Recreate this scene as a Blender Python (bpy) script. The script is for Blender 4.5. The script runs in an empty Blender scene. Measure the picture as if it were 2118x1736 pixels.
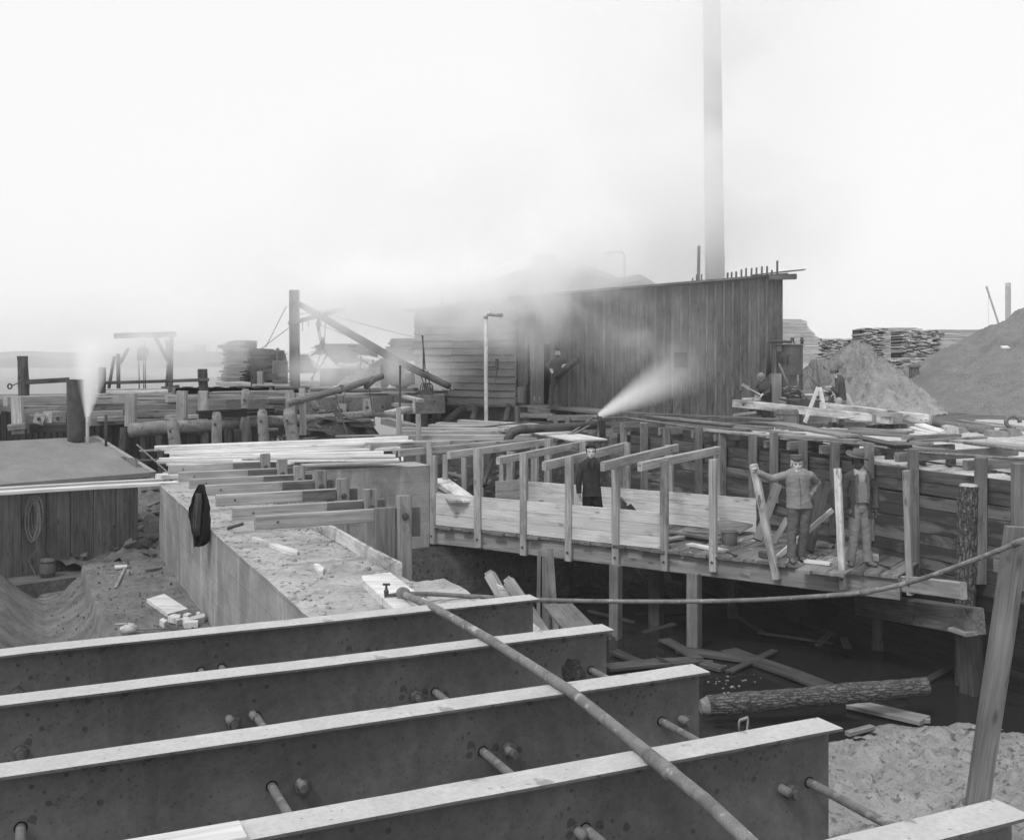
import bpy, bmesh, math, random
from mathutils import Vector, Matrix, noise
random.seed(7)
S = bpy.context.scene
# ---------------------------------------------------------------- camera, light, exposure
CAMZ = 5.0; F = 2200.0; YH = 746.0; CX = 1059.0; IW = 2118.0; IH = 1736.0
cam = bpy.data.cameras.new("camera"); co = bpy.data.objects.new("camera", cam); S.collection.objects.link(co)
co.location = (0, 0, CAMZ); co.rotation_euler = (math.radians(90), 0, 0)
cam.sensor_width = 36; cam.lens = 36 * F / IW; cam.shift_y = -(IH / 2 - YH) / IW; cam.shift_x = 0.0
cam.clip_start = 0.05; cam.clip_end = 6000
S.camera = co
W = bpy.data.worlds.new("World"); S.world = W; W.use_nodes = True
nt = W.node_tree; nt.nodes.clear()
out = nt.nodes.new("ShaderNodeOutputWorld"); bg = nt.nodes.new("ShaderNodeBackground")
sky = nt.nodes.new("ShaderNodeTexSky"); sky.sky_type = 'NISHITA'; sky.sun_disc = False
sky.sun_elevation = math.radians(52); sky.sun_rotation = math.radians(205); sky.dust_density = 4.0; sky.air_density = 1.0
bw = nt.nodes.new("ShaderNodeRGBToBW"); mx = nt.nodes.new("ShaderNodeMix"); mx.data_type = 'FLOAT'
mx.inputs[0].default_value = 0.82; mx.inputs[3].default_value = 8.4      # overcast white layer over the clear sky
nt.links.new(sky.outputs[0], bw.inputs[0]); nt.links.new(bw.outputs[0], mx.inputs[2])
bg.inputs[1].default_value = 0.1
nt.links.new(mx.outputs[0], bg.inputs[0]); nt.links.new(bg.outputs[0], out.inputs[0])
sl = bpy.data.lights.new("sun", 'SUN'); so = bpy.data.objects.new("sun", sl); S.collection.objects.link(so)
sl.energy = 1.4; sl.angle = math.radians(12); sl.color = (1, 1, 1)
sdir = Vector((-0.42, -0.55, 0.95)).normalized()      # towards the sun: behind the camera to the left, high
so.rotation_euler = (-sdir).to_track_quat('-Z', 'Y').to_euler(); so.location = (0, 0, 60)
S.view_settings.view_transform = 'Standard'; S.view_settings.look = 'None'; S.view_settings.gamma = 1
S.view_settings.exposure = 0.4; S.view_settings.use_curve_mapping = False
S.render.engine = 'CYCLES'
try:
    S.cycles.use_denoising = True; S.cycles.max_bounces = 9; S.cycles.volume_bounces = 8; S.cycles.diffuse_bounces = 3
    S.cycles.glossy_bounces = 2; S.cycles.transparent_max_bounces = 8; S.cycles.volume_step_rate = 2.0; S.cycles.volume_max_steps = 96
    S.cycles.use_adaptive_sampling = True; S.cycles.adaptive_threshold = 0.02
except Exception: pass
# ---------------------------------------------------------------- measuring from the plan of the photograph
REG = {'': (0, 0, 1 / 1.934), 'A': (0, 1150, 2.042), 'B': (800, 1100, 2.042), 'C': (1600, 900, 2.042), 'E': (2400, 900, 2.042), 'F': (3096, 1150, 2.042),
       'G': (0, 1700, 1.736), 'H': (600, 1650, 1.736), 'I': (1600, 1650, 2.042), 'J': (2500, 1600, 2.042), 'K': (3096, 1600, 2.042),
       'L': (1400, 2200, 1.736), 'M': (2300, 2200, 1.736), 'N': (3096, 2358, 1.736), 'O': (0, 2400, 1.513), 'Q': (1000, 2600, 1.513),
       'R': (2200, 1700, 4.34), 'S': (3000, 1780, 3.157), 'T': (2050, 1300, 4.34), 'U': (2900, 1350, 3.53), 'V': (1200, 1400, 3.53), 'W': (3600, 1500, 3.857), 'X': (0, 1120, .588)}
V3 = Vector
def dd(reg, x, y):
    ox, oy, s = REG[reg]
    return ((ox + x / s) / 1.934, (oy + y / s) / 1.934)
def at(reg, x, y, h=None, d=None):
    X, Y = dd(reg, x, y)
    if d is None: d = F * h / (Y - YH)
    return V3(((X - CX) / F * d, d, CAMZ - (Y - YH) / F * d))
def onp(reg, x, y, P, dr):                      # ray through the pixel met with the vertical plane through P along dr
    X, Y = dd(reg, x, y); k = (X - CX) / F
    # P.x + t dx = k (P.y + t dy)
    t = (k * P[1] - P[0]) / (dr[0] - k * dr[1]); d = P[1] + t * dr[1]
    return V3((k * d, d, CAMZ - (Y - YH) / F * d))
def pxm(reg, n, d): return n / REG[reg][2] / 1.934 * d / F
TH = math.radians(24.9)
U = V3((math.cos(TH), math.sin(TH), 0)); N_ = V3((-math.sin(TH), math.cos(TH), 0)); UP = V3((0, 0, 1))
def ab(a, b, z): return U * a + N_ * b + UP * z
# ---------------------------------------------------------------- materials (all greys: the photograph is black and white)
MATS = {}
def nodes(name):
    m = bpy.data.materials.new(name); m.use_nodes = True; t = m.node_tree; t.nodes.clear()
    o = t.nodes.new("ShaderNodeOutputMaterial"); p = t.nodes.new("ShaderNodeBsdfPrincipled"); t.links.new(p.outputs[0], o.inputs[0])
    MATS[name] = m
    return m, t, p, o
def lk(t, a, b): t.links.new(a, b)
def noi(t, vec, scale, detail=4, rough=.6, dist=0.0):
    n = t.nodes.new("ShaderNodeTexNoise"); n.inputs['Scale'].default_value = scale; n.inputs['Detail'].default_value = detail
    n.inputs['Roughness'].default_value = rough; n.inputs['Distortion'].default_value = dist
    lk(t, vec, n.inputs['Vector']); return n.outputs[0]
def mapr(t, v, a, b, c, d):
    n = t.nodes.new("ShaderNodeMapRange"); n.inputs[1].default_value = a; n.inputs[2].default_value = b; n.inputs[3].default_value = c; n.inputs[4].default_value = d
    lk(t, v, n.inputs[0]); return n.outputs[0]
def mth(t, op, a, b):
    n = t.nodes.new("ShaderNodeMath"); n.operation = op
    for i, x in enumerate((a, b)):
        if isinstance(x, (int, float)): n.inputs[i].default_value = x
        else: lk(t, x, n.inputs[i])
    return n.outputs[0]
def mapv(t, v, sc):
    n = t.nodes.new("ShaderNodeMapping"); n.inputs['Scale'].default_value = sc; lk(t, v, n.inputs[0]); return n.outputs[0]
def bump(t, p, h, st, dist=.01):
    b = t.nodes.new("ShaderNodeBump"); b.inputs['Strength'].default_value = st; b.inputs['Distance'].default_value = dist
    lk(t, h, b.inputs['Height']); lk(t, b.outputs[0], p.inputs['Normal'])
def attr(t, n):
    a = t.nodes.new("ShaderNodeAttribute"); a.attribute_name = n; return a
def wood(name, base, rough=.8, contrast=.5, stain=.35, knots=True, bs=.35):
    m, t, p, o = nodes(name); g = attr(t, 'gc').outputs['Vector']; tone = attr(t, 'tone').outputs['Fac']
    g1 = noi(t, mapv(t, g, (.7, 22, 22)), 1.0, 6, .65, .3); g2 = noi(t, mapv(t, g, (1.1, 2.6, 2.6)), 1.0, 4, .6); g3 = noi(t, mapv(t, g, (3, 90, 90)), 1.0, 2, .6)
    v = mapr(t, g1, .3, .7, 1 - contrast, 1 + contrast * .6); v = mth(t, 'MULTIPLY', v, mapr(t, g2, .3, .7, 1 - stain, 1 + stain * .6))
    v = mth(t, 'MULTIPLY', v, mapr(t, g3, .3, .7, .86, 1.1))
    if knots:
        k = t.nodes.new("ShaderNodeTexVoronoi"); k.inputs['Scale'].default_value = 1; lk(t, mapv(t, g, (1.7, 5, 5)), k.inputs['Vector'])
        v = mth(t, 'MULTIPLY', v, mapr(t, k.outputs['Distance'], .05, .16, .45, 1))
    st_ = noi(t, mapv(t, g, (1.3, 4.5, 4.5)), 1.0, 5, .65, 1.2); v = mth(t, 'MULTIPLY', v, mapr(t, st_, .56, .66, 1, 1 - stain * 1.1)); cr = noi(t, mapv(t, g, (.8, 55, 55)), 1.0, 2, .5, .6); v = mth(t, 'MULTIPLY', v, mapr(t, cr, .66, .70, 1, .5))
    v = mth(t, 'MULTIPLY', v, tone); v = mth(t, 'MULTIPLY', v, base)
    lk(t, v, p.inputs['Base Color']); p.inputs['Roughness'].default_value = rough; p.inputs['Specular IOR Level'].default_value = .25
    bump(t, p, g1, bs, .006)
    return m
def rocky(name, base, s=3., contrast=.4, fine=.25, bs=.4, bd=.02, rough=.9, spec=.2, spots=None, streak=None, courses=None, pits=None):
    """stone, mud, sand, rust: patches + fine grain; spots=(scale, threshold, factor); streak=(scale, factor); courses=(pitch, factor)"""
    m, t, p, o = nodes(name); tc = t.nodes.new("ShaderNodeTexCoord"); g = tc.outputs['Object']
    a = noi(t, g, s, 6, .62, .4); b = noi(t, g, s * 14, 5, .7)
    v = mapr(t, a, .32, .68, 1 - contrast, 1 + contrast * .6); v = mth(t, 'MULTIPLY', v, mapr(t, b, .3, .7, 1 - fine, 1 + fine * .7))
    if spots:
        for sc, th, fac in (spots if isinstance(spots, list) else [spots]):
            n = noi(t, g, sc, 2, .45); v = mth(t, 'MULTIPLY', v, mapr(t, n, th, th + .04, 1, fac))
    for sc, rad, fac in (pits or []):
        vo = t.nodes.new("ShaderNodeTexVoronoi"); vo.inputs['Scale'].default_value = sc; vo.inputs['Randomness'].default_value = 1.0; lk(t, g, vo.inputs['Vector']); sx_ = t.nodes.new("ShaderNodeSeparateXYZ"); lk(t, vo.outputs['Color'], sx_.inputs[0])
        lim = mth(t, 'MULTIPLY', mth(t, 'POWER', sx_.outputs[0], 1.5), mapr(t, noi(t, mapv(t, g, (1, 1, 2.2)), 1.6, 2, .5), .42, .6, .25, 1)); d_ = mth(t, 'SUBTRACT', vo.outputs['Distance'], mth(t, 'MULTIPLY', lim, rad)); v = mth(t, 'MULTIPLY', v, mapr(t, d_, -.03, .05, fac, 1))
    if streak:
        n = noi(t, mapv(t, g, (streak[0], streak[0], streak[0] * .12)), 1, 5, .7); v = mth(t, 'MULTIPLY', v, mapr(t, n, .52, .72, 1, streak[1]))
    hgt = mth(t, 'ADD', b, mth(t, 'MULTIPLY', a, 2.0))
    if courses:
        sp = t.nodes.new("ShaderNodeSeparateXYZ"); lk(t, g, sp.inputs[0])
        zz = mth(t, 'ADD', mth(t, 'DIVIDE', sp.outputs[2], courses[0]), mth(t, 'MULTIPLY', a, .06))
        fr = mth(t, 'FRACT', zz, 0); ed = mth(t, 'ABSOLUTE', mth(t, 'SUBTRACT', fr, .5), 0)
        ln = mapr(t, ed, .462, .495, 1, courses[1]); v = mth(t, 'MULTIPLY', v, ln)
        fl = mth(t, 'FLOOR', zz, 0); wn = t.nodes.new("ShaderNodeTexWhiteNoise"); wn.noise_dimensions = '1D'; lk(t, fl, wn.inputs['W'])
        v = mth(t, 'MULTIPLY', v, mapr(t, wn.outputs[0], 0, 1, .86, 1.1))
    tone = attr(t, 'tone').outputs['Fac']; v = mth(t, 'MULTIPLY', v, tone)
    v = mth(t, 'MULTIPLY', v, base); lk(t, v, p.inputs['Base Color']); p.inputs['Roughness'].default_value = rough; p.inputs['Specular IOR Level'].default_value = spec
    bump(t, p, hgt, bs, bd)
    return m
def cloth(name, base, rough=.95):
    m, t, p, o = nodes(name); g = t.nodes.new("ShaderNodeTexCoord").outputs['Object']
    a = noi(t, g, 7, 5, .6, .6); b = noi(t, g, 60, 3, .6)
    v = mth(t, 'MULTIPLY', mapr(t, a, .3, .7, .8, 1.18), mapr(t, b, .3, .7, .85, 1.1)); v = mth(t, 'MULTIPLY', v, base)
    lk(t, v, p.inputs['Base Color']); p.inputs['Roughness'].default_value = rough; p.inputs['Specular IOR Level'].default_value = .1
    bump(t, p, mth(t, 'ADD', a, mth(t, 'MULTIPLY', noi(t, mapv(t, g, (22, 22, 9)), 1, 3, .6, 1.0), .8)), .5, .012); return m
wood('fresh_wood', .58, contrast=.22, stain=.2, bs=.2); wood('pale_wood', .62, contrast=.22, stain=.22, bs=.2)
wood('mid_wood', .34, contrast=.35, stain=.3); wood('grey_wood', .27, contrast=.4, stain=.35); wood('weathered_wood', .18, contrast=.4, stain=.35)
wood('dark_wood', .085, contrast=.5, stain=.5); wood('wet_shade_wood', .028, rough=.5, contrast=.5, stain=.6)  # near-black wet wood, also painted-in shade at the wall foot and behind the log
wood('limed_wood', .5, contrast=.25, stain=.75, bs=.5); wood('shed_wood', .15, contrast=.35, stain=.4, knots=False)
wood('clap_wood', .22, contrast=.25, stain=.3, knots=False)
# wet plank wall: dark with paler dry patches
def wetplank():
    m, t, p, o = nodes('wet_planks'); g = attr(t, 'gc').outputs['Vector']; tone = attr(t, 'tone').outputs['Fac']
    g1 = noi(t, mapv(t, g, (.8, 20, 20)), 1.0, 6, .65, .3); g2 = noi(t, mapv(t, g, (.9, 3.2, 3.2)), 1.0, 4, .55, .8)
    v = mth(t, 'MULTIPLY', mapr(t, g1, .3, .7, .7, 1.25), mapr(t, g2, .49, .60, .04, .145)); v = mth(t, 'MULTIPLY', v, tone)
    lk(t, v, p.inputs['Base Color']); p.inputs['Roughness'].default_value = .7; bump(t, p, g1, .4, .006); return m
wetplank()
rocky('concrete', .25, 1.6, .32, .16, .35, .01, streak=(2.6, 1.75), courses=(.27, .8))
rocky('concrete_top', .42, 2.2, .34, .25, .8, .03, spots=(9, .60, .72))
rocky('rough_concrete', .14, 2.2, .5, .3, 1.0, .04, courses=(.3, .75), spots=(12, .62, .5))
rocky('slab_concrete', .175, 2.5, .4, .25, .7, .03, spots=(14, .62, .7))
rocky('mud', .28, 2.2, .3, .22, .8, .03, rough=.5, spec=.5, spots=[(9, .61, .45), (22, .64, .5)])
rocky('earth', .085, 4, .5, .4, 1.0, .05, spots=(16, .62, 2.2))
rocky('yard_earth', .13, 1.2, .4, .3, .9, .05, spots=(8, .6, 1.7))
rocky('pale_sand', .50, 1.6, .25, .25, .8, .03, spots=(11, .62, .7))
rocky('sand', .25, 1.3, .2, .35, 1.0, .08, spots=(16, .62, .7)); rocky('light_sand', .48, 1.8, .26, .3, 1.0, .08, spots=[(3.2, .6, .75), (13, .62, .75)])
rocky('hazed_iron', .40, 1.2, .12, .1, .1, .004, rough=.7, spec=.3, streak=(3, .9)); rocky('web_steel', .12, 1.3, .34, .22, .35, .004, rough=.62, spec=.35, spots=[(60, .64, .75), (6, .70, 1.3), (3.5, .64, 1.3)], pits=[(16, .42, .55), (34, .40, .62)], streak=(5, .82))  # far stack and masts: haze painted into the colour as a paler grey
rocky('flange_dust', .44, 3.0, .12, .16, .25, .004, rough=.75, spec=.3, spots=[(7, .70, .62), (26, .69, .6)])
rocky('rusty_pipe', .17, 9, .4, .3, .4, .004, rough=.65, spec=.35, spots=(14, .63, 1.7)); rocky('iron', .06, 8, .4, .3, .4, .004, rough=.55, spec=.4)
rocky('boiler_iron', .095, 2.5, .35, .2, .3, .005, rough=.6, spec=.35, streak=(4, 1.35)); rocky('galvanized', .48, 6, .3, .2, .2, .003, rough=.5, spec=.5)
rocky('pale_log', .24, 5, .35, .3, .6, .02, spots=(8, .62, .6))
rocky('roof_felt', .20, 1.6, .2, .12, .2, .006); rocky('far_shore', .12, .02, .3, .2, .0, .1); rocky('rope', .22, 30, .3, .3, .5, .01)
rocky('hemp_pale', .5, 20, .3, .3, .5, .01); rocky('far_building', .11, .3, .2, .1, .0, .1); rocky('horse_coat', .42, 3, .25, .1, .1, .01)
rocky('leather', .05, 9, .3, .2, .3, .01, rough=.5, spec=.4); rocky('dusty_leather', .13, 9, .3, .2, .3, .01)
rocky('skin_pale', .48, 14, .12, .08, .2, .003, rough=.6, spec=.3); rocky('skin_dark', .055, 14, .15, .08, .2, .003, rough=.5, spec=.4)
rocky('hair_dark', .025, 30, .4, .4, .6, .01); rocky('hair_grey', .45, 30, .3, .3, .6, .01); rocky('black_hole', .012, 3, .2, .2, .1, .01)
cloth('navy_cloth', .045); cloth('grey_cloth', .24); cloth('denim', .22); cloth('shirt_cloth', .34); cloth('jacket_cloth', .07); cloth('black_cloth', .022)
cloth('hat_cloth', .12); cloth('vest_cloth', .12)
def barkm():
    m, t, p, o = nodes('bark'); g = attr(t, 'gc').outputs['Vector']
    vo = t.nodes.new("ShaderNodeTexVoronoi"); vo.feature = 'DISTANCE_TO_EDGE'; vo.inputs['Scale'].default_value = 1
    w = t.nodes.new("ShaderNodeVectorMath"); w.operation = 'ADD'; lk(t, mapv(t, g, (4.5, 24, 24)), w.inputs[0]); nn = t.nodes.new("ShaderNodeTexNoise"); nn.inputs['Scale'].default_value = 9; lk(t, g, nn.inputs['Vector']); lk(t, nn.outputs['Color'], w.inputs[1]); lk(t, w.outputs[0], vo.inputs['Vector'])
    n = noi(t, g, 26, 5, .7); k = mapr(t, vo.outputs['Distance'], .0, .2, .3, 1.0); v = mth(t, 'MULTIPLY', mth(t, 'MULTIPLY', k, mapr(t, n, .35, .65, .35, 1.6)), .125)
    lk(t, v, p.inputs['Base Color']); p.inputs['Roughness'].default_value = .9; bump(t, p, mth(t, 'ADD', k, n), .9, .03)
barkm()
def water(name, col, rough, sc, st):
    m, t, p, o = nodes(name); g = t.nodes.new("ShaderNodeTexCoord").outputs['Object']
    p.inputs['Base Color'].default_value = (col, col, col, 1); p.inputs['Roughness'].default_value = rough; p.inputs['IOR'].default_value = 1.33
    bump(t, p, noi(t, mapv(t, g, (1, 1.6, 1)), sc, 3, .6, .5), st, .05)
water('pit_water_mat', .018, .12, 1.3, .25); water('river_mat', .10, .28, .35, .3)
# ---------------------------------------------------------------- mesh building
class MB:
    def __init__(s): s.v = []; s.f = []; s.g = []; s.t = []; s.mi = []
    def add(s, vs, fs, gs, tone=1.0, mi=0):
        b = len(s.v); s.v += [V3(v) for v in vs]; s.g += gs; s.t += [tone] * len(vs); s.f += [tuple(b + i for i in f) for f in fs]; s.mi += [mi] * len(fs)
    def bar(s, p0, p1, w, h, side=None, warp=.0, seg=None, tone=None, ch=None, taper=(1, 1), mi=0):
        """squared timber along p0-p1; w across (side), h the other way"""
        p0, p1 = V3(p0), V3(p1); L = (p1 - p0).length; x = (p1 - p0).normalized()
        if side is None:
            y = x.cross(UP)
            if y.length < 1e-3: y = V3((1, 0, 0))
        else: y = V3(side) - x * V3(side).dot(x)
        y.normalize(); z = x.cross(y)
        if ch is None: ch = min(.012, .12 * min(w, h))
        n = seg or max(1, min(10, int(L / .6)))
        if tone is None: tone = random.uniform(.82, 1.16)
        prof = [(-w / 2 + ch, -h / 2), (w / 2 - ch, -h / 2), (w / 2, -h / 2 + ch), (w / 2, h / 2 - ch), (w / 2 - ch, h / 2), (-w / 2 + ch, h / 2), (-w / 2, h / 2 - ch), (-w / 2, -h / 2 + ch)]
        ro = V3((random.uniform(0, 50), random.uniform(0, 50), random.uniform(0, 50))); vs = []; gs = []; fs = []
        o1 = random.uniform(0, 99)
        for i in range(n + 1):
            t = i / n; c = p0.lerp(p1, t); k = taper[0] + (taper[1] - taper[0]) * t
            if warp: c = c + y * (noise.noise((t * 2.2, o1, 0)) * warp) + z * (noise.noise((t * 2.2, 5, o1)) * warp)
            for a, b in prof:
                sk = 0.0
                if i in (0, n): sk = (noise.noise((a * 9 + o1, b * 9, i)) * .012)
                vs.append(c + y * a * k + z * b * k + x * sk); gs.append(ro + V3((t * L, a, b)))
        for i in range(n):
            for j in range(8): a = i * 8 + j; b = i * 8 + (j + 1) % 8; fs.append((a, b, b + 8, a + 8))
        fs.append(tuple(range(7, -1, -1))); fs.append(tuple(n * 8 + j for j in range(8)))
        s.add(vs, fs, gs, tone, mi)
    def box(s, lo, hi, tone=1.0, R=None, mi=0):
        vs = [V3((x, y, z)) for x in (lo[0], hi[0]) for y in (lo[1], hi[1]) for z in (lo[2], hi[2])]
        gs = [v.copy() for v in vs]
        if R is not None: vs = [R @ v for v in vs]
        s.add(vs, [(0, 1, 3, 2), (4, 6, 7, 5), (0, 4, 5, 1), (2, 3, 7, 6), (0, 2, 6, 4), (1, 5, 7, 3)], gs, tone, mi)
    def prism(s, pts, z0, z1, tone=1.0, mi=0):
        n = len(pts); vs = [V3((p[0], p[1], z0)) for p in pts] + [V3((p[0], p[1], z1)) for p in pts]
        fs = [tuple(range(n - 1, -1, -1)), tuple(range(n, 2 * n))] + [(i, (i + 1) % n, n + (i + 1) % n, n + i) for i in range(n)]
        s.add(vs, fs, [v.copy() for v in vs], tone, mi)
    def loft(s, A, B, tone=1.0):                # two outlines of equal length joined into a solid
        n = len(A); vs = [V3(p) for p in A] + [V3(p) for p in B]
        fs = [tuple(range(n - 1, -1, -1)), tuple(range(n, 2 * n))] + [(i, (i + 1) % n, n + (i + 1) % n, n + i) for i in range(n)]
        s.add(vs, fs, [v.copy() for v in vs], tone)
    def tube(s, pts, r, n=12, rough=0.0, cap=True, tone=1.0, fr=6.0):
        pts = [V3(p) for p in pts]; m = len(pts); rs = r if isinstance(r, (list, tuple)) else [r] * m
        vs = []; gs = []; fs = []; L = 0; pf = None; o1 = random.uniform(0, 99)
        for i, p in enumerate(pts):
            x = (pts[min(i + 1, m - 1)] - pts[max(i - 1, 0)]).normalized()
            if pf is None:
                y = x.cross(UP)
                if y.length < 1e-3: y = V3((1, 0, 0))
            else: y = pf - x * pf.dot(x)
            y.normalize(); pf = y; z = x.cross(y)
            if i: L += (p - pts[i - 1]).length
            for j in range(n):
                a = 2 * math.pi * j / n; d = y * math.cos(a) + z * math.sin(a)
                rr = rs[i] * (1 + rough * noise.noise((d.x * 2 + o1, d.y * 2 + L * fr * .3, d.z * 2 + L * fr)))
                vs.append(p + d * rr); gs.append(V3((L + o1, math.cos(a) * rs[i], math.sin(a) * rs[i])))
        for i in range(m - 1):
            for j in range(n): a = i * n + j; b = i * n + (j + 1) % n; fs.append((a, b, b + n, a + n))
        if cap: fs.append(tuple(range(n - 1, -1, -1))); fs.append(tuple((m - 1) * n + j for j in range(n)))
        s.add(vs, fs, gs, tone)
    def build(s, name, mat, parent=None, origin=None, smooth=False, bevel=0):
        if origin is None and parent is not None: origin = V3(parent['o'])
        if origin is None:
            lo = [min(v[i] for v in s.v) for i in range(3)]; hi = [max(v[i] for v in s.v) for i in range(3)]
            origin = V3(((lo[0] + hi[0]) / 2, (lo[1] + hi[1]) / 2, lo[2]))
        me = bpy.data.meshes.new(name); me.from_pydata([tuple(v - origin) for v in s.v], [], s.f)
        at_ = me.attributes.new('gc', 'FLOAT_VECTOR', 'POINT'); at_.data.foreach_set('vector', [c for g in s.g for c in g])
        at2 = me.attributes.new('tone', 'FLOAT', 'POINT'); at2.data.foreach_set('value', s.t)
        for mm in (mat if isinstance(mat, (list, tuple)) else [mat]): me.materials.append(MATS[mm])
        if any(s.mi): me.polygons.foreach_set('material_index', s.mi)
        if smooth: me.polygons.foreach_set('use_smooth', [True] * len(me.polygons))
        me.update(); bm = bmesh.new(); bm.from_mesh(me); bmesh.ops.recalc_face_normals(bm, faces=bm.faces); bm.to_mesh(me); bm.free()
        o = bpy.data.objects.new(name, me); S.collection.objects.link(o)
        o['o'] = list(origin)
        if parent is None: o.location = origin
        else: o.parent = parent; o.location = origin - V3(parent['o'])
        return o
USED = {}
def tag(o, label, cat, group=None, kind=None):
    if label: o['label'] = label
    if cat: o['category'] = cat
    if group: o['group'] = group
    if kind: o['kind'] = kind
    return o
def thing(name, label, cat, loc, group=None, kind=None):
    loc = V3(loc); o = bpy.data.objects.new(name, None); S.collection.objects.link(o); o.location = loc; o['o'] = list(loc); o.empty_display_size = .2
    return tag(o, label, cat, group, kind)
def struct(o): o['kind'] = 'structure'; return o
# long board measured by the top edge of its near face
def bd(mb, reg, x0, y0, x1, y1, hp, d0=None, d1=None, w=.2, h=None, warp=.01, tone=None, t=None, dn=0.0):
    if h is not None: h0 = h1 = h
    P = at(reg, x0, y0, d=d0) if d0 else at(reg, x0, y0, h=h0); Q = at(reg, x1, y1, d=d1) if d1 else at(reg, x1, y1, h=h1)
    th = t if t else pxm(reg, hp, P.y); x = (Q - P).normalized(); b = x.cross(UP).normalized()
    if b.y < 0: b = -b
    c = b * (w / 2) - UP * (th / 2) - UP * dn
    mb.bar(P + c, Q + c, w, th, side=b, warp=warp, tone=tone)
    return P, Q, th
def board(name, label, cat, mat, reg, x0, y0, x1, y1, hp, group=None, **k):
    mb = MB(); bd(mb, reg, x0, y0, x1, y1, hp, **k); return tag(mb.build(name, mat), label, cat, group)
# upright timber by centre line, width in zoom pixels
def up(mb, reg, xt, yt, xb, yb, wp, d, dep=None, db=None, side=None, tone=None, ext=0.0, warp=.008, w=None):
    P = at(reg, xt, yt, d=d); Q = at(reg, xb, yb, d=db or d); w = w or pxm(reg, wp, d); dep = dep or w
    x = (Q - P).normalized(); Q = Q + x * ext; s = V3(side) if side is not None else V3((1, 0, 0)); s = (s - x * s.dot(x)).normalized()
    back = x.cross(s);  back = back if back.y > 0 else -back
    mb.bar(P + back * dep / 2, Q + back * dep / 2, w, dep, side=s, tone=tone, warp=warp)
    return P, Q
def nut(mb, c, axis, r=.03, t=.03, bolt=.018, bl=.03):
    a = V3(axis).normalized(); s = a.cross(UP).normalized(); u2 = s.cross(a)
    ring = lambda k, rr, n=6: [c + a * k + (s * math.cos(i * 2 * math.pi / n + .4) + u2 * math.sin(i * 2 * math.pi / n + .4)) * rr for i in range(n)]
    mb.loft(ring(0, r * 1.08, 12), ring(.004, r * 1.08, 12)); mb.loft(ring(.004, r), ring(t * .8, r)); mb.loft(ring(t * .8, r), ring(t, r * .9)); mb.loft(ring(t, bolt, 10), ring(t + bl, bolt, 10))
def terrain(name, mat, fn, x0, x1, y0, y1, nx, ny, keep=None, tonef=None):
    mb = MB(); idx = {}; vs = []; fs = []
    for i in range(nx + 1):
        for j in range(ny + 1):
            x = x0 + (x1 - x0) * i / nx; y = y0 + (y1 - y0) * j / ny; p = fn(x, y); vs.append(p if isinstance(p, Vector) else V3((x, y, p)))
    for i in range(nx):
        for j in range(ny):
            a = i * (ny + 1) + j
            if keep is None or keep(vs[a]): fs.append((a, a + ny + 1, a + ny + 2, a + 1))
    mb.add(vs, fs, [v.copy() for v in vs])
    return mb.build(name, mat, smooth=True)
def fbm(x, y, z=0., o=4): return noise.fractal((x, y, z), .6, 2.0, o)
# ================================================================ ground, water, sky-line
WL = CAMZ - 3.9; PW = CAMZ - 4.95           # river level, pumped-out pit level
Wp = V3((2.72, 26.0, 0)); Wd = V3((.43, -.9, 0)).normalized(); Wn = V3((-Wd.y, Wd.x, 0))  # line of the plank wall (towards the camera) and its back side
if Wn.x < 0: Wn = -Wn
def quad(name, mat, pts, kind='structure', z=None):
    mb = MB(); vs = [V3((p[0], p[1], z if z is not None else p[2])) for p in pts]; mb.add(vs, [tuple(range(len(vs)))], [v.copy() for v in vs]); o = mb.build(name, mat); o['kind'] = kind; return o
quad('river', 'river_mat', [(-4.6, 6, 0), (-60, 2, 0), (-4000, 300, 0), (-4000, 4500, 0), (4000, 4500, 0), (900, 400, 0), (-2, 70, 0), (-6.0, 27, 0), (-5.2, 16, 0)], z=WL)
quad('pit_water', 'pit_water_mat', [(-3.5, 1, 0), (13, 1, 0), (13, 14, 0), (9, 28, 0), (-1.2, 28, 0), (-2.5, 22, 0), (-2.2, 12, 0)], z=PW)
# far shore of the river: low banks that fade into the air
mb = MB()
for k in range(2):
    prof = []; n = 90
    for i in range(n):
        x = -760 + 1300 * i / (n - 1); hh = 4 + 4 * abs(fbm(x * .006, k * 9.3)) + (6 if k else 0) + 2.5 * abs(fbm(x * .05, 3))
        prof.append((x, hh))
    y0 = 600 + k * 260
    for i in range(n - 1):
        (xa, ha), (xb, hb) = prof[i], prof[i + 1]
        mb.add([V3((xa, y0, WL)), V3((xb, y0, WL)), V3((xb, y0 + 40, WL + hb)), V3((xa, y0 + 40, WL + ha)), V3((xa, y0 + 200, WL)), V3((xb, y0 + 200, WL))], [(0, 1, 2, 3), (3, 2, 5, 4)], [V3((xa, 0, 0))] * 6)
struct(mb.build('far_shore', 'far_shore'))
for i, (x0, x1, yb, yt, dz, lab) in enumerate([(356, 440, 757, 729, 620, 'long low factory with a square block on its roof, hazy across the river'), (300, 352, 757, 741, 640, 'pale low shed left of the hazy factory across the river')]):
    P = at('', x0, yb, d=dz); Q = at('', x1, yt, d=dz); t = thing('far_building', lab, 'building', (P.x, P.y, P.z))
    mb = MB(); mb.box((P.x, dz, P.z), (Q.x, dz + 30, Q.z)); mb.build('wall', 'far_building', t)
    mb = MB(); mb.box((P.x - 1, dz - 1, Q.z), (Q.x + 1, dz + 31, Q.z + .8)); mb.build('roof', 'far_building', t)
    if i == 0:
        mb = MB(); mb.box((P.x + 11, dz + 4, Q.z), (P.x + 17, dz + 10, Q.z + 5)); mb.build('roof_block', 'far_building', t)
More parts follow.
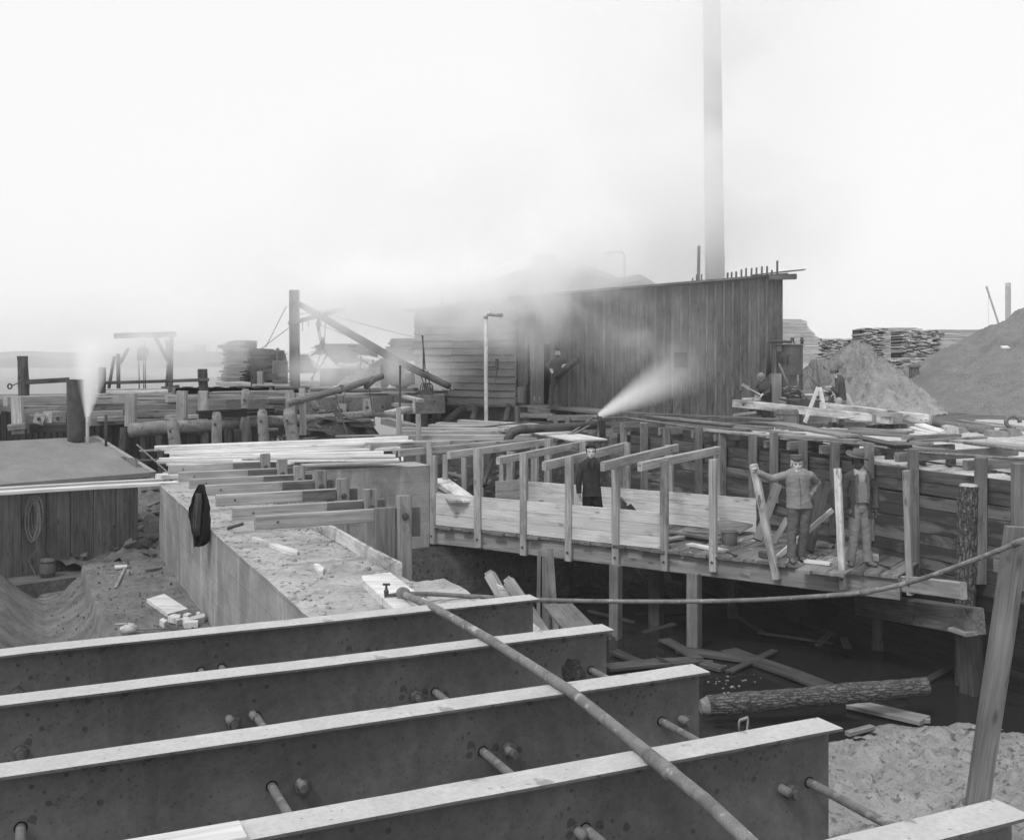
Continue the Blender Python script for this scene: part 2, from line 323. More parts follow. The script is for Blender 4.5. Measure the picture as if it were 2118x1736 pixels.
for i, (x, yt, lab) in enumerate([(448, 700, 'faint twin-masted schooner far out on the river beside the board stack'), (462, 712, 'fainter schooner just clear of the tall board stack, far river')]):
    P = at('', x, 757, d=420); Q = at('', x, yt, d=420); t = thing('schooner', lab, 'ship', P, 'distant schooners')
    mb = MB(); mb.loft([P + V3((-7, 0, 1.6)), P + V3((6, 0, 1.4)), P + V3((4.6, 0, 0)), P + V3((-6, 0, 0))], [P + V3((-7, 3, 1.6)), P + V3((6, 3, 1.4)), P + V3((4.6, 3, 0)), P + V3((-6, 3, 0))]); mb.build('hull', 'far_building', t)
    for dx in (-3, 2): mb = MB(); mb.tube([P + V3((dx, 1.5, 1)), P + V3((dx, 1.5, Q.z - P.z - abs(dx) * .4))], .16, 6); mb.build('mast', 'far_building', t)
# land behind the plank wall, out to the horizon
yl = CAMZ - 1.9
def wl(t, off=0.0): return Wp + Wd * t + Wn * off
def keep_land(v):
    if v.y < 8: return False
    s = (v - V3((Wp.x, Wp.y, 0))).dot(Wn) if v.y < 26.6 else 1
    return s > .05
P0 = wl(12.6, .06); P1 = wl(0, .06)
G = [(P1.x, P1.y), (P0.x, P0.y), (60, 4), (3000, 60), (3000, 3000), (900, 900), (30, 90), (-4.5, 44), (-2.2, 30.2)]
mb = MB(); mb.prism(G, yl - 2.5, yl); struct(mb.build('yard_ground', 'yard_earth'))
def sandf(x, y): return yl + .006 + .05 * abs(fbm(x * 1.3, y * 1.3)) + .03 * fbm(x * 5, y * 5)
o = terrain('sand_ground', 'pale_sand', sandf, 3.2, 14, 15.5, 30, 70, 80, keep=lambda v: (v - V3((Wp.x, Wp.y, 0))).dot(Wn) > .12 and v.x > 6.3 + .5 * noise.noise((v.y, v.x, 0)))
struct(o)
# wharf deck to the left, behind the cribs
wz = CAMZ - .98
mb = MB(); mb.prism([(-16, 27.2), (-7.3, 27.2), (-1.9, 30.2), (-3.5, 52), (-10.5, 52), (-9.6, 33.5), (-16, 31)], wz - .5, wz); struct(mb.build('wharf_deck', 'weathered_wood'))
# earth slope below the crib
def bank(x, y):
    s = (y - 22.6 - (x + 6) * .28) / 4.6; s = max(0, min(1, s)); k = max(0, min(1, (x + 6.6) / 1.2)) * max(0, min(1, (-3.1 - x) / 1.2)); return CAMZ - 3.3 + (.35 + 1.6 * k) * (s ** .9) + .14 * fbm(x * 1.4, y * 1.4) + .05 * fbm(x * 7, y * 7)
struct(terrain('earth_bank', 'earth', bank, -13.5, .6, 22.3, 30, 110, 70))
def bank2(x, y): return CAMZ - 3.42 + .16 * fbm(x * 1.3, y * 1.3) + .08 * fbm(x * 6, y * 6) + max(0, (y - 21)) * .25
struct(terrain('shore_mud', 'slab_concrete', bank2, -8.4, -4.9, 18.2, 24, 50, 60))
# mud bank in the near right of the pit
def mudf(x, y):
    sh = 14.5 - .55 * max(0, 5.2 - x) ** 1.3 - .28 * max(0, x - 6.2); e = sh - y
    z = PW + .14 * e if e > 0 else PW + .4 * e
    z = min(z, PW + .75); r = fbm(x * 1.1, y * 1.1) * .13 + (abs(fbm(x * 3.1, y * 3.1)) - .3) * .10 + fbm(x * 9, y * 9) * .03
    d = noise.noise((x * 5, y * 5, 2)); return z + r * min(1, max(.25, .3 + e)) - (.07 if d > .35 else 0)
struct(terrain('mud_bank', 'mud', mudf, 2.9, 13, 7.0, 15.5, 200, 170))
# ================================================================ concrete: abutment, cross wall, footing, slab with its channel
F0 = at('', 330, 1003, h=2.1); a0 = F0.dot(U); b0 = F0.dot(N_); bN = at('', 1094, 1229, h=1.76).dot(N_) + .03
zt = CAMZ - 2.1
def rough_box(mb, a1, a2, b1, b2, z1, z2, n=26, amp=.012, top=1):
    """box on the works' own axes, its edges slightly worn"""
    ring = lambda z, sh: None
    def pt(a, b, z, k): return ab(a, b, z) + U * (fbm(b * 2.1, z * 2.1, k) * amp) + UP * (fbm(a * 3, b * 3, k) * amp * .8 if abs(z - z2) < 1e-6 else 0)
    def face(f, nu, nv):
        vs = [f(i / nu, j / nv) for i in range(nu + 1) for j in range(nv + 1)]
        fs = [(i * (nv + 1) + j, (i + 1) * (nv + 1) + j, (i + 1) * (nv + 1) + j + 1, i * (nv + 1) + j + 1) for i in range(nu) for j in range(nv)]
        mb.add(vs, fs, [v.copy() for v in vs], 1.0, 0)
    k = n; L = lambda p, q, t: p + (q - p) * t
    face(lambda s, t: pt(a1, L(b1, b2, s), L(z1, z2, t), 1), k * 2, 10); face(lambda s, t: pt(a2, L(b1, b2, s), L(z1, z2, t), 1), k * 2, 10)
    face(lambda s, t: pt(L(a1, a2, s), b1, L(z1, z2, t), 1), 14, 10); face(lambda s, t: pt(L(a1, a2, s), b2, L(z1, z2, t), 1), 14, 10)
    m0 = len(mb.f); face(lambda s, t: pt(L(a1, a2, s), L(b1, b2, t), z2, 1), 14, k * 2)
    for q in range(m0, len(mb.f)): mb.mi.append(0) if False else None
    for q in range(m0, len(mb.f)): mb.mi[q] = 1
AT = 1.23                                       # thickness of the long wall
t = thing('concrete_abutment', 'board-marked concrete abutment with timber struts bolted across its top', 'abutment', ab(a0, b0, zt - 3))
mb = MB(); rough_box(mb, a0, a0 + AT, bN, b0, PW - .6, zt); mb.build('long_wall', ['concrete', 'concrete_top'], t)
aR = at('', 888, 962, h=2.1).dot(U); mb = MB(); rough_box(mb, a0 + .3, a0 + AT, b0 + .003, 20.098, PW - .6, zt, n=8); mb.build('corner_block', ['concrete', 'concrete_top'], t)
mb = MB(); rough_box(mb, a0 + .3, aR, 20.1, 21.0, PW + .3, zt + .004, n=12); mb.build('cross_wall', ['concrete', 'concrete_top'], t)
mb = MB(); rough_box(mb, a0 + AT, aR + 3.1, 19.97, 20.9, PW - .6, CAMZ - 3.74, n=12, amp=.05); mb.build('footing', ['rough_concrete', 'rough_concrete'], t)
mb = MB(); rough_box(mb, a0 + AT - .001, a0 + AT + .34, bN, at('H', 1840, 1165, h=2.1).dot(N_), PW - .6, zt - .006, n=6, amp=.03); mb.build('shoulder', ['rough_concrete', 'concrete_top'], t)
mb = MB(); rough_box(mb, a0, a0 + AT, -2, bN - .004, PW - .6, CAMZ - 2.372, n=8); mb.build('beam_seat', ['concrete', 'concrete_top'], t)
# slab and curved channel left of the wall
sl_l = at('G', 650, 980, h=3.27); aS = at('G', 600, 1060, h=3.27).dot(U); far_b = at('G', 1100, 918, h=3.27).dot(N_)
prof = []
for x, y in [(600, 1030), (560, 1062), (500, 1120), (430, 1185), (370, 1222), (300, 1238), (230, 1215), (160, 1172), (100, 1130), (40, 1080), (-60, 1020)]:
    p = onp('G', x, y, sl_l, U); prof.append((p.dot(U), p.z))
prof.sort()
zs = CAMZ - 3.27
def chan(a, prof=tuple(prof)):
    if a >= aS: return zs
    if a <= prof[0][0]: return prof[0][1]
    for (p, q), (p2, q2) in zip(prof, prof[1:]):
        if p <= a <= p2: return q + (q2 - q) * (a - p) / (p2 - p)
    p, q = prof[-1]; return q + (zs - q) * min(1, (a - p) / max(.02, aS - p))
mb = MB(); vs = []; fs = []; na, nb = 120, 90; aL = prof[0][0] - 1.2; aX = a0 + .02; bB = far_b - 9.5
for i in range(na + 1):
    for j in range(nb + 1):
        a = aL + (aX - aL) * i / na; b = bB + (far_b - bB) * j / nb; e = max(0, 1 - abs(a - aS) / .45)
        z = chan(a) + .022 * fbm(a * 2.2, b * 2.2) + .012 * fbm(a * 9, b * 9) + e * .05 * fbm(a * 3.4, b * 5, 2)
        if j == nb: vs.append(ab(a, b + .02 * fbm(a * 4, 0), z - 1.6))
        else: vs.append(ab(a, b, z))
for i in range(na):
    for j in range(nb): q = i * (nb + 1) + j; fs.append((q, q + nb + 1, q + nb + 2, q + 1))
mb.add(vs, fs, [v.copy() for v in vs]); struct(mb.build('concrete_slab', 'slab_concrete', smooth=True))
# sill board kept along the right edge of the wall top, nailed boards
mb = MB(); P = at('H', 1293, 793, h=1.97); Q = at('H', 1755, 1018, h=1.97)
ra = a0 + 1.19
P = ab(ra, at('H', 1180, 805, h=2.1).dot(N_), zt + .075); Q = ab(ra, at('H', 1785, 1140, h=2.1).dot(N_), zt + .075)
mb.bar(P, Q, .045, .15, side=U, warp=.02, tone=1)
tag(mb.build('kerb_board', 'limed_wood'), 'long cement-stained board on edge along the right side of the wall top', 'board')
# ---- seven struts with their bolted posts
bs = [(735, 720, 817, 1523, 640, 1308, 1520), (578, 660, 747, 1523, 555, 1305, 0), (461, 572, 653, 1337, 500, 1133, 0), (370, 505, 578, 1185, 440, 998, 0), (277, 463, 531, 1039, 390, 863, 0), (202, 415, 482, 923, 355, 755, 0), (130, 365, 428, 809, 318, 650, 0)]
pxs = [1752, 1523, 1337, 1185, 1039, 923, 809]
words = ['nearest', 'second nearest', 'third nearest', 'middle', 'fifth nearest', 'second farthest', 'farthest']
STR = []
for i, (x, yt, yb, _, pt_, pk, _z) in enumerate(bs):
    P = onp('H', x, yb, F0 - U * .02, N_); z = P.y; hh = pxm('H', yb - yt, P.y); L = (onp('H', pxs[i] - 48, yt, P, U) - P).dot(U)
    t = thing('strut_frame', '%s timber strut bolted to its post across the concrete wall top' % words[i] if i not in (3, 4) else ('middle timber strut, whose near end the dark jacket hangs from' if i == 3 else 'fifth timber strut from the camera, bolted across the wall top'), 'strut', P, 'struts across the wall top')
    mb = MB(); A = P + UP * hh / 2 + N_ * .05; B = A + U * (L + .02); mb.bar(A, B, .075, hh, side=N_, tone=random.uniform(.9, 1.15), warp=.006); mb.build('strut', 'mid_wood', t)
    STR.append((P, A, B))
    # cleat (darker plank end against the post) then the post
    wd = .15
    mb = MB(); C0 = P + U * (L - .62 if i < 1 else L - .42) + UP * (-.0)
    if i == 0:
        mb.bar(P + U * (L - .112) + N_ * .005 + UP * (hh + .01), P + U * (L - .112) + N_ * .005 - UP * 2.2, .22, .045, side=U, tone=.9)
    else: mb.bar(P + U * (L - .42) + N_ * -.012 + UP * hh / 2, P + U * (L - .002) + N_ * -.012 + UP * hh / 2, .02, hh - .006, side=N_, tone=.8)
    mb.build('sheathing_plank', 'weathered_wood', t)
    mb = MB(); C = P + U * (L + wd / 2 + .012) - N_ * .02
    mb.bar(C + UP * (hh + .13), C - UP * 2.6, wd, .11, side=U, tone=.95, warp=.006, mi=0); mb.build('post', 'grey_wood', t)
    mb = MB(); mb.bar(C + U * .1 + N_ * .085 + UP * hh * .9, C + U * .1 + N_ * .085 - UP * .18, .22, .06, side=U, tone=.8); mb.build('cleat', 'weathered_wood', t)
    mb = MB(); nut(mb, C - N_ * .055 + UP * hh * .38, -N_, .036, .022, .016, .03); mb.build('bolt', 'iron', t)
    mb = MB(); nut(mb, A + U * .22 - N_ * .05, -N_, .012, .012, .006, .004); mb.build('nail', 'iron', t)
# ================================================================ I-beams with tie rods
h1 = 1.76
ends = [at('L', 1245, 305, h=h1), at('L', 1745, 510, h=h1), at('M', 810, 788, h=h1), at('M', 1685, 1158, h=h1), at('N', 1530, 1450, h=h1)]
bwords = ['farthest rusty steel I-beam, its left part beyond the other beams', 'second farthest steel I-beam with a mud clump on its web end', 'middle steel I-beam, dark rust spots along its web', 'broad near steel I-beam under the pipe coupling, with a wood plank on its left', 'nearest steel I-beam, only its pale flange end in the bottom right corner']
fw, ft, bh, wt = .178, .016, .61, .013
BE = []
for i, E_ in enumerate(ends):
    a1 = E_.dot(U); b1 = E_.dot(N_); aa = a1 - 14; t = thing('steel_beam', bwords[i], 'steel beam', ab(a1, b1, CAMZ - h1 - bh), 'steel I-beams in the foreground'); bc = b1 - fw / 2; BE.append((a1, bc))
    z = CAMZ - h1
    def flange(zc, top):
        mb = MB(); n = 90; vs = []; fs = []; s = 1 if top else -1
        pr = [(-fw / 2, 0), (-fw / 2 + .004, .001 * s), (fw / 2 - .004, .001 * s), (fw / 2, 0), (fw / 2, -.013 * s), (.02, -.028 * s), (-.02, -.028 * s), (-fw / 2, -.013 * s)]
        for k in range(n + 1):
            a = aa + (a1 - aa) * k / n + 0.0
            for q, (bb, zz) in enumerate(pr):
                j = (.0025 * fbm(a * 9, bb * 30, i) if k else 0); aw = a + (.012 * noise.noise((bb * 30, i, 3)) if k == n else 0)
                vs.append(ab(aw, bc + bb + (j if abs(bb) > .08 else 0), zc + zz + .003 * fbm(a * .8, i)))
        for k in range(n):
            for q in range(8): x0 = k * 8 + q; x1 = k * 8 + (q + 1) % 8; fs.append((x0, x1, x1 + 8, x0 + 8))
        fs.append(tuple(range(7, -1, -1))); fs.append(tuple(n * 8 + q for q in range(8)))
        mi0 = len(mb.f); mb.add(vs, fs, [v.copy() for v in vs])
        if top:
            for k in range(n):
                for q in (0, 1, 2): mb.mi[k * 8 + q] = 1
        return mb
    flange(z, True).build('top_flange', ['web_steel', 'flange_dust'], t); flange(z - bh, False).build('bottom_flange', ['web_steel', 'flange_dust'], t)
    mb = MB(); mb.add([ab(a, bc + s_ * wt / 2, zz) for a in (aa, a1 - .015) for s_ in (-1, 1) for zz in (z - .02, z - bh + .02)], [(0, 1, 5, 4), (2, 6, 7, 3), (0, 4, 6, 2), (1, 3, 7, 5), (0, 2, 3, 1), (4, 5, 7, 6)], [V3((0, 0, 0))] * 8); mb.build('web', 'web_steel', t)
def onweb(i, reg, x, y): return onp(reg, x, y, ab(BE[i][0], BE[i][1] - wt / 2, 0), U)
rods = [(1, 'O', 1550, 700, 'left of the pair seen at the second beam'), (1, 'Q', 1120, 250, 'right of a hex nut on the second beam'), (1, 'L', 1675, 830, 'at the end of the second beam beside a mud clump'),
        (2, 'O', 1645, 1125, 'steepest in view, at the left of the middle beam'), (2, 'Q', 1410, 610, 'mid-length on the middle beam, beside a long-threaded nut'), (2, 'M', 600, 1185, 'near the end of the middle beam, below the pipe'),
        (3, 'N', 245, 1335, 'longest in view, running from the near beam to the mud corner'), (2, 'O', 125, 1375, 'rising at the bottom left edge of the photo'), (3, 'Q', 2030, 1078, 'just entering at the bottom edge under the pipe'),
        (0, 'O', 1340, 405, 'only its tip above the second flange'), (0, 'O', 1215, 425, 'only its hole and tip showing, left on the farthest beam')]
sp = (BE[1][1] - BE[2][1])
for i, reg, x, y, lab in rods:
    P = onweb(i, reg, x, y); t = thing('tie_rod', 'tie rod between beams, ' + lab, 'tie rod', P, 'tie rods between the beams')
    nx_ = (BE[i][1] - BE[i + 1][1]) if i + 1 < len(BE) else sp
    e = P - N_ * (nx_ + .0); m = P.lerp(e, .5) + UP * 0.0
    mb = MB(); mb.tube([P + N_ * .06, P, m, e - N_ * .06], .0215, 14, rough=.05); mb.build('rod', 'rusty_pipe', t, smooth=True)
    mb = MB(); mb.tube([P + N_ * .001, P - N_ * .0015], .029, 16); mb.build('bolt_hole', 'black_hole', t)
nuts = [(1, 'O', 1410, 735, 'hex nut on the second beam between two rods, left one'), (1, 'O', 125, 920, 'hex nut at the left edge of the second beam'), (1, 'Q', 1000, 272, 'hex nut left of a tie rod halfway along the second beam'),
        (2, 'Q', 1560, 590, 'hex nut with long bolt end halfway along the middle beam'), (2, 'Q', 310, 810, 'hex nut right of the steep rod on the middle beam'), (2, 'M', 755, 1175, 'hex nut near the end of the middle beam'),
        (3, 'M', 1485, 1665, 'hex nut near the end of the broad near beam'), (0, 'O', 105, 565, 'nut peeping over the second flange at the left edge')]
for i, reg, x, y, lab in nuts:
    P = onweb(i, reg, x, y); mb = MB(); long_ = 'long' in lab; nut(mb, P, -N_ + UP * (-.05 if long_ else 0), .038, .04, .02, .06 if long_ else .022)
    tag(mb.build('hex_nut', 'boiler_iron'), 'large ' + lab, 'nut', 'nuts on the beam webs')
P = onweb(1, 'L', 1545, 865); mb = MB(); bm = bmesh.new(); bmesh.ops.create_icosphere(bm, subdivisions=4, radius=.085)
mb.add([P + V3((v.co.x * (1 + .3 * fbm(*(v.co * 14))), v.co.y * .6 * (1 + .3 * fbm(*(v.co * 14))), v.co.z * 1.15 * (1 + .35 * fbm(*(v.co * 17))))) for v in bm.verts], [[v.index for v in f.verts] for f in bm.faces], [v.co.copy() for v in bm.verts]); bm.free()
tag(mb.build('mud_clump', 'earth'), 'clump of dried mud stuck over a nut on the second steel beam', 'mud clump')
# wood plank lying on the near beam
P = at('O', 1490, 1312, h=h1 - .03); a = P.dot(U); b = P.dot(N_)
mb = MB(); mb.bar(ab(a - 3.2, b - .1, CAMZ - h1 + .018), ab(a - .03, b - .085, CAMZ - h1 + .018), .15, .028, side=N_, warp=.025, seg=30, tone=.95)
tag(mb.build('plank', 'pale_wood'), 'pale rough plank lying on the near beam flange at the bottom left', 'plank')
# ================================================================ iron pipes over the beams
tip = at('H', 1760, 1255, d=8.95); PR = .0285
pl = [at('H', 1760, 1258, d=8.95)]
for x, y in [(905, 1260), (1010, 1320), (1175, 1425), (1340, 1557), (1460, 1655), (1545, 1735)]:
    pl.append(at('', x, y, h=h1 - PR - .002))
t = thing('water_pipe', 'long iron pipe lying diagonally over the steel beams, with coupling and stop cock', 'pipe', pl[0])
mb = MB(); pp = []
for i in range(len(pl) - 1):
    for k in range(6): pp.append(pl[i].lerp(pl[i + 1], k / 6))
pp.append(pl[-1] + (pl[-1] - pl[-2]) * 2)
mb.tube(pp, PR, 20, rough=.02); mb.build('pipe', 'rusty_pipe', t, smooth=True)
d = (pl[1] - pl[0]).normalized(); c = at('', 1375, 1588, h=h1 - PR - .002); ax = (pl[5] - pl[4]).normalized()
mb = MB(); mb.tube([c - ax * .16, c + ax * .04, c + ax * .055], [PR * 1.13, PR * 1.2, PR * 1.28], 20); mb.build('coupling', 'rusty_pipe', t, smooth=True)
mb = MB(); mb.tube([pl[0] - d * .06, pl[0] - d * .05, pl[0] + d * .03, pl[0] + d * .04], [.052, .058, .058, .046], 18); mb.build('tee', 'rusty_pipe', t, smooth=True)
k0 = pl[0] - d * .03 + V3((-.14, 0, -.02))
mb = MB(); mb.tube([pl[0] - d * .04, k0], .018, 10); mb.tube([k0 - UP * .06, k0 - UP * .05, k0 + UP * .01, k0 + UP * .045, k0 + UP * .06, k0 + UP * .1], [.024, .014, .018, .022, .012, .009], 12); mb.bar(k0 + UP * .1 + V3((-.03, 0, 0)), k0 + UP * .1 + V3((.03, 0, 0)), .014, .018); mb.build('stop_cock', 'iron', t, smooth=False)
q = [(900, 1228, 9.3), (1000, 1234, 9.5), (1115, 1240, 9.7), (1270, 1243, 9.8), (1430, 1243, 9.8), (1560, 1240, 9.6), (1700, 1232, 9.3), (1790, 1224, 9.1), (1880, 1204, 8.9), (1960, 1178, 8.6), (2040, 1148, 8.3), (2107, 1121, 8.1)]
mb = MB(); pts = [tip + (at('', q[0][0], q[0][1], d=q[0][2]) - tip) * .25] + [at('', x, y, d=dz) for x, y, dz in q]; pts.append(pts[-1] + (pts[-1] - pts[-2]) * 1.2)
sm = []
for i in range(len(pts) - 1):
    p_0, p_1, p_2, p_3 = pts[max(i - 1, 0)], pts[i], pts[i + 1], pts[min(i + 2, len(pts) - 1)]
    for k in range(6):
        s_ = k / 6; sm.append(.5 * ((2 * p_1) + (p_2 - p_0) * s_ + (2 * p_0 - 5 * p_1 + 4 * p_2 - p_3) * s_ * s_ + (3 * p_1 - p_0 - 3 * p_2 + p_3) * s_ ** 3))
sm.append(pts[-1]); t = thing('sagging_pipe', 'thin iron pipe sagging across the pit from the wall to the right edge', 'pipe', sm[0])
mb.tube(sm, .0205, 14, rough=.05); mb.build('pipe', 'rusty_pipe', t, smooth=True)
for kx in (7, 11):
    c = pts[kx + 1 if kx == 7 else 12]; ax = (pts[9] - pts[8]).normalized() if kx == 7 else (pts[12] - pts[11]).normalized()
    mb = MB(); mb.tube([c - ax * .05, c + ax * .05], .027, 14); mb.build('coupling', 'rusty_pipe', t, smooth=True)
# ================================================================ curved formwork platform
ZD = CAMZ - 3.3
FPx = [(-1.62, 21.45), (.2, 20.25), (1.985, 19.06), (3.95, 17.72), (4.98, 17.0), (5.95, 16.35)]
def fp(s):                                            # point along the front line, s in 0..5
    i = min(int(s), 4); t = s - i; return V3((FPx[i][0] + (FPx[i + 1][0] - FPx[i][0]) * t, FPx[i][1] + (FPx[i + 1][1] - FPx[i][1]) * t, 0))
FD = V3((.831, -.557, 0)).normalized(); FB = V3((.557, .831, 0)).normalized()
def s_at(reg, x, y):                                  # parameter on the front line below a pixel column
    X, Y = dd(reg, x, y); k = (X - CX) / F; best = None
    for i in range(501):
        p = fp(i / 100); e = abs(p.x - k * p.y)
        if best is None or e < best[0]: best = (e, i / 100)
    return best[1]
form = thing('timber_formwork', 'long curved timber formwork platform with upright posts and pale side panels', 'formwork', (2, 19, ZD - .4))
mb = MB(); s = 0.0; prev = None; pos = fp(0); L = 0
cum = [0]
for i in range(500): cum.append(cum[-1] + (fp((i + 1) / 100) - fp(i / 100)).length)
def fpl(l):
    for i in range(500):
        if cum[i + 1] >= l: return fp((i + (l - cum[i]) / (cum[i + 1] - cum[i])) / 100)
    return fp(5)
l = 0.05; rows = []
while l < cum[-1] - .15:
    w = random.uniform(.2, .27); rows.append((l, w)); l += w + .006
for l, w in rows:
    p = fpl(l + w / 2); over = random.choice([.02, .05, .09, .12, .03]);
    tw = (p - Wp).dot(Wn) ; room = -tw / FB.dot(Wn) - .05 if FB.dot(Wn) > 0 else 5
    back = min(4.3, max(.6, room)); tn = random.uniform(.7, 1.25)
    if l > cum[-1] - 1.75 and l < cum[-1] - .9: over += .32; tn = 1.45
    d_ = (FB + FD * random.uniform(-.012, .012)).normalized()
    mb.bar(p - d_ * over + UP * (ZD - .025), p + d_ * back + UP * (ZD - .025), w, .05, side=FD, warp=.012, tone=tn)
mb.build('deck', 'weathered_wood', form)
mb = MB()
for i in range(5):
    p, q_ = fp(i), fp(i + 1); mb.bar(p + FB * .09 + UP * (ZD - .05 - .17), q_ + FB * .09 + UP * (ZD - .05 - .17) + FD * .004, .12, .33, side=FB, tone=random.uniform(.9, 1.1), warp=.008)
mb.build('edge_beam', 'mid_wood' if 0 else 'grey_wood', form)
for k in (1.3, 2.6, 3.9):
    mb = MB(); 
    a_, b_ = fp(0) + FB * k, fp(5) + FB * k
    tb = min(1, ((Wp - a_).dot(Wn)) / (b_ - a_).dot(Wn)) if (b_ - a_).dot(Wn) > 0 else 1
    mb.bar(a_ + UP * (ZD - .2), a_.lerp(b_, max(.2, tb - .02)) + UP * (ZD - .2), .1, .29, side=FB); mb.build('joist', 'dark_wood', form)
mb = MB(); nails = MB()
fposts = [('I', 259, 350, 259, 1070, 60, 0), ('I', 620, 290, 632, 1100, 66, 0), ('I', 998, 335, 1000, 1165, 62, 0), ('I', 1370, 362, 1367, 1210, 62, 0), ('I', 1750, 468, 1755, 1255, 63, 0),
          ('J', 308, 490, 316, 1395, 62, 0), ('J', 708, 485, 711, 1400, 60, 0), ('K', 511, 560, 556, 1545, 52, 0), ('K', 1072, 576, 1106, 1595, 52, 0)]
for reg, xt, yt, xb, yb, wp, _ in fposts:
    s = s_at(reg, xb, yb); p = fp(s); d = p.y - .07; mb = MB(); P, Q = up(mb, reg, xt, yt, xb, yb, wp, d, dep=.11, side=FD, tone=random.uniform(.95, 1.25)); 
    po = mb.build('post', 'limed_wood' if reg == 'K' and xt < 600 else 'mid_wood', form)
    mb = MB(); nut(mb, Q + UP * .16 - FB * .012, -FB, .02, .012, .01, .008); mb.build('bolt', 'iron', po)
mb = MB(); lp = [('J', 1040, 530, 1228, 1468, 58)]
s = s_at('J', 1215, 1450); p = fp(s); up(mb, 'J', 1040, 530, 1228, 1466, 56, p.y - .12, dep=.12, side=FD, tone=1.0)
lean = tag(mb.build('leaning_post', 'limed_wood'), 'knotty whitewashed post leaning left, gripped by the bearded man', 'post')
# back posts
zback = lambda reg, x, y: onp(reg, x, y, fp(0) + FB * 2.75, FD)
bposts = [('I', 824, 345, 824, 590, 45), ('I', 895, 320, 890, 560, 70), ('I', 1200, 210, 1200, 600, 56), ('I', 1092, 275, 1092, 590, 60), ('I', 1490, 232, 1490, 600, 58), ('I', 1843, 242, 1845, 650, 54), ('J', 346, 368, 362, 780, 60), ('J', 745, 380, 757, 810, 54)]
for reg, xt, yt, xb, yb, wp in bposts:
    P = zback(reg, xb, yb); mb = MB(); up(mb, reg, xt, yt, xb, yb, wp, P.y, dep=.1, side=FD, ext=1.2, tone=random.uniform(.9, 1.15)); mb.build('post', 'mid_wood', form)
# low posts of the far end
for reg, xt, yt, xb, yb, wp, d in [('I', 368, 345, 368, 540, 44, 23.2), ('I', 522, 370, 522, 545, 44, 23.6), ('I', 668, 345, 668, 520, 30, 24.6), ('I', 236, 232, 236, 420, 44, 22.3), ('I', 148, 14, 148, 235, 42, 24.5), ('V', 1390, 812, 1390, 1180, 68, 24.6)]:
    mb = MB(); up(mb, reg, xt, yt, xb, yb, wp, d, dep=.12, ext=.8); mb.build('post', 'mid_wood', form)
# caps from front posts to back posts
for (r0, x0, y0), (r1, x1, y1), hp, d0, d1 in [(('I', 5, 300), ('I', 1120, 205), 62, 21.9, 24.6), (('I', 412, 318), ('I', 1250, 207), 62, 20.9, 23.9), (('I', 820, 362), ('I', 1525, 228), 62, 20.1, 23.1),
                          (('I', 1195, 400), ('I', 1870, 240), 74, 19.3, 22.3), (('I', 1675, 402), ('J', 443, 357), 76, 18.55, 21.4), (('J', 145, 508), ('J', 770, 378), 76, 17.9, 20.9)]:
    mb = MB(); P = at(r0, x0, y0, d=d0); Q = at(r1, x1, y1, d=d1); th = pxm(r0, hp, d0); bk = (Q - P).cross(UP).normalized(); bk = bk if bk.y > 0 else -bk
    mb.bar(P + bk * .05 - UP * th / 2, Q + bk * .05 - UP * th / 2, .09, th, side=bk, tone=random.uniform(.95, 1.2), warp=.008); mb.build('cap', 'mid_wood', form)
# panels
def panel(name, pa, pb, ztop, n, w, mat, off, tone=1):
    mb = MB()
    for k in range(n):
        z = ztop - w * (k + .5); mb.bar(V3((pa.x, pa.y, z)) + off, V3((pb.x, pb.y, z)) + off, w - .004, .04, side=UP, tone=random.uniform(.93, 1.08) * tone, warp=.004)
    return mb.build(name, mat, form)
for sA, sB in [('I', 292, 'I', 970), ('I', 970, 'I', 1750), ('I', 1750, 'J', 330)] and [((s_at('I', 288, 900)), s_at('I', 1000, 900)), (s_at('I', 1000, 900), s_at('I', 1750, 900)), (s_at('I', 1750, 900), s_at('J', 300, 900))]:
    panel('side_panel', fp(sA), fp(sB), ZD + .645, 3, .213, 'fresh_wood', FB * .0, 1.0)
pa = zback('I', 1045, 700); pb = zback('J', 1085, 900)
panel('back_panel', pa, pa.lerp(pb, .5), ZD + .66, 3, .218, 'fresh_wood', FB * -.07); panel('back_panel', pa.lerp(pb, .5), pb, ZD + .66, 3, .218, 'fresh_wood', FB * -.07)
pc = at('I', 783, 540, h=2.55); panel('back_panel', V3((pc.x, pc.y, 0)), V3((pa.x, pa.y, 0)), ZD + .7, 3, .22, 'mid_wood', V3((0, 0, 0)), 1.1)
for (x, y, w) in [(345, 935, 110), (455, 945, 100), (555, 952, 90), (748, 975, 85), (838, 983, 90), (925, 990, 80), (1100, 1008, 85), (1195, 1018, 90), (1290, 1028, 85), (1475, 1048, 100), (1600, 1058, 120)]: pass
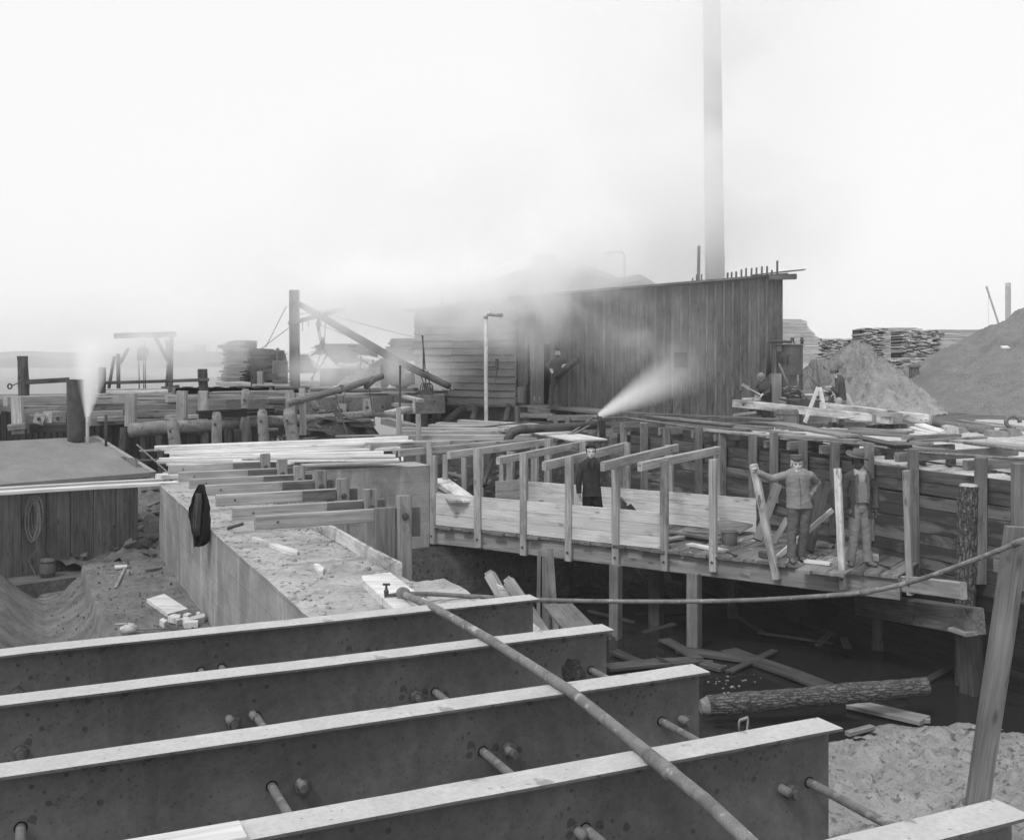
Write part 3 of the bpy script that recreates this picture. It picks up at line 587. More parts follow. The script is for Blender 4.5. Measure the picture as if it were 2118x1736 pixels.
# legs below the platform
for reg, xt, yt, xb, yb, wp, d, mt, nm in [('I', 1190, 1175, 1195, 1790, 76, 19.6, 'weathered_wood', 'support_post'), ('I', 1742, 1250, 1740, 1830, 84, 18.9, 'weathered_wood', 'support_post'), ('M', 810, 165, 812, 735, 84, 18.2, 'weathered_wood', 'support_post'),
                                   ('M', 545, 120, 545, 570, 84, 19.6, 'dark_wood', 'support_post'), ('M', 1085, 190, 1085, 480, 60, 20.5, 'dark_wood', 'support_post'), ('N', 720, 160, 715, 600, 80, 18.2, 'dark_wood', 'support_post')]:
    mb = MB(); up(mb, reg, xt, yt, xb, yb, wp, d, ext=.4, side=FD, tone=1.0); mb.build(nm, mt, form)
for nm, xt, yt, xb, yb, wp, lab in [('brace', 1138, 1120, 1128, 1800, 30, 'thin split plank standing left of the post pair under the platform'), ('brace', 1228, 1108, 1275, 1800, 48, 'pale plank nailed leaning right beside the post under the platform')]:
    mb = MB(); up(mb, 'I', xt, yt, xb, yb, wp, 19.1, dep=.05, ext=.6); tag(mb.build('prop_plank', 'grey_wood'), lab, 'plank')
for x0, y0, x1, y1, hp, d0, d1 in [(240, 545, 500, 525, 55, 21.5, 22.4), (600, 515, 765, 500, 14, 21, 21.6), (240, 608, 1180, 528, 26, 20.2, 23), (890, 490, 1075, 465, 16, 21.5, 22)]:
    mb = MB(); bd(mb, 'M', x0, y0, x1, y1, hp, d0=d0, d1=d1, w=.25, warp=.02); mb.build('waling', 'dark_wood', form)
# dark sheeting at the back of the pit
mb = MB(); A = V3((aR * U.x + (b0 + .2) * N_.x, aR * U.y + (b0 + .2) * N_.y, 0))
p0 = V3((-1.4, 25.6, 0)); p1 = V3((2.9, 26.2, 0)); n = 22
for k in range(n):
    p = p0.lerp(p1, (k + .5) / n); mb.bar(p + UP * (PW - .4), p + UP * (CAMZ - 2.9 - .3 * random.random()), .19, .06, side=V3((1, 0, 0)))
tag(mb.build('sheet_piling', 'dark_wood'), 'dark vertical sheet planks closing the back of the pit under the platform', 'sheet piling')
mb = MB(); bd(mb, 'K', 880, 1600, 1565, 1700, 140, d0=18.0, d1=14.9, w=.3); P = at('N', 740, 60, d=18.2)
tb = thing('heavy_timber', 'heavy wet square timber end sticking out below the platform at right', 'timber', at('N', 1375, 275, d=15.3))
mb = MB(); bd(mb, 'N', 560, 20, 1318, 132, 150, d0=18.6, d1=15.4, w=.34, tone=1.8); bm_ = mb.build('beam', 'dark_wood', tb)
mb = MB(); nut(mb, at('N', 1240, 178, d=15.42), V3((-.5, -.85, 0)), .03, .02, .016, .02); mb.build('bolt', 'iron', tb)
mb = MB(); bd(mb, 'N', 1208, 258, 1330, 300, 28, d0=15.6, d1=15.3, w=.25); mb.build('block', 'mid_wood', tb)
mb = MB(); up(mb, 'N', 1302, 312, 1345, 870, 95, 15.8, w=.27, side=Wd); tag(mb.build('pile', 'dark_wood'), 'dark square pile holding the heavy timber end at the right of the pit', 'pile')
mb = MB(); up(mb, 'N', 1375, 300, 1380, 900, 90, 16.1, w=.3, side=Wd); tag(mb.build('pile', 'wet_shade_wood'), 'black wet pile just behind the square pile at the pit right', 'pile')
# ================================================================ plank wall on the right
pw_ = thing('plank_wall', 'tall dark plank retaining wall with upright posts, wet patches on its lower boards', 'retaining wall', wl(8))
mb = MB(); top = CAMZ - 1.79
for k in range(2):
    for s0, s1 in ((-.2, 4.4), (4.4, 8.9), (8.9, 14.5)):
        z = top - .2 * (k + .5) + .0; mb.bar(wl(s0, -.03) + UP * z, wl(s1, -.03) + UP * z, .19, .05, side=UP, warp=.012)
mb.build('upper_planks', 'dark_wood', pw_)
mb = MB()
for k in range(3): z = CAMZ - 1.56 - .2 * (k + .5); mb.bar(wl(-.2, .35) + UP * z, wl(3.4, .35) + UP * z, .192, .05, side=UP, warp=.012); mb.bar(wl(3.4, .35) + UP * z, wl(7.4, .35) + UP * z, .192, .05, side=UP, warp=.012)
mb.build('back_planks', 'dark_wood', pw_)
mb = MB(); mbl = MB()
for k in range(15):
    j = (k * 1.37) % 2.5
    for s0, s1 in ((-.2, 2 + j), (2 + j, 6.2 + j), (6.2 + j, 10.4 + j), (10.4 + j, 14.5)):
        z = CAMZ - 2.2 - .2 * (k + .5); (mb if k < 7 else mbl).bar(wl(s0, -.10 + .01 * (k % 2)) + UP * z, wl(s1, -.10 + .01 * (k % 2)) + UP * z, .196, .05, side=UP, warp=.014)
mb.build('lower_planks', 'wet_planks', pw_); mbl.build('shaded_foot_planks', 'wet_shade_wood', pw_)  # foot rows: shade under the platform painted in as near-black wood
wposts = [('I', 1830, 80, 1830, 640, 56), ('I', 1995, 85, 1998, 660, 60), ('J', 160, 190, 165, 770, 60), ('J', 340, 222, 345, 420, 62), ('J', 605, 222, 608, 800, 62), ('J', 800, 250, 800, 820, 64), ('J', 1052, 280, 1050, 840, 64), ('J', 1222, 265, 1228, 840, 64),
          ('K', 245, 330, 250, 700, 66), ('K', 508, 345, 505, 1100, 68), ('K', 785, 355, 790, 1150, 72), ('K', 1148, 402, 1160, 1440, 76), ('K', 1708, 470, 1700, 1500, 86), ('K', 2010, 520, 2010, 1560, 90)]
WP = []
for i, (reg, xt, yt, xb, yb, wp) in enumerate(wposts):
    P = onp(reg, xt, yt, wl(0, -.2), Wd); mb = MB(); P2, Q2 = up(mb, reg, xt, yt, xb, yb, wp, P.y, dep=.13, side=(1, 0, 0), tone=random.uniform(.9, 1.2)); WP.append(P2); po = mb.build('post', 'weathered_wood', pw_)
    mb = MB()
    for dz in (.12, .2): c = P2 + V3((.08, .03, -dz)); mb.tube([c, c + V3((.07, 0, .01))], .006, 6)
    mb.build('nail', 'iron', po)
# caps of the second formwork: from the wall posts back over the sand
for i, (reg, x0, y0, x1, y1, hp) in enumerate([('K', -60, 330, 170, 318, 60), ('K', 130, 338, 400, 322, 70), ('K', 396, 370, 700, 352, 70), ('K', 675, 395, 1480, 268, 70), ('K', 1018, 428, 2000, 392, 78), ('K', 1582, 492, 2100, 480, 84), ('J', 290, 225, 580, 225, 60), ('J', 560, 250, 1000, 235, 60), ('J', 745, 278, 1150, 265, 60), ('I', 1740, 110, 2042, 95, 50), ('J', 0, 180, 330, 175, 50)]):
    P = onp(reg, x0, y0, wl(0, -.28), Wd); dd_ = U; Q = onp(reg, x1, y1, P, U); L = min(4.5, max(.8, (Q - P).length))
    th = pxm(reg, hp, P.y); mb = MB(); A = P - UP * th / 2 + N_ * .05; mb.bar(A, A + U * L, .09, th, side=N_, tone=random.uniform(.95, 1.3)); mb.build('cap', 'weathered_wood', pw_)
for reg, x, yt, yb, wp, back in [('K', 952, 440, 552, 62, 1.6), ('K', 1210, 440, 570, 40, 1.2), ('K', 1456, 480, 585, 62, 1.5), ('K', 1790, 570, 640, 66, 1.2), ('J', 660, 500, 560, 60, 1.0), ('K', 1880, 380, 440, 40, 2.5)]:
    P = onp(reg, x, yt, wl(0, back), Wd); mb = MB(); up(mb, reg, x, yt, x, yb, wp, P.y, dep=.12, w=.15, ext=.3); mb.build('short_post', 'dark_wood', pw_)
mb = MB(); P = wl(8.2, -.3); bd(mb, 'K', 1040, 1435, 1520, 1490, 130, d0=16.45, d1=15.2, w=.12, tone=1.2); mb.build('edge_beam', 'grey_wood', pw_)
mb = MB(); P = at('K', 1590, 700, d=16.3); Q = at('N', 1330, 60, d=16.3)
pts = [P.lerp(Q + UP * 0, k / 40) for k in range(41)]; pts.append(V3((Q.x, Q.y, PW)))
lg = thing('bark_pile', 'rough round pile with its bark on, standing by the plank wall at right', 'pile', V3((P.x, P.y, PW)))
mb.tube(pts, .148, 40, rough=.16, fr=9); mb.build('trunk', 'bark', lg)
mb = MB(); mb.tube([P + UP * .001, P + V3((.0, 0, .03))], [.14, .12], 24, rough=.1); mb.build('cut_top', 'limed_wood', lg)
# leaning plank close to the camera at the right
mb = MB(); P = at('K', 1975, 1130, d=8.4); Q = at('N', 1412, 1490, d=8.8); x = (Q - P).normalized(); mb.bar(P - x * .1, Q + x * 1.6, .19, .06, side=(1, 0, 0), warp=.01, tone=.8, seg=14)
tag(mb.build('leaning_plank', 'grey_wood'), 'tall grey plank leaning at the right edge of the photo behind the nearest beam', 'plank')
# ================================================================ things in the pit water
mb = MB(); P = at('M', 925, 1080, h=4.66); Q = at('N', 1060, 668, h=4.5)
pts = [P.lerp(Q, k / 60) for k in range(61)]; lg = thing('bark_log', 'thick log with rough bark lying across planks in the pit water', 'log', P)
mb.tube(pts, [.14 + .008 * math.sin(k * .2) - .0002 * k for k in range(61)], 48, rough=.12, fr=8); mb.build('trunk', 'bark', lg)
mb = MB(); x = (Q - P).normalized(); mb.tube([P - x * .11, P - x * .004], [.09, .13], 24, rough=.1); mb.build('cut_end', 'pale_log', lg)
pit = [('plank', 'thin plank floating at left of the support post in the pit', 'M', 240, 820, 860, 768, 16, .3), ('plank', 'broken plank stub floating over the middle beam end', 'M', 860, 785, 1010, 818, 18, .22),
       ('plank', 'plank running from the support post out over the pit water', 'M', 700, 690, 1275, 768, 12, .3), ('plank', 'long dark plank sloping towards the bark log in the pit', 'M', 1010, 690, 1700, 948, 14, .34),
       ('plank', 'pale muddy plank leading from under the bark log to the mud bank', 'N', 500, 795, 1010, 918, 24, .34), ('plank', 'short torn block on the end of the pale plank at the mud', 'N', 915, 893, 1085, 900, 26, .14),
       ('plank', 'small square block floating between near beam and mud bank', 'M', 1912, 1262, 2080, 1215, 26, .09), ('plank', 'thin stick across the floating boards left of the support post', 'M', 535, 748, 960, 762, 8, .06),
       ('plank', 'dark board far back in the pit water right of the posts', 'M', 240, 690, 420, 775, 6, .2)]
for nm, lab, reg, x0, y0, x1, y1, hp, w in pit:
    mb = MB(); bd(mb, reg, x0, y0, x1, y1, hp, h=4.86, w=w, warp=.03, t=.06); tag(mb.build(nm, 'dark_wood' if 'pale' not in lab and 'block' not in lab else 'grey_wood'), lab, 'plank', 'planks afloat in the pit')
mb = MB()
for k in range(26):
    x, y = random.gauss(1090, 90), random.gauss(925, 45); p = at('M', x, y, h=4.945); r = random.uniform(.006, .024)
    a = random.uniform(0, 3); mb.prism([(p.x + r * math.cos(a + q * 1.05) * random.uniform(.6, 1.4), p.y + r * 1.3 * math.sin(a + q * 1.05)) for q in range(6)], PW + .004, PW + .012)
o = mb.build('foam_flecks', 'grey_wood'); tag(o, 'pale flecks of scum drifting on the dark pit water', 'scum', kind='stuff')
struct(terrain('pit_bottom_mud', 'earth', lambda x, y: PW - .25 + .5 * max(0, min(1, (y - 20.5) / 3)) * (.6 + .8 * fbm(x * .8, y * .8)) + .16 * fbm(x * 2.4, y * 2.4) + .04 * fbm(x * 9, y * 9), -1.8, 7.5, 15.5, 26.5, 90, 100))
mb = MB(); rs = random.Random(5)
for k in range(28):
    x = rs.uniform(.6, 6.6); y = rs.uniform(15.2, 24.5)
    if (V3((x, y, 0)) - V3((Wp.x, Wp.y, 0))).dot(Wn) > -.5: continue
    a_ = rs.uniform(0, 3.14); l_ = rs.uniform(.15, 1.5) * rs.choice([.3, 1, 1]); p = V3((x, y, PW + rs.uniform(.0, .12))); mb.bar(p, p + V3((math.cos(a_) * l_, math.sin(a_) * l_, rs.uniform(-.03, .15))), rs.uniform(.04, .22), rs.uniform(.02, .05), tone=rs.uniform(.4, 1.35), warp=.02)
tag(mb.build('floating_scraps', 'dark_wood'), 'broken boards and scraps littering the dark pit bottom under the platform', 'debris', kind='stuff')
# spade in the mud
P = at('M', 1168, 1178, d=13.2); t = thing('spade', 'spade stuck in the wet mud, D-handle up behind the near beam', 'spade', P - UP * .9)
mb = MB(); s_ = V3((1, .2, 0)).normalized(); x = V3((-.05, .1, -1)).normalized(); r = .013
mb.tube([P + s_ * -.055 - UP * .14, P + s_ * -.055 - UP * .02, P + s_ * -.045, P + s_ * .06 + UP * .03, P + s_ * .065 + UP * .0, P + s_ * .05 - UP * .13, P - UP * .2, P - UP * .75], [.012, .014, .02, .02, .014, .012, .016, .018], 10); mb.build('handle', 'mid_wood', t, smooth=True)
mb = MB(); c = P - UP * .9; mb.loft([c + s_ * -.09 + UP * .15, c + s_ * .09 + UP * .15, c + s_ * .07 - UP * .15, c + s_ * -.07 - UP * .15], [c + s_ * -.09 + UP * .15 + V3((0, .012, 0)), c + s_ * .09 + UP * .15 + V3((0, .012, 0)), c + s_ * .07 - UP * .15 + V3((0, .012, 0)), c + s_ * -.07 - UP * .15 + V3((0, .012, 0))]); mb.build('blade', 'iron', t)
# stakes behind the farthest beam
for i, (x0, y0, x1, y1, lab) in enumerate([(735, 1325, 870, 1560, 'left of two round-topped stakes rising behind the farthest beam'), (890, 1380, 1040, 1600, 'right of two round-topped stakes rising behind the farthest beam')]):
    mb = MB(); P = at('I', x0, y0, d=10.2 - .3 * i); Q = at('I', x1, y1, d=10.0 - .3 * i); x = (Q - P).normalized(); Q = Q + x * 2
    mb.bar(P - x * .0, Q, pxm('I', 92, 10), .08, side=(.87, -.2, .45), tone=1.1); k = len(mb.v); mb.bar(P - x * .035, P, pxm('I', 64, 10), .06, side=(.87, -.2, .45), tone=1.2)
    tag(mb.build('stake', 'grey_wood'), lab, 'stake', 'stakes by the farthest beam')
mb = MB(); P = at('I', 815, 1450, d=9.9); mb.loft([P + V3((-.03, 0, .05)), P + V3((.03, 0, .03)), P + V3((.18, 0, -.12)), P + V3((.06, 0, -.16))], [P + V3((-.03, .05, .05)), P + V3((.03, .05, .03)), P + V3((.18, .05, -.12)), P + V3((.06, .05, -.16))])
tag(mb.build('wood_wedge', 'pale_wood'), 'small pale wedge between the two round-topped stakes', 'wedge')
# sloping boards beside the props
mb = MB(); P = at('L', 1440, 380, d=17.5); Q = at('L', 1590, 540, d=15.8); x = (Q - P).normalized(); mb.bar(P, Q + x * .6, .5, .05, side=(1, .3, 0), tone=.9)
tag(mb.build('plank', 'weathered_wood'), 'wide board sloping down to the right of the prop planks in the pit', 'plank')
# ================================================================ loose things on the platform deck
zf = 3.3
def loose(name, lab, mat, reg, x0, y0, x1, y1, t, w, cat='board', group='scraps on the platform', h=3.27, tone=None):
    mb = MB(); P = at(reg, x0, y0, h=h); Q = at(reg, x1, y1, h=h); x = (Q - P).normalized(); b = x.cross(UP).normalized(); b = b if b.y > 0 else -b
    mb.bar(P + b * w / 2, Q + b * w / 2, w, t, side=b, warp=.01, tone=tone or 1.0); return tag(mb.build(name, mat), lab, cat, group)
loose('board', 'pale board end lying on the deck left of the bucket', 'fresh_wood', 'J', 495, 1180, 790, 1235, .045, .18)
loose('board', 'dark long board on the deck behind the pale one', 'dark_wood', 'J', 350, 1095, 690, 1155, .05, .12)
loose('board', 'second dark board lying on the long one near the bucket', 'weathered_wood', 'J', 350, 1075, 770, 1140, .05, .08, h=3.2)
loose('board', 'short tan board crossing the dark boards by a front post', 'grey_wood', 'J', 350, 1145, 495, 1120, .05, .16, h=3.24)
loose('board', 'thin batten behind the bucket along the back panel', 'grey_wood', 'J', 470, 1065, 790, 1090, .03, .05)
loose('board', 'small block on the deck left of the leaning post foot', 'dark_wood', 'J', 1090, 1255, 1170, 1270, .1, .14, h=3.24)
loose('board', 'bright split board lying before the bearded man', 'pale_wood', 'J', 1460, 1318, 1672, 1340, .05, .13)
loose('board', 'dark plank behind the bearded man along the wall foot', 'weathered_wood', 'J', 1195, 1150, 1690, 1200, .05, .2)
loose('board', 'pair of thin strips on the deck by the left front post', 'mid_wood', 'J', 352, 1190, 380, 1195, .06, .1)
loose('board', 'pale block at the foot of the wall beside the man in the hat', 'fresh_wood', 'K', 798, 1290, 858, 1292, .11, .12, h=3.24)
loose('board', 'short block lying far back inside the formwork', 'grey_wood', 'I', 520, 575, 582, 570, .08, .12, h=3.25)
loose('board', 'pale stub on the deck behind the second front post', 'fresh_wood', 'I', 590, 662, 690, 668, .06, .16)
mb = MB(); P = at('J', 1015, 1100, h=3.28); mb.loft([P + V3((-.62, .25, .02)), P + V3((-.45, .5, .22)), P + V3((.12, .2, .14)), P + V3((-.25, -.05, 0))], [P + V3((-.62, .27, .05)), P + V3((-.45, .52, .25)), P + V3((.12, .22, .17)), P + V3((-.25, -.03, .03))])
tag(mb.build('board', 'weathered_wood'), 'tilted square board leaning by the back panel right of the bucket', 'board')
# wide pale boards slanting inside the left end
for x0, y0, x1, y1, w, lab in [(330, 540, 520, 690, .34, 'brightest wide board slanting inside the formwork at its left end'), (296, 560, 470, 690, .3, 'second wide board slanting beside the brightest one'), (292, 610, 380, 690, .22, 'third shorter board slanting beside the left end post')]:
    mb = MB(); P = at('I', x0, y0, d=23.4); Q = at('I', x1 + 60, y1, d=20.9); mb.bar(P, Q - UP * .08, w, .04, side=(1, .25, 0), tone=1.1); tag(mb.build('board', 'pale_wood' if w > .33 else 'mid_wood'), lab, 'board', 'slanting boards in the formwork')
# diagonal props among the men
for (reg, x0, y0, x1, y1, wp, d0, d1, mat, lab) in [('J', 1252, 680, 1085, 1135, 72, 19.6, 18.8, 'weathered_wood', 'wide grey plank propped left behind the bearded man'), ('J', 1640, 655, 1498, 1225, 90, 19.0, 18.2, 'dark_wood', 'wide dark plank propped right behind the bearded man'),
        ('J', 1330, 960, 1215, 1165, 46, 18.9, 18.6, 'grey_wood', 'narrow rounded prop left of the bearded man knees'), ('J', 1700, 895, 1240, 1290, 40, 17.9, 17.9, 'fresh_wood', 'bright split stick slanting across between the bearded man and the hat man'),
        ('K', 555, 600, 508, 1290, 14, 18.0, 17.9, 'grey_wood', 'thin lath standing behind the whitewashed post')]:
    mb = MB(); up(mb, reg, x0, y0, x1, y1, wp, d0, dep=.05, db=d1); tag(mb.build('prop_board', mat), lab, 'board')
mb = MB(); P = at('R', 1180, 1290, d=19.5); Q = at('R', 1400, 1560, d=19.4); x = (Q - P).normalized(); s_ = x.cross(V3((0, 1, 0))).normalized(); s_ = s_ if s_.z > 0 else -s_
nb = thing('notched_board', 'dark notched board with a step cut, poking above the front panel', 'board', Q)
mb.bar(P, Q + x * .2, .05, .12, side=(0, 1, 0), tone=1); mb.bar(P.lerp(Q, .55) + s_ * .09, Q + x * .2 + s_ * .09, .05, .1, side=(0, 1, 0), tone=1); mb.build('board', 'dark_wood', nb)
mb = MB(); mb.bar(P + s_ * .075, P.lerp(Q, .45) + s_ * .075, .12, .03, side=(0, 1, 0), tone=1); mb.build('cleat', 'mid_wood', nb)
# bucket
P = at('J', 853, 1178, h=3.3); t = thing('bucket', 'dented metal bucket with wire handle on the platform deck', 'bucket', P)
mb = MB(); r0 = pxm('J', 58, P.y); r1 = pxm('J', 72, P.y); hb = pxm('J', 108, P.y)
mb.tube([P, P + UP * hb, P + UP * hb * .999, P + UP * .05], [r0, r1, r1 * .96, r0 * .9], 28, cap=False, rough=.03); mb.tube([P, P + UP * .01], r0, 28); mb.build('body', 'boiler_iron', t, smooth=True)
mb = MB(); ring = [P + UP * hb + V3((math.cos(a_) * r1, math.sin(a_) * r1, .004 * math.sin(a_ * 3))) for a_ in [k * math.pi / 14 for k in range(29)]]; mb.tube(ring, .008, 6); mb.build('rim', 'rusty_pipe', t)
mb = MB(); mb.tube([P + UP * (hb * .95) + V3((r1 * math.cos(a_), -.03 - r1 * .7 * math.sin(a_), -.3 * r1 * math.sin(a_) + .01)) for a_ in [k * math.pi / 12 for k in range(13)]], .004, 6); mb.build('handle', 'iron', t)
# hammer and adze on deck
for reg, x0, y0, x1, y1, lab in [('J', 790, 1205, 900, 1265, 'long-handled hammer on the deck right of the front post'), ('K', 835, 1330, 940, 1362, 'hammer lying on the deck by the hat man boots')]:
    P = at(reg, x0, y0, h=3.28); Q = at(reg, x1, y1, h=3.27); t = thing('hammer', lab, 'hammer', P); mb = MB(); mb.tube([P, Q], [.012, .016], 8); mb.build('handle', 'dark_wood', t)
    mb = MB(); mb.bar(Q + V3((-.02, -.07, .0)), Q + V3((.03, .07, .0)), .035, .035); mb.build('head', 'iron', t)
# chips
mb = MB()
for k in range(150):
    reg, x, y = random.choice([('J', random.uniform(360, 1280), random.uniform(1065, 1290)), ('J', random.uniform(1300, 1760), random.uniform(1230, 1330)), ('I', random.uniform(430, 760), random.uniform(560, 670))])
    p = at(reg, x, y, h=3.295); a_ = random.uniform(0, 3.1); l_ = random.uniform(.02, .09); mb.bar(p, p + V3((math.cos(a_) * l_, math.sin(a_) * l_, .004)), random.uniform(.006, .025), .006, tone=random.uniform(.5, 1.3), seg=1)
tag(mb.build('wood_chips', 'fresh_wood'), 'wood chips and shavings strewn over the platform deck', 'wood chips', kind='stuff')
# ================================================================ lumber on the cross wall
st = [('topmost long board of the pile on the cross wall', 32, 232, 1795, 165, 36, 22.3, 23.6, .18, 'fresh_wood'), ('second board from the top of the cross wall pile, its end set back', 100, 270, 1830, 195, 16, 22.2, 23.5, .3, 'fresh_wood'),
      ('third board of the cross wall pile, split near its left end', 135, 286, 1530, 222, 20, 22.1, 23.3, .3, 'fresh_wood'), ('fourth board of the cross wall pile', 135, 308, 1740, 240, 26, 22.0, 23.2, .3, 'fresh_wood'),
      ('lower thick board of the cross wall pile, left end by the rope', 62, 318, 760, 300, 22, 21.6, 22.2, .25, 'pale_wood'), ('lowest long board of the cross wall pile, jutting farthest left', 42, 336, 900, 318, 20, 21.3, 21.9, .3, 'pale_wood'), ('thin board under the cross wall pile', 110, 357, 1000, 345, 12, 21.2, 21.8, .25, 'fresh_wood'),
      ('wide board end at the right of the cross wall pile', 1532, 210, 2083, 196, 52, 23.0, 24.2, .25, 'mid_wood'), ('short wide board end under the right end of the pile', 1300, 160, 1795, 150, 12, 24.0, 24.6, .2, 'grey_wood')]
for lab, x0, y0, x1, y1, hp, d0, d1, w, mt in st: board('board', lab, 'board', mt, 'H', x0, y0, x1, y1, hp, d0=d0, d1=d1, w=w, group='boards piled on the cross wall')
st = [('top board of the small near stack on the cross wall', 713, 290, 1625, 270, 22, 20.7, 21.3, .25, 'pale_wood'), ('second board of the small near stack', 637, 312, 1705, 295, 18, 20.5, 21.1, .3, 'pale_wood'), ('third board of the small near stack, jutting left', 573, 335, 1730, 322, 15, 20.4, 21.0, .3, 'pale_wood'),
      ('dark-edged lowest board of the small near stack at right', 1065, 362, 1740, 335, 14, 20.3, 21.0, .28, 'mid_wood'), ('short lowest board of the small near stack at left', 780, 352, 978, 350, 12, 20.2, 20.4, .28, 'fresh_wood')]
for lab, x0, y0, x1, y1, hp, d0, d1, w, mt in st: board('board', lab, 'board', mt, 'H', x0, y0, x1, y1, hp, d0=d0, d1=d1, w=w, group='small stack of boards on the cross wall')
# two long planks running out to the left from the wall corner
board('plank', 'far one of the two long planks running left from the wall corner', 'plank', 'pale_wood', 'G', -300, 452, 1130, 372, 26, d0=16.6, d1=18.6, w=.16)
board('plank', 'near one of the two long planks running left from the wall corner', 'plank', 'pale_wood', 'G', -300, 478, 1240, 392, 26, d0=16.2, d1=18.2, w=.2)
board('plank', 'short pale board across the wall corner under the two long planks', 'plank', 'pale_wood', 'G', 1120, 345, 1245, 340, 34, d0=18.6, d1=18.8, w=.3)
# loose things on the wall top and slab
def flat(name, lab, mat, reg, pts, h, t, cat='board', group=None, tone=1.0):
    mb = MB(); P = [at(reg, x, y, h=h) for x, y in pts]; mb.prism([(p.x, p.y) for p in P], P[0].z - t, P[0].z, tone); return tag(mb.build(name, mat), lab, cat, group)
flat('board', 'thin pale batten lying on the wall top before the nearest strut', 'fresh_wood', 'H', [(706, 862), (716, 856), (1030, 952), (1022, 968), (975, 966)], 2.06, .04)
flat('board', 'small split stub on the middle of the wall top', 'pale_wood', 'H', [(1136, 1048), (1160, 1040), (1208, 1070), (1200, 1100), (1175, 1100)], 2.06, .04)
flat('board', 'dark stick at the left edge of the wall top', 'dark_wood', 'H', [(535, 795), (540, 788), (645, 758), (650, 764), (540, 800)], 2.07, .03)
flat('plank', 'big white plank on the wall top under the stop cock', 'pale_wood', 'H', [(1470, 1128), (1668, 1106), (1960, 1330), (1700, 1350), (1612, 1282), (1480, 1160)], 2.03, .07, 'plank', tone=1.0)
flat('plank', 'white plank end beside the farthest beam on the wall top', 'pale_wood', 'H', [(1612, 1285), (1700, 1270), (1880, 1335), (1700, 1362)], 1.99, .05, 'plank', tone=.95)
flat('board', 'wide pale board lying on the lower slab', 'pale_wood', 'G', [(1018, 1205), (1140, 1168), (1305, 1272), (1165, 1308)], 3.22, .05)
flat('board', 'pointed stick lying on the lower slab', 'grey_wood', 'G', [(868, 970), (884, 968), (812, 1122), (796, 1128), (794, 1112)], 3.24, .03)
flat('board', 'short crossing stick at the head of the pointed stick', 'fresh_wood', 'G', [(795, 976), (800, 970), (884, 966), (882, 980), (800, 990)], 3.22, .025)
scr = [([(1108, 1348), (1130, 1335), (1165, 1352), (1140, 1370)], 'left block of the offcuts by the wide board'), ([(1165, 1325), (1200, 1308), (1255, 1312), (1245, 1335), (1205, 1338)], 'flat chunky offcut touching the wide board'), ([(1268, 1312), (1300, 1297), (1328, 1303), (1298, 1325)], 'small cube offcut in the middle of the heap'), ([(1265, 1338), (1280, 1328), (1320, 1330), (1318, 1350), (1268, 1352)], 'front cube of the offcut heap'),
       ([(1275, 1360), (1285, 1352), (1376, 1350), (1374, 1365), (1278, 1372)], 'nearest bar of the offcut heap'), ([(1315, 1330), (1415, 1302), (1425, 1312), (1420, 1330), (1320, 1352)], 'longest bar of the offcut heap beside the wall'), ([(1362, 1296), (1380, 1290), (1395, 1298), (1380, 1310)], 'small right block of the offcuts near the wall'), ([(1220, 1345), (1260, 1336), (1266, 1342), (1226, 1355)], 'thin chip between the offcuts')]
for pts, lab in scr: flat('offcut', lab, 'fresh_wood', 'G', pts, 3.19, .07, 'offcut', 'wood offcuts on the slab', tone=random.uniform(.75, 1.1))
flat('offcut', 'tiny cube beside the pointed stick on the slab', 'grey_wood', 'G', [(880, 1006), (888, 1000), (902, 1004), (895, 1014)], 3.2, .06, 'offcut')
mb = MB(); pts = [at('G', x, y, h=3.25) for x, y in [(1012, 1008), (1060, 1000), (1110, 992), (1125, 988), (1100, 1000), (1045, 1010), (1015, 1014)]]; mb.tube(pts, .012, 6); tag(mb.build('rope_scrap', 'dark_wood'), 'dark loop of rope scrap at the top of the lower slab', 'rope')
# gravelly crumbs on the wall top
mb = MB()
for k in range(520):
    x, y = random.choice([(random.uniform(980, 1500), 0), (random.uniform(600, 1700), 1)]); 
    a_ = random.uniform(a0 + .03, a0 + AT - .03) if random.random() < .6 else random.choice([a0 + random.uniform(.02, .25), a0 + AT - random.uniform(.02, .2)]); b_ = random.uniform(bN, b0 - 1); r = random.uniform(.005, .02) * random.choice([1, 1, 1.6]); p = ab(a_, b_, zt + .006)
    q = [(p.x + r * math.cos(i * 1.26) * random.uniform(.6, 1.3), p.y + r * math.sin(i * 1.26) * random.uniform(.6, 1.3)) for i in range(5)]; mb.prism(q, zt - .002, zt + r * .7, random.uniform(.85, 1.35))
tag(mb.build('crumbs', 'concrete_top'), 'stone crumbs and mortar chips scattered over the wall top', 'rubble', kind='stuff')
# spade handle and pale sack at the slab edge
P = at('G', 893, 1425, h=3.22); t = thing('mortar_sack', 'white lumpy sack on the slab just beyond the farthest beam', 'sack', P)
mb = MB(); bm = bmesh.new(); bmesh.ops.create_icosphere(bm, subdivisions=4, radius=1)
mb.add([P + V3((v.co.x * .10 * (1 + .12 * fbm(*(v.co * 1.7))), v.co.y * .09, .02 + v.co.z * .07 * (1 + .25 * fbm(*(v.co * 2.3))))) for v in bm.verts], [[v.index for v in f.verts] for f in bm.faces], [v.co.copy() for v in bm.verts]); bm.free(); mb.build('sack', 'hemp_pale', t, smooth=True)
P = at('G', 845, 1388, h=3.15); t = thing('shovel', 'shovel with D-handle leaning on the white sack', 'shovel', P)
mb = MB(); mb.tube([P + V3((-.075, 0, .01)), P + V3((.075, 0, .02))], .013, 8); mb.tube([P + V3((-.065, 0, .01)), P + V3((0, .02, -.03)), P + V3((.12, .08, -.07)), P + V3((.5, .25, -.1))], .012, 8); mb.tube([P + V3((.065, 0, .02)), P + V3((.0, .02, -.03))], .01, 8); mb.build('handle', 'mid_wood', t, smooth=True)
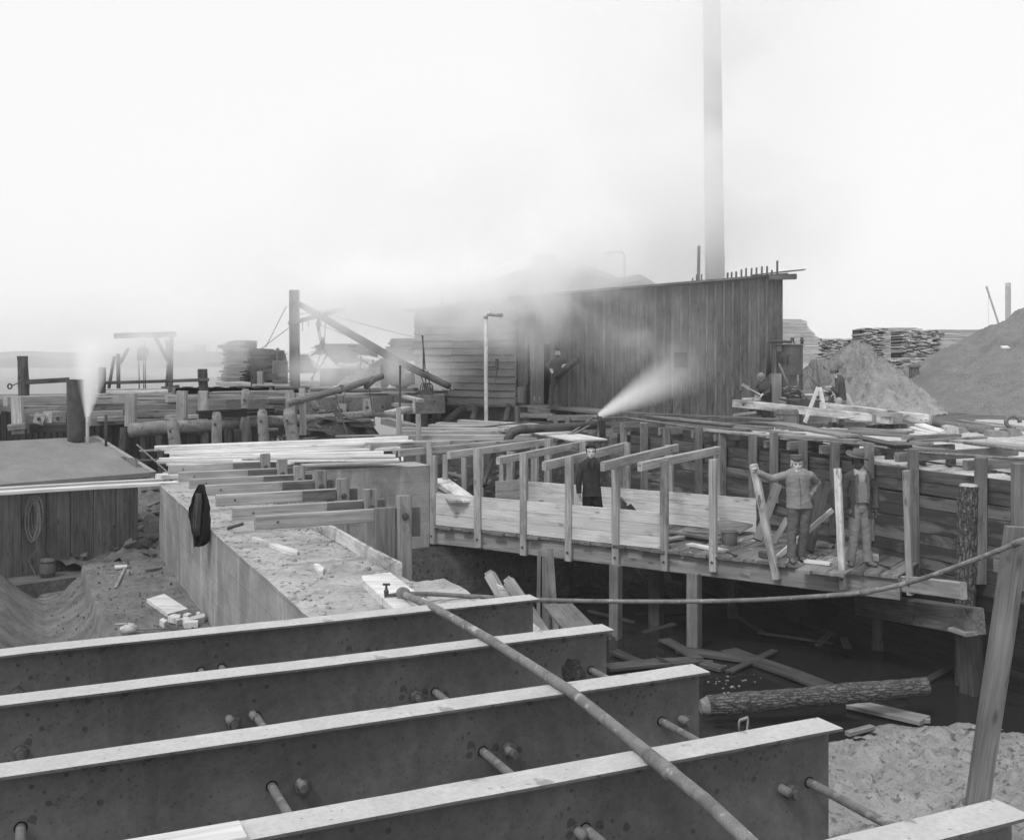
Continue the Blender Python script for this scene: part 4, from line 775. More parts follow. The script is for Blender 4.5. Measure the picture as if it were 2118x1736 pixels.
mb = MB(); c = P + V3((.5, .25, -.1)); mb.bar(c, c + V3((.28, .14, -.02)), .22, .012, side=(-.4, .9, 0)); mb.build('blade', 'iron', t)
# jacket on the strut
Pj = at('H', 352, 497, d=13.2)
t = thing('hanging_jacket', 'dark work jacket hanging from the end of the middle strut over the wall face', 'jacket', at('H', 340, 925, d=13.2))
def sheet(rows, d, mat, name, parent, thick=.05, dis=.03):
    mb = MB(); n = 22; vs = []
    for r, (y, xl, xr) in enumerate(rows):
        for i in range(n + 1):
            u_ = i / n; p = at('H', xl + (xr - xl) * u_, y, d=d); fold = math.sin(u_ * 13 + r * .25) * dis * min(1, r / 4) + dis * fbm(u_ * 3, r * .3) ; p.y -= thick * math.sin(math.pi * u_) + fold; p.x += (p.y - d) * 0; vs.append(p)
    m = len(rows); fs = [(r * (n + 1) + i, r * (n + 1) + i + 1, (r + 1) * (n + 1) + i + 1, (r + 1) * (n + 1) + i) for r in range(m - 1) for i in range(n)]
    k = len(vs); vs2 = [v + V3((0, .07, 0)) for v in vs]; fs2 = [tuple(k + q for q in reversed(f)) for f in fs]
    rim = [i for i in range(n + 1)] + [r * (n + 1) + n for r in range(1, m)] + [(m - 1) * (n + 1) + i for i in range(n - 1, -1, -1)] + [r * (n + 1) for r in range(m - 2, 0, -1)]
    fs3 = [(rim[i], rim[(i + 1) % len(rim)], k + rim[(i + 1) % len(rim)], k + rim[i]) for i in range(len(rim))]
    mb.add(vs + vs2, fs + fs2 + fs3, [v.copy() for v in vs + vs2]); return mb.build(name, mat, parent, smooth=True)
rows = [(497, 340, 366), (520, 326, 374), (560, 308, 384), (600, 294, 398), (640, 282, 408), (672, 270, 410), (700, 267, 404), (740, 268, 406), (780, 276, 405), (820, 285, 405), (860, 292, 404), (900, 296, 402), (925, 304, 372)]
rr = []
for (y, a_, b_), (y2, a2_, b2_) in zip(rows, rows[1:]): rr += [(y, a_, b_), ((y + y2) / 2, (a_ + a2_) / 2, (b_ + b2_) / 2)]
sheet(rr + [rows[-1]], 13.15, 'black_cloth', 'jacket_body', t)
rows = [(560, 318, 350), (620, 312, 356), (700, 306, 352), (780, 300, 346), (850, 308, 348)]; sheet(rows, 13.07, 'jacket_cloth', 'sleeve', t, .05, .02)
# ================================================================ floating cabin (scow) at the left
cR = at('G', 952, 925, d=19.4); cdir = V3((-1.57, -1.6, 0)).normalized(); cb = V3((-cdir.y, cdir.x, 0)); cb = cb if cb.y > 0 else -cb
def cabp(reg, x, y, off=0): return onp(reg, x, y, cR + cb * off, cdir)
t = thing('floating_cabin', 'plank-sided floating engine cabin with a felt roof, moored at the left', 'cabin', (cR.x - 3, cR.y, WL))
zb = CAMZ - 3.62; ze = cabp('G', 950, 345).z; Lc = 7.5
mb = MB(); w = .41
for k in range(int(Lc / w)):
    p = cR + cdir * (w * (k + .5)); mb.bar(V3((p.x, p.y, zb)), V3((p.x, p.y, ze)), w - .012, .04, side=cdir, tone=random.uniform(.85, 1.15), warp=.006)
for k in range(7):
    p = cR + cb * (.4 * (k + .5)); mb.bar(V3((p.x, p.y, zb)), V3((p.x, p.y, ze + .3)), .39, .04, side=cb)
mb.build('wall', 'weathered_wood', t)
mb = MB(); e1 = cR - cdir * .22 - cb * .3 + UP * 0; zR = CAMZ - 1.47
A = [V3((e1.x, e1.y, ze + .03)), V3((e1.x, e1.y, ze - .03))]; q1 = cR - cdir * .12 + cb * 1.9
prof = [V3((e1.x, e1.y, ze - .02)), V3((e1.x, e1.y, ze + .06)), V3((q1.x, q1.y, zR)), V3((q1.x, q1.y, zR)) + cb * 2.2 - UP * .65, V3((q1.x, q1.y, zR - .1)) + cb * 2.2 - UP * .65, V3((q1.x, q1.y, zR - .1))]
mb.loft(prof, [p + cdir * (Lc + .4) for p in prof]); mb.build('roof', 'roof_felt', t)
mb = MB(); mb.loft([V3((p.x, p.y, p.z + .012)) for p in prof[1:3]] + [V3((p.x, p.y, p.z - .09)) for p in (prof[2], prof[1])], [V3((p.x, p.y, p.z + .012)) + cdir * .1 - V3((0, 0, 0)) for p in prof[1:3]] + [V3((p.x, p.y, p.z - .09)) + cdir * .1 for p in (prof[2], prof[1])]); mb.build('verge_board', 'mid_wood', t)
mb = MB(); h0 = cR - cdir * .5 - cb * .75; hull = [V3((h0.x, h0.y, zb)), V3((h0.x, h0.y, WL - .3)), V3((h0.x, h0.y, WL - .3)) + cb * 5, V3((h0.x, h0.y, zb)) + cb * 5]
mb.loft(hull, [p + cdir * 9 for p in hull]); mb.build('hull', 'weathered_wood', t)
def vpipe(parent, name, mat, reg, xc, yt, yb, wp, d, n=24, lean=0):
    mb = MB(); P = at(reg, xc + lean, yt, d=d); Q = at(reg, xc, yb, d=d); mb.tube([Q - UP * .3, Q, Q.lerp(P, .995), P], [pxm(reg, wp / 2, d)] * 4, n); mb.tube([P - UP * .02, P + UP * .004], pxm(reg, wp / 2, d) * 1.04, n, cap=False); o = mb.build(name, mat, parent, smooth=True); return P
dch = cabp('A', 618, 1200, 1.7).y
CH = vpipe(t, 'smoke_stack', 'iron', 'A', 620, 752, 1205, 132, dch, lean=-8)
ST = vpipe(t, 'steam_outlet', 'galvanized', 'A', 714, 1055, 1190, 28, dch); vpipe(t, 'vent_pipe', 'iron', 'A', 866, 1040, 1185, 22, dch)
mb = MB(); c = at('G', 235, 500, d=cabp('G', 235, 500).y - .12)
for k in range(7):
    a_ = [c + V3((math.sin(q * 2 * math.pi / 16) * (.09 + .02 * random.random()) + .015 * k - .04, -.03 * (k % 3), -.3 - .1 * (k % 3) * .5 + math.cos(q * 2 * math.pi / 16) * (.3 + .05 * random.random()))) for q in range(17)]; mb.tube(a_, .018, 6)
mb.tube([c, c + V3((.05, 0, -.9)), c + V3((-.1, 0, -1.05)), c + V3((.03, 0, -1.3)), c + V3((-.02, 0, -1.9))], .014, 6)
tag(mb.build('rope_coil', 'rope'), 'coil of rope hung on the cabin side at the left', 'rope')
P = cabp('G', 330, 1050, -.4); P.z = zb; t = thing('keg', 'small wooden keg with iron hoops on the cabin deck', 'keg', P)
r = pxm('G', 52, P.y); hb = pxm('G', 125, P.y); mb = MB(); mb.tube([P, P + UP * hb * .3, P + UP * hb * .6, P + UP * hb], [r * .88, r, r, r * .86], 20); mb.build('staves', 'weathered_wood', t, smooth=True)
for k in (.15, .8): mb = MB(); mb.tube([P + UP * hb * k, P + UP * hb * (k + .08)], r * 1.0, 20); mb.build('hoop', 'iron', t)
for i, (x0, y0, x1, y1, hp, lab) in enumerate([(150, 1152, 360, 1172, 28, 'longest plank afloat below the cabin'), (130, 1140, 430, 1160, 12, 'thin far plank afloat below the cabin'), (200, 1232, 415, 1208, 26, 'nearest plank afloat below the cabin'), (275, 1150, 415, 1122, 14, 'upper tilted plank afloat below the cabin'), (360, 1190, 430, 1172, 18, 'stub of plank afloat below the cabin')]):
    mb = MB(); bd(mb, 'G', x0, y0, x1, y1, hp, h=3.82, w=.3, t=.09, warp=.02); tag(mb.build('plank', 'grey_wood'), lab, 'plank', 'planks afloat by the cabin')
# ================================================================ timber crib and piles behind the cross wall
def crib(name, lab, items, origin, group='timber cribs along the water'):
    t = thing(name, lab, 'timber crib', origin, group)
    for it in items:
        kind = it[0]; mb = MB()
        if kind == 'b':
            _, reg, x0, y0, x1, y1, hp, d0, d1, mt = it; bd(mb, reg, x0, y0, x1, y1, hp, d0=d0, d1=d1, w=.28); mb.build('beam', mt, t)
        elif kind == 'v':
            _, reg, x0, y0, x1, y1, wp, d, mt = it; up(mb, reg, x0, y0, x1, y1, wp, d, dep=.14); mb.build('upright', mt, t)
        elif kind == 'n':
            _, reg, x, y, s_, d = it; P = at(reg, x, y, d=d); r = s_; q = [P + V3((r * math.cos(a_), 0, r * math.sin(a_))) for a_ in (.5, 2.07, 3.64, 5.2)]; mb.loft(q, [p - V3((0, .03, 0)) for p in q]); mb.build('washer_plate', 'grey_wood', t)
            mb = MB(); nut(mb, P - V3((0, .03, 0)), (0, -1, 0), .04, .04, .02, .04); mb.build('bolt', 'iron', t)
    return t
crib('timber_crib', 'heavy timber crib behind the cabin roof, diamond washer plate on its face', [('b', 'A', 60, 888, 540, 880, 78, 25, 26, 'mid_wood'), ('b', 'A', 176, 965, 540, 960, 76, 25, 26, 'mid_wood'), ('b', 'A', 240, 1040, 422, 1035, 74, 24.8, 25.2, 'mid_wood'), ('b', 'A', 424, 1010, 540, 1008, 96, 24.7, 25.1, 'mid_wood'),
      ('v', 'A', 125, 892, 140, 1195, 88, 24.6, 'mid_wood'), ('b', 'A', 60, 1120, 205, 1105, 50, 24.3, 24.4, 'grey_wood'), ('b', 'A', 240, 1118, 545, 1112, 70, 25.3, 25.8, 'dark_wood'), ('n', 'A', 323, 1070, .17, 24.7), ('n', 'A', 475, 1065, .1, 24.6)], at('A', 300, 1110, d=25))
crib('timber_crib', 'low crib of boards just right of the cabin smoke stack', [('b', 'A', 785, 828, 1370, 824, 26, 28.5, 30, 'mid_wood'), ('b', 'A', 740, 868, 1015, 862, 90, 26.5, 27.0, 'mid_wood'), ('b', 'A', 780, 890, 920, 890, 60, 26.0, 26.2, 'grey_wood'), ('b', 'A', 740, 955, 1010, 945, 60, 26.6, 27, 'grey_wood'), ('b', 'A', 740, 1010, 1010, 1000, 120, 26.5, 27, 'mid_wood'),
      ('v', 'A', 1058, 862, 1058, 1130, 90, 25.6, 'mid_wood'), ('b', 'A', 1100, 930, 1430, 928, 18, 26.6, 27.4, 'grey_wood'), ('b', 'A', 1105, 952, 1440, 948, 46, 26.4, 27.2, 'grey_wood'), ('b', 'A', 1105, 1002, 1440, 995, 62, 26.3, 27.1, 'mid_wood'), ('b', 'A', 1105, 1072, 1440, 1062, 46, 26.3, 27.1, 'grey_wood')], at('A', 1000, 1130, d=26.5))
crib('timber_crib', 'long capping timber with two uprights above the round log', [('b', 'A', 1368, 880, 1970, 876, 58, 27, 28, 'mid_wood'), ('b', 'B', 412, 985, 560, 985, 50, 28, 28.4, 'grey_wood'), ('v', 'A', 1482, 842, 1478, 1105, 84, 26, 'mid_wood'), ('v', 'A', 1650, 845, 1650, 1085, 74, 26.2, 'mid_wood'), ('b', 'A', 1380, 955, 1960, 935, 30, 27.6, 28.4, 'weathered_wood'), ('b', 'A', 1380, 1010, 1640, 1005, 70, 27.6, 28.2, 'dark_wood'), ('b', 'B', 0, 1010, 340, 1045, 20, 27.6, 28, 'weathered_wood')], at('A', 1600, 1100, d=27))
crib('timber_crib', 'bolted double timber crib in front of the clapboard wall, smoke around it', [('b', 'V', 430, 612, 1660, 608, 104, 29, 30.5, 'grey_wood'), ('b', 'V', 258, 726, 1330, 722, 116, 28.6, 30.0, 'grey_wood'), ('b', 'V', 640, 1010, 1040, 1000, 125, 27.4, 27.9, 'dark_wood'), ('v', 'V', 950, 690, 945, 855, 130, 28.3, 'mid_wood'), ('v', 'V', 575, 520, 575, 735, 115, 28.2, 'mid_wood'),
      ('v', 'V', 590, 755, 590, 885, 128, 27.8, 'mid_wood'), ('v', 'V', 560, 640, 550, 1200, 110, 28.0, 'weathered_wood'), ('v', 'V', 1265, 650, 1265, 905, 108, 28.6, 'dark_wood'), ('n', 'V', 952, 805, .05, 28.2), ('n', 'V', 582, 845, .05, 27.7), ('n', 'V', 582, 720, .05, 28.1), ('n', 'V', 1170, 800, .05, 28.8), ('n', 'V', 945, 1078, .05, 27.3)], at('V', 800, 840, d=28.5))
crib('timber_crib', 'tangle of short beams at the left foot of the clapboard shed', [('b', 'V', 1140, 950, 1600, 1060, 95, 26.8, 26.0, 'grey_wood'), ('b', 'V', 1310, 860, 1590, 790, 60, 27.2, 28, 'mid_wood'), ('b', 'V', 1440, 640, 1670, 690, 45, 28.5, 28.2, 'mid_wood'), ('b', 'V', 1430, 700, 1590, 700, 40, 28.3, 28.4, 'dark_wood'), ('v', 'V', 1605, 680, 1605, 885, 46, 28, 'mid_wood'), ('b', 'V', 1330, 745, 1590, 750, 55, 28.2, 28.4, 'grey_wood'), ('b', 'V', 1060, 885, 1330, 930, 50, 27.6, 27.4, 'weathered_wood')], at('V', 1450, 950, d=27.5))
# the long round log and the round-topped piles before it
lg = thing('round_log', 'long pale round log running level behind the row of cut piles', 'log', at('B', 0, 1240, d=25))
mb = MB(); pts = []
cl = [('A', 1060, 1165, 24.0), ('A', 1400, 1140, 24.6), ('A', 1700, 1128, 25.2), ('B', 300, 1205, 25.8), ('B', 560, 1195, 26.3), ('B', 860, 1180, 26.9), ('B', 1150, 1160, 27.5), ('B', 1418, 1135, 28)]
P_ = [at(r_, x, y, d=d) for r_, x, y, d in cl]
for i in range(len(P_) - 1):
    for k in range(6): pts.append(P_[i].lerp(P_[i + 1], k / 6))
pts.append(P_[-1]); n = len(pts); mb.tube(pts, [.165 - .05 * i / n for i in range(n)], 20, rough=.12, fr=3); mb.build('trunk', 'pale_log', lg, smooth=True)
piles = [('A', 1405, 1085, 1430, 1290, 90, 23.6, 'cut pile with a rope round it, leftmost before the round log'), ('A', 1768, 1032, 1770, 1280, 82, 24.0, 'straight flat-faced pile with a knot, second from left before the log'), ('B', 508, 1112, 522, 1360, 82, 24.6, 'pale round-topped pile left of the leaning one'),
         ('B', 722, 1108, 758, 1345, 100, 25.0, 'pale pile leaning left with a spike in it, before the log'), ('B', 372, 945, 375, 1110, 76, 26.4, 'pile with a cord tied round its head, above the log'), ('B', 372, 1165, 360, 1365, 80, 25.6, 'dark pile under the log between two pale ones'), ('A', 1672, 1120, 1672, 1290, 66, 25.2, 'short dark pile hanging below the log')]
for reg, x0, y0, x1, y1, wp, d, lab in piles:
    P = at(reg, x0, y0, d=d); Q = at(reg, x1, y1, d=d); x = (Q - P).normalized(); Q = Q + x * 1.3; r = pxm(reg, wp / 2, d); t = thing('pile', lab, 'pile', Q, 'cut piles behind the cross wall'); dark = 'dark' in lab
    mb = MB(); m = 14; mb.tube([P + x * .0] + [P.lerp(Q, k / m) for k in range(1, m + 1)], [r * .86] + [r * (1 + .012 * k) for k in range(1, m + 1)], 16, rough=.12, fr=2); mb.build('trunk', 'weathered_wood' if dark else 'pale_log', t, smooth=True)
    mb = MB(); mb.tube([P, P + UP * .05], [r * .86, r * .6], 16); mb.build('cut_top', 'pale_log', t)
    if not dark: mb = MB(); nut(mb, P - UP * .22 - V3((0, r * .98, 0)), (0, -1, 0), .03, .02, .015, .02); mb.build('bolt', 'iron', t)
mb = MB(); up(mb, 'V', 25, 540, 40, 1200, 85, 25.6, dep=.1); tag(mb.build('square_pile', 'mid_wood'), 'tall square stake right of the leaning pile at the earth slope', 'pile')
mb = MB(); up(mb, 'B', 735, 960, 745, 1190, 78, 25.9, dep=.2); tag(mb.build('square_pile', 'mid_wood'), 'broad square post behind the head of the leaning pile', 'pile')
mb = MB(); bd(mb, 'A', 1630, 1005, 2020, 985, 22, d0=24.6, d1=25.4, w=.12); bd(mb, 'A', 1630, 1032, 2020, 1015, 40, d0=24.65, d1=25.45, w=.05, dn=.0); tag(mb.build('rail', 'wet_shade_wood'), 'black steel rail or angle lying across the piles above the log', 'rail')
mb = MB(); bd(mb, 'B', -10, 1110, 610, 1082, 26, d0=25.0, d1=26.1, w=.2); bd(mb, 'B', 0, 1138, 610, 1112, 30, d0=25.05, d1=26.15, w=.05); tag(mb.build('rail', 'wet_shade_wood'), 'long black channel beam lying right over the round log', 'rail')
# mooring posts with rail, against the river
t = thing('mooring_fence', 'thick mooring piles joined by a long rail against the bright river', 'fence', at('A', 180, 880, d=27))
for reg, x0, y0, x1, y1, wp in [('A', 183, 562, 195, 885, 84), ('A', 835, 655, 832, 830, 60), ('A', 1655, 668, 1665, 865, 78)]:
    mb = MB(); P = at(reg, x0, y0, d=27.5); Q = at(reg, x1, y1, d=27.5); r = pxm(reg, wp / 2, 27.5); mb.tube([P + UP * .015, P] + [P.lerp(Q, k / 8) for k in range(1, 9)] + [Q - UP * .4], [r * .9, r] + [r * (1 + .02 * math.sin(k * 1.7)) for k in range(8)] + [r], 16, rough=.2, fr=3); mb.build('pile', 'dark_wood', t, smooth=False)
mb = MB(); bd(mb, 'A', 200, 752, 560, 732, 40, d0=27.2, d1=27.4, w=.08); bd(mb, 'A', 800, 766, 1700, 740, 26, d0=27.4, d1=27.3, w=.08); mb.build('rail', 'dark_wood', t)
mb = MB(); mb.tube([at('A', 80, 805, d=26.6) + V3((.05 * math.cos(k), 0, .06 * math.sin(k))) for k in [q * .4 for q in range(17)]], .02, 6); mb.tube([at('A', 100, 800, d=26.6), at('A', 195, 755, d=27.1), at('A', 200, 770, d=27.3)], .014, 6); tag(mb.build('mooring_rope', 'dark_wood'), 'mooring rope with a knot on the leftmost thick pile', 'rope')
# lifting frame with pulley by the water
t = thing('lifting_frame', 'hazy timber lifting frame with braces standing at the river edge', 'lifting frame', at('A', 1160, 830, d=38), None)
for x0, y0, x1, y1, wp in [(1392, 395, 1385, 870, 26), (958, 540, 960, 822, 18), (1262, 405, 1372, 610, 22), (1040, 495, 972, 615, 16), (1368, 620, 1350, 830, 12), (925, 560, 880, 822, 12), (1358, 430, 1358, 560, 10)]:
    mb = MB(); up(mb, 'A', x0, y0, x1, y1, wp, 38, dep=.2); mb.build('brace' if abs(x0 - x1) > 20 else 'post', 'dark_wood', t)
mb = MB(); bd(mb, 'A', 930, 372, 1412, 358, 42, d0=38.2, d1=38, w=.3); mb.build('crossbeam', 'dark_wood', t)
P = at('A', 1170, 525, d=38); mb = MB(); mb.tube([P - V3((0, .12, 0)), P - V3((0, .1, 0)), P + V3((0, .1, 0)), P + V3((0, .12, 0))], [.15, .19, .19, .15], 20); mb.bar(P - UP * .05 + V3((-.05, 0, 0)), P - UP * .3 + V3((-.05, 0, 0)), .3, .15, side=(1, 0, 0)); mb.build('pulley', 'dark_wood', t)
mb = MB()
for x in (1135, 1172, 1186): mb.tube([at('A', x, 555, d=38), at('A', x + 3, 825, d=38)], .022, 5)
mb.tube([at('A', 1180, 450, d=38), at('A', 1176, 500, d=38)], .03, 5); mb.build('fall_rope', 'dark_wood', t)
mb = MB(); mb.tube([at('A', 1390, 800, d=36) + V3((0, 0, 0)), at('A', 1395, 845, d=36)], [.3, .32], 12); tag(mb.build('bollard', 'dark_wood'), 'stubby round bollard right of the lifting frame foot', 'bollard')
# row of short boards closing the wharf edge
mb = MB()
for k in range(30):
    x = 1440 + k * 26; y = 812 + 6 * math.sin(k * 1.3); mb.bar(at('A', x, y, d=31), at('A', x, 868, d=31), .24, .05, side=(1, 0, 0))
tag(mb.build('bulkhead', 'weathered_wood'), 'low bulkhead of upright boards along the wharf edge left of the derrick', 'bulkhead')
mb = MB()
for k in range(34):
    x = 300 + k * 17; mb.bar(at('B', x, 905, d=33), at('B', x, 960, d=33), .16, .05, side=(1, 0, 0))
tag(mb.build('bulkhead', 'shed_wood'), 'second bulkhead of boards along the wharf around the derrick mast', 'bulkhead')

t = thing('timber_crib', 'layered long beams of the old wharf face between the cut piles and the lumber', 'timber crib', at('X', 450, 330, d=28), 'timber cribs along the water')
for x0, y0, x1, y1, hp, d0, d1, mt in [(228, 296, 415, 294, 11, 26.8, 27.4, 'mid_wood'), (228, 322, 500, 314, 11, 26.4, 27.2, 'mid_wood'), (420, 283, 700, 278, 15, 28.2, 29, 'mid_wood'), (500, 262, 690, 258, 8, 30, 30.4, 'grey_wood'), (690, 268, 960, 262, 9, 30, 30.6, 'grey_wood'), (225, 260, 395, 258, 7, 28.5, 29.3, 'fresh_wood'), (690, 330, 880, 338, 10, 27, 27.5, 'weathered_wood'), (600, 300, 760, 304, 9, 28.2, 28.4, 'weathered_wood')]:
    mb = MB(); bd(mb, 'X', x0, y0, x1, y1, hp, d0=d0, d1=d1, w=.3, warp=.02); mb.build('beam', mt, t)
mb = MB()
for k in range(62):
    x = -13.2 + k * .152; y = 27.0 + (x + 13) * .12; mb.bar(V3((x, y, WL - .6)), V3((x, y, CAMZ - 1.25 - .15 * random.random())), .145, .06, side=(1, 0, 0))
tag(mb.build('shade_fill_planks', 'wet_shade_wood'), 'added black upright planks filling the shade behind the round log', 'bulkhead')  # planks added, near-black to stand for the shade below the wharf
# more piles, stubs and odd timbers crowding the bank behind the cross wall
cl = [(1010, 1185, 1290, 60), (1160, 1190, 1300, 44), (1290, 1175, 1290, 52), (1560, 1195, 1290, 58), (1850, 1195, 1290, 50), (1930, 1200, 1290, 44)]
for i, (x, y0, y1, w) in enumerate(cl):
    mb = MB(); up(mb, 'A', x, y0 - 40, x + random.uniform(-14, 14), y1, w, 24.4 + .2 * i, ext=.8, dep=.16); tag(mb.build('stub_pile', 'dark_wood'), 'dark square stub %s under the round log' % ['far left', 'left', 'beside the roped pile', 'between the roped and knotted piles', 'right of the knotted pile', 'beside the pale rail end'][i], 'pile', 'dark stubs under the round log')
ck = [('B', 560, 1010, 900, 1030, 34, 27.6, 28.4), ('B', 600, 1060, 700, 1075, 40, 27, 27.2), ('B', 870, 1120, 1100, 1105, 22, 27.6, 28), ('B', 860, 1240, 1080, 1270, 16, 26, 26.2), ('B', 900, 1010, 960, 1070, 30, 27, 27), ('B', 560, 1250, 640, 1262, 20, 25.4, 25.6), ('A', 1110, 1410, 1370, 1400, 12, 22.8, 23), ('A', 1150, 1335, 1330, 1330, 10, 23, 23.2),
      ('B', 1120, 1190, 1400, 1180, 20, 27, 27.4), ('B', 1440, 1120, 1600, 1150, 26, 27, 27), ('B', 1160, 930, 1740, 935, 16, 29.5, 29.6), ('B', 240, 975, 330, 965, 18, 28, 28), ('B', 620, 905, 900, 912, 24, 30.5, 31), ('B', 60, 955, 330, 950, 12, 29, 29), ('B', 430, 950, 690, 962, 14, 29.5, 29.7), ('A', 1400, 925, 1620, 940, 16, 27.9, 28.2), ('A', 1500, 1140, 1640, 1180, 16, 25.8, 25.9), ('V', 260, 940, 480, 980, 24, 26.6, 26.9), ('V', 640, 940, 900, 1000, 20, 27.1, 27.3)]
mb = MB()
for reg, x0, y0, x1, y1, hp, d0, d1 in ck: bd(mb, reg, x0, y0, x1, y1, hp, d0=d0, d1=d1, w=random.uniform(.12, .35), warp=.05, tone=random.uniform(.6, 1.3))
for k in range(240):
    x = random.uniform(-8.5, .3); y = random.uniform(22.8, 28); p = V3((x, y, bank(x, y) + .03)); a_ = random.uniform(0, 3.14); l_ = random.uniform(.08, .7) * random.choice([.4, 1]); mb.bar(p, p + V3((math.cos(a_) * l_, math.sin(a_) * l_, random.uniform(-.02, .12))), random.uniform(.03, .14), random.uniform(.02, .06), tone=random.uniform(.4, 1.7), seg=1)
tag(mb.build('timber_debris', 'weathered_wood'), 'litter of broken boards and offcuts on the earth slope behind the cross wall', 'debris', kind='stuff')
mb = MB()
for k in range(160):
    x = random.uniform(-8.3, -5.1); y = random.uniform(18.4, 23.6); p = V3((x, y, bank2(x, y) + .02)); a_ = random.uniform(0, 3.14); l_ = random.uniform(.05, .4); mb.bar(p, p + V3((math.cos(a_) * l_, math.sin(a_) * l_, random.uniform(-.02, .08))), random.uniform(.03, .12), random.uniform(.02, .06), tone=random.uniform(.4, 1.7), seg=1)
tag(mb.build('shore_rubble', 'weathered_wood'), 'rubble and chips on the shore between the cabin and the wall', 'debris', kind='stuff')
# grit on the lower slab
mb = MB()
for k in range(260):
    a_ = random.uniform(aS, aX - .03) if random.random() < .75 else random.uniform(aS - .5, aS); b_ = random.uniform(bB + 3, far_b - .1); r = random.uniform(.004, .018); p = ab(a_, b_, chan(a_) + .01); q = [(p.x + r * math.cos(i * 1.26) * random.uniform(.6, 1.4), p.y + r * math.sin(i * 1.26) * random.uniform(.6, 1.4)) for i in range(5)]; mb.prism(q, p.z - .02, p.z + r * .8, random.uniform(.8, 1.7))
tag(mb.build('grit', 'slab_concrete'), 'grit and mortar crumbs scattered over the lower slab', 'rubble', kind='stuff')
# ================================================================ stacks of sawn lumber
def stack(lab, reg, xl, xr, yt, yb, d, depth, rows, group, steps=0, steep=0, mat='fresh_wood', fade=1, endw=0.0, seed=1, topslope=0.0, rag=0.0):
    """a sticker-piled stack: each course its own boards, ends ragged; endw = share of the width that shows board ends"""
    rnd = random.Random(seed); A = at(reg, xl, yt, d=d); B = at(reg, xr, yb, d=d); Wd_ = B.x - A.x; H = A.z - B.z; t = thing('lumber_stack', lab, 'lumber stack', V3((A.x, d, B.z)), group)
    h = H / rows; mb = MB(); mb2 = MB()
    for r in range(rows):
        z = B.z + h * (r + .5); x0 = A.x + rnd.uniform(-.12, .12) * min(1, Wd_ / 3); x1 = B.x + rnd.uniform(-.16, .16) * min(1, Wd_ / 3)
        if steps and r > rows * steep: x1 -= (r - rows * steep) / (rows * (1 - steep)) * steps * Wd_
        if rag: q_ = rag * (.5 * math.sin(r * .21 + seed) + .5 * math.sin(r * .9 + 2 * seed) * .5 + rnd.uniform(-.5, .5)); x0 += q_; x1 += q_ + rnd.uniform(-rag, rag) * .5 - (max(0, r / rows - .8) * rag * 5 if seed != 11 else 0); x0 += (max(0, r / rows - .85) * 3 if seed == 11 else 0)
        cut = x0 + (x1 - x0) * endw
        if endw < 1:
            n = 2
            for q in range(n):
                mb.bar(V3((cut, d + .2 + q * depth * .5, z)), V3((x1, d + .2 + q * depth * .5, z)), depth * .48, h * rnd.uniform(.72, .92), side=(0, 1, 0), warp=.012, tone=rnd.uniform(.8, 1.2), seg=4)
        if endw > 0:
            x = x0
            while x < cut - .05:
                w = rnd.uniform(.18, .32)
                if rnd.random() > .10:
                    y0 = d - rnd.uniform(0, .25); mb2.bar(V3((x + w / 2, y0, z)), V3((x + w / 2, y0 + depth, z)), w * .93, h * rnd.uniform(.6, .9), side=(1, 0, 0), tone=rnd.uniform(.55, 1.35), seg=1)
                x += w
    if mb.v: mb.build('long_boards', mat, t)
    if mb2.v: mb2.build('board_ends', mat, t)
    mb = MB(); mb.box((A.x + .2 * Wd_ * (0 if endw else .05), d + .35, B.z), (B.x - .06 * Wd_ - steps * Wd_, d + depth, A.z - h * 1.2), .6); mb.build('core', 'dark_wood', t); return t
stack('stepped stack of long sawn boards right behind the shed corner', 'F', 40, 362, 256, 620, 50, 1.6, 34, 'lumber stacks at the right', steps=.42, steep=.55, seed=3)
stack('low ragged stack showing board ends between stepped stack and sand heap', 'F', 350, 735, 412, 620, 55, 1.4, 22, 'lumber stacks at the right', endw=.7, seed=5)
stack('tall stack with ragged board ends at its left, above the smaller sand heap', 'F', 720, 1180, 326, 620, 52, 1.5, 36, 'lumber stacks at the right', endw=.36, seed=7)
stack('rightmost tall stack, running behind the big sand heap', 'F', 1050, 1690, 342, 700, 49, 1.5, 40, 'lumber stacks at the right', endw=.45, seed=9)
stack('lowest stack of board ends between the two sand heaps', 'F', 940, 1420, 572, 720, 46.5, 1.2, 14, 'lumber stacks at the right', endw=1, seed=10)
stack('tall leaning stack at the left against the river, highest of its group', 'B', 198, 385, 530, 870, 46, 2.0, 36, 'lumber stacks at the left', endw=0, seed=11, mat='grey_wood', rag=.22)
t_ = stack('lower dark stack joined to the tall left stack', 'B', 385, 600, 598, 880, 46.5, 2.6, 30, 'lumber stacks at the left', endw=.2, seed=12, mat='dark_wood', steps=.0, rag=.3)
stack('thin stack just right of the derrick mast', 'B', 800, 890, 648, 800, 48, 2, 22, 'lumber stacks at the left', seed=13, mat='grey_wood')
stack('wide misty stack behind the white-roofed hut', 'B', 950, 1285, 560, 745, 80, 4, 26, 'lumber stacks at the left', endw=.2, seed=14, mat='grey_wood', steps=.0, rag=.4)
stack('distant pale stack left of the clapboard shed', 'B', 1285, 1385, 580, 700, 62, 4, 16, 'lumber stacks at the left', seed=15, mat='grey_wood')
stack('misty stack touching the left edge of the clapboard shed', 'B', 1545, 1770, 515, 700, 52, 3, 22, 'lumber stacks at the left', seed=16, mat='grey_wood', rag=.3)
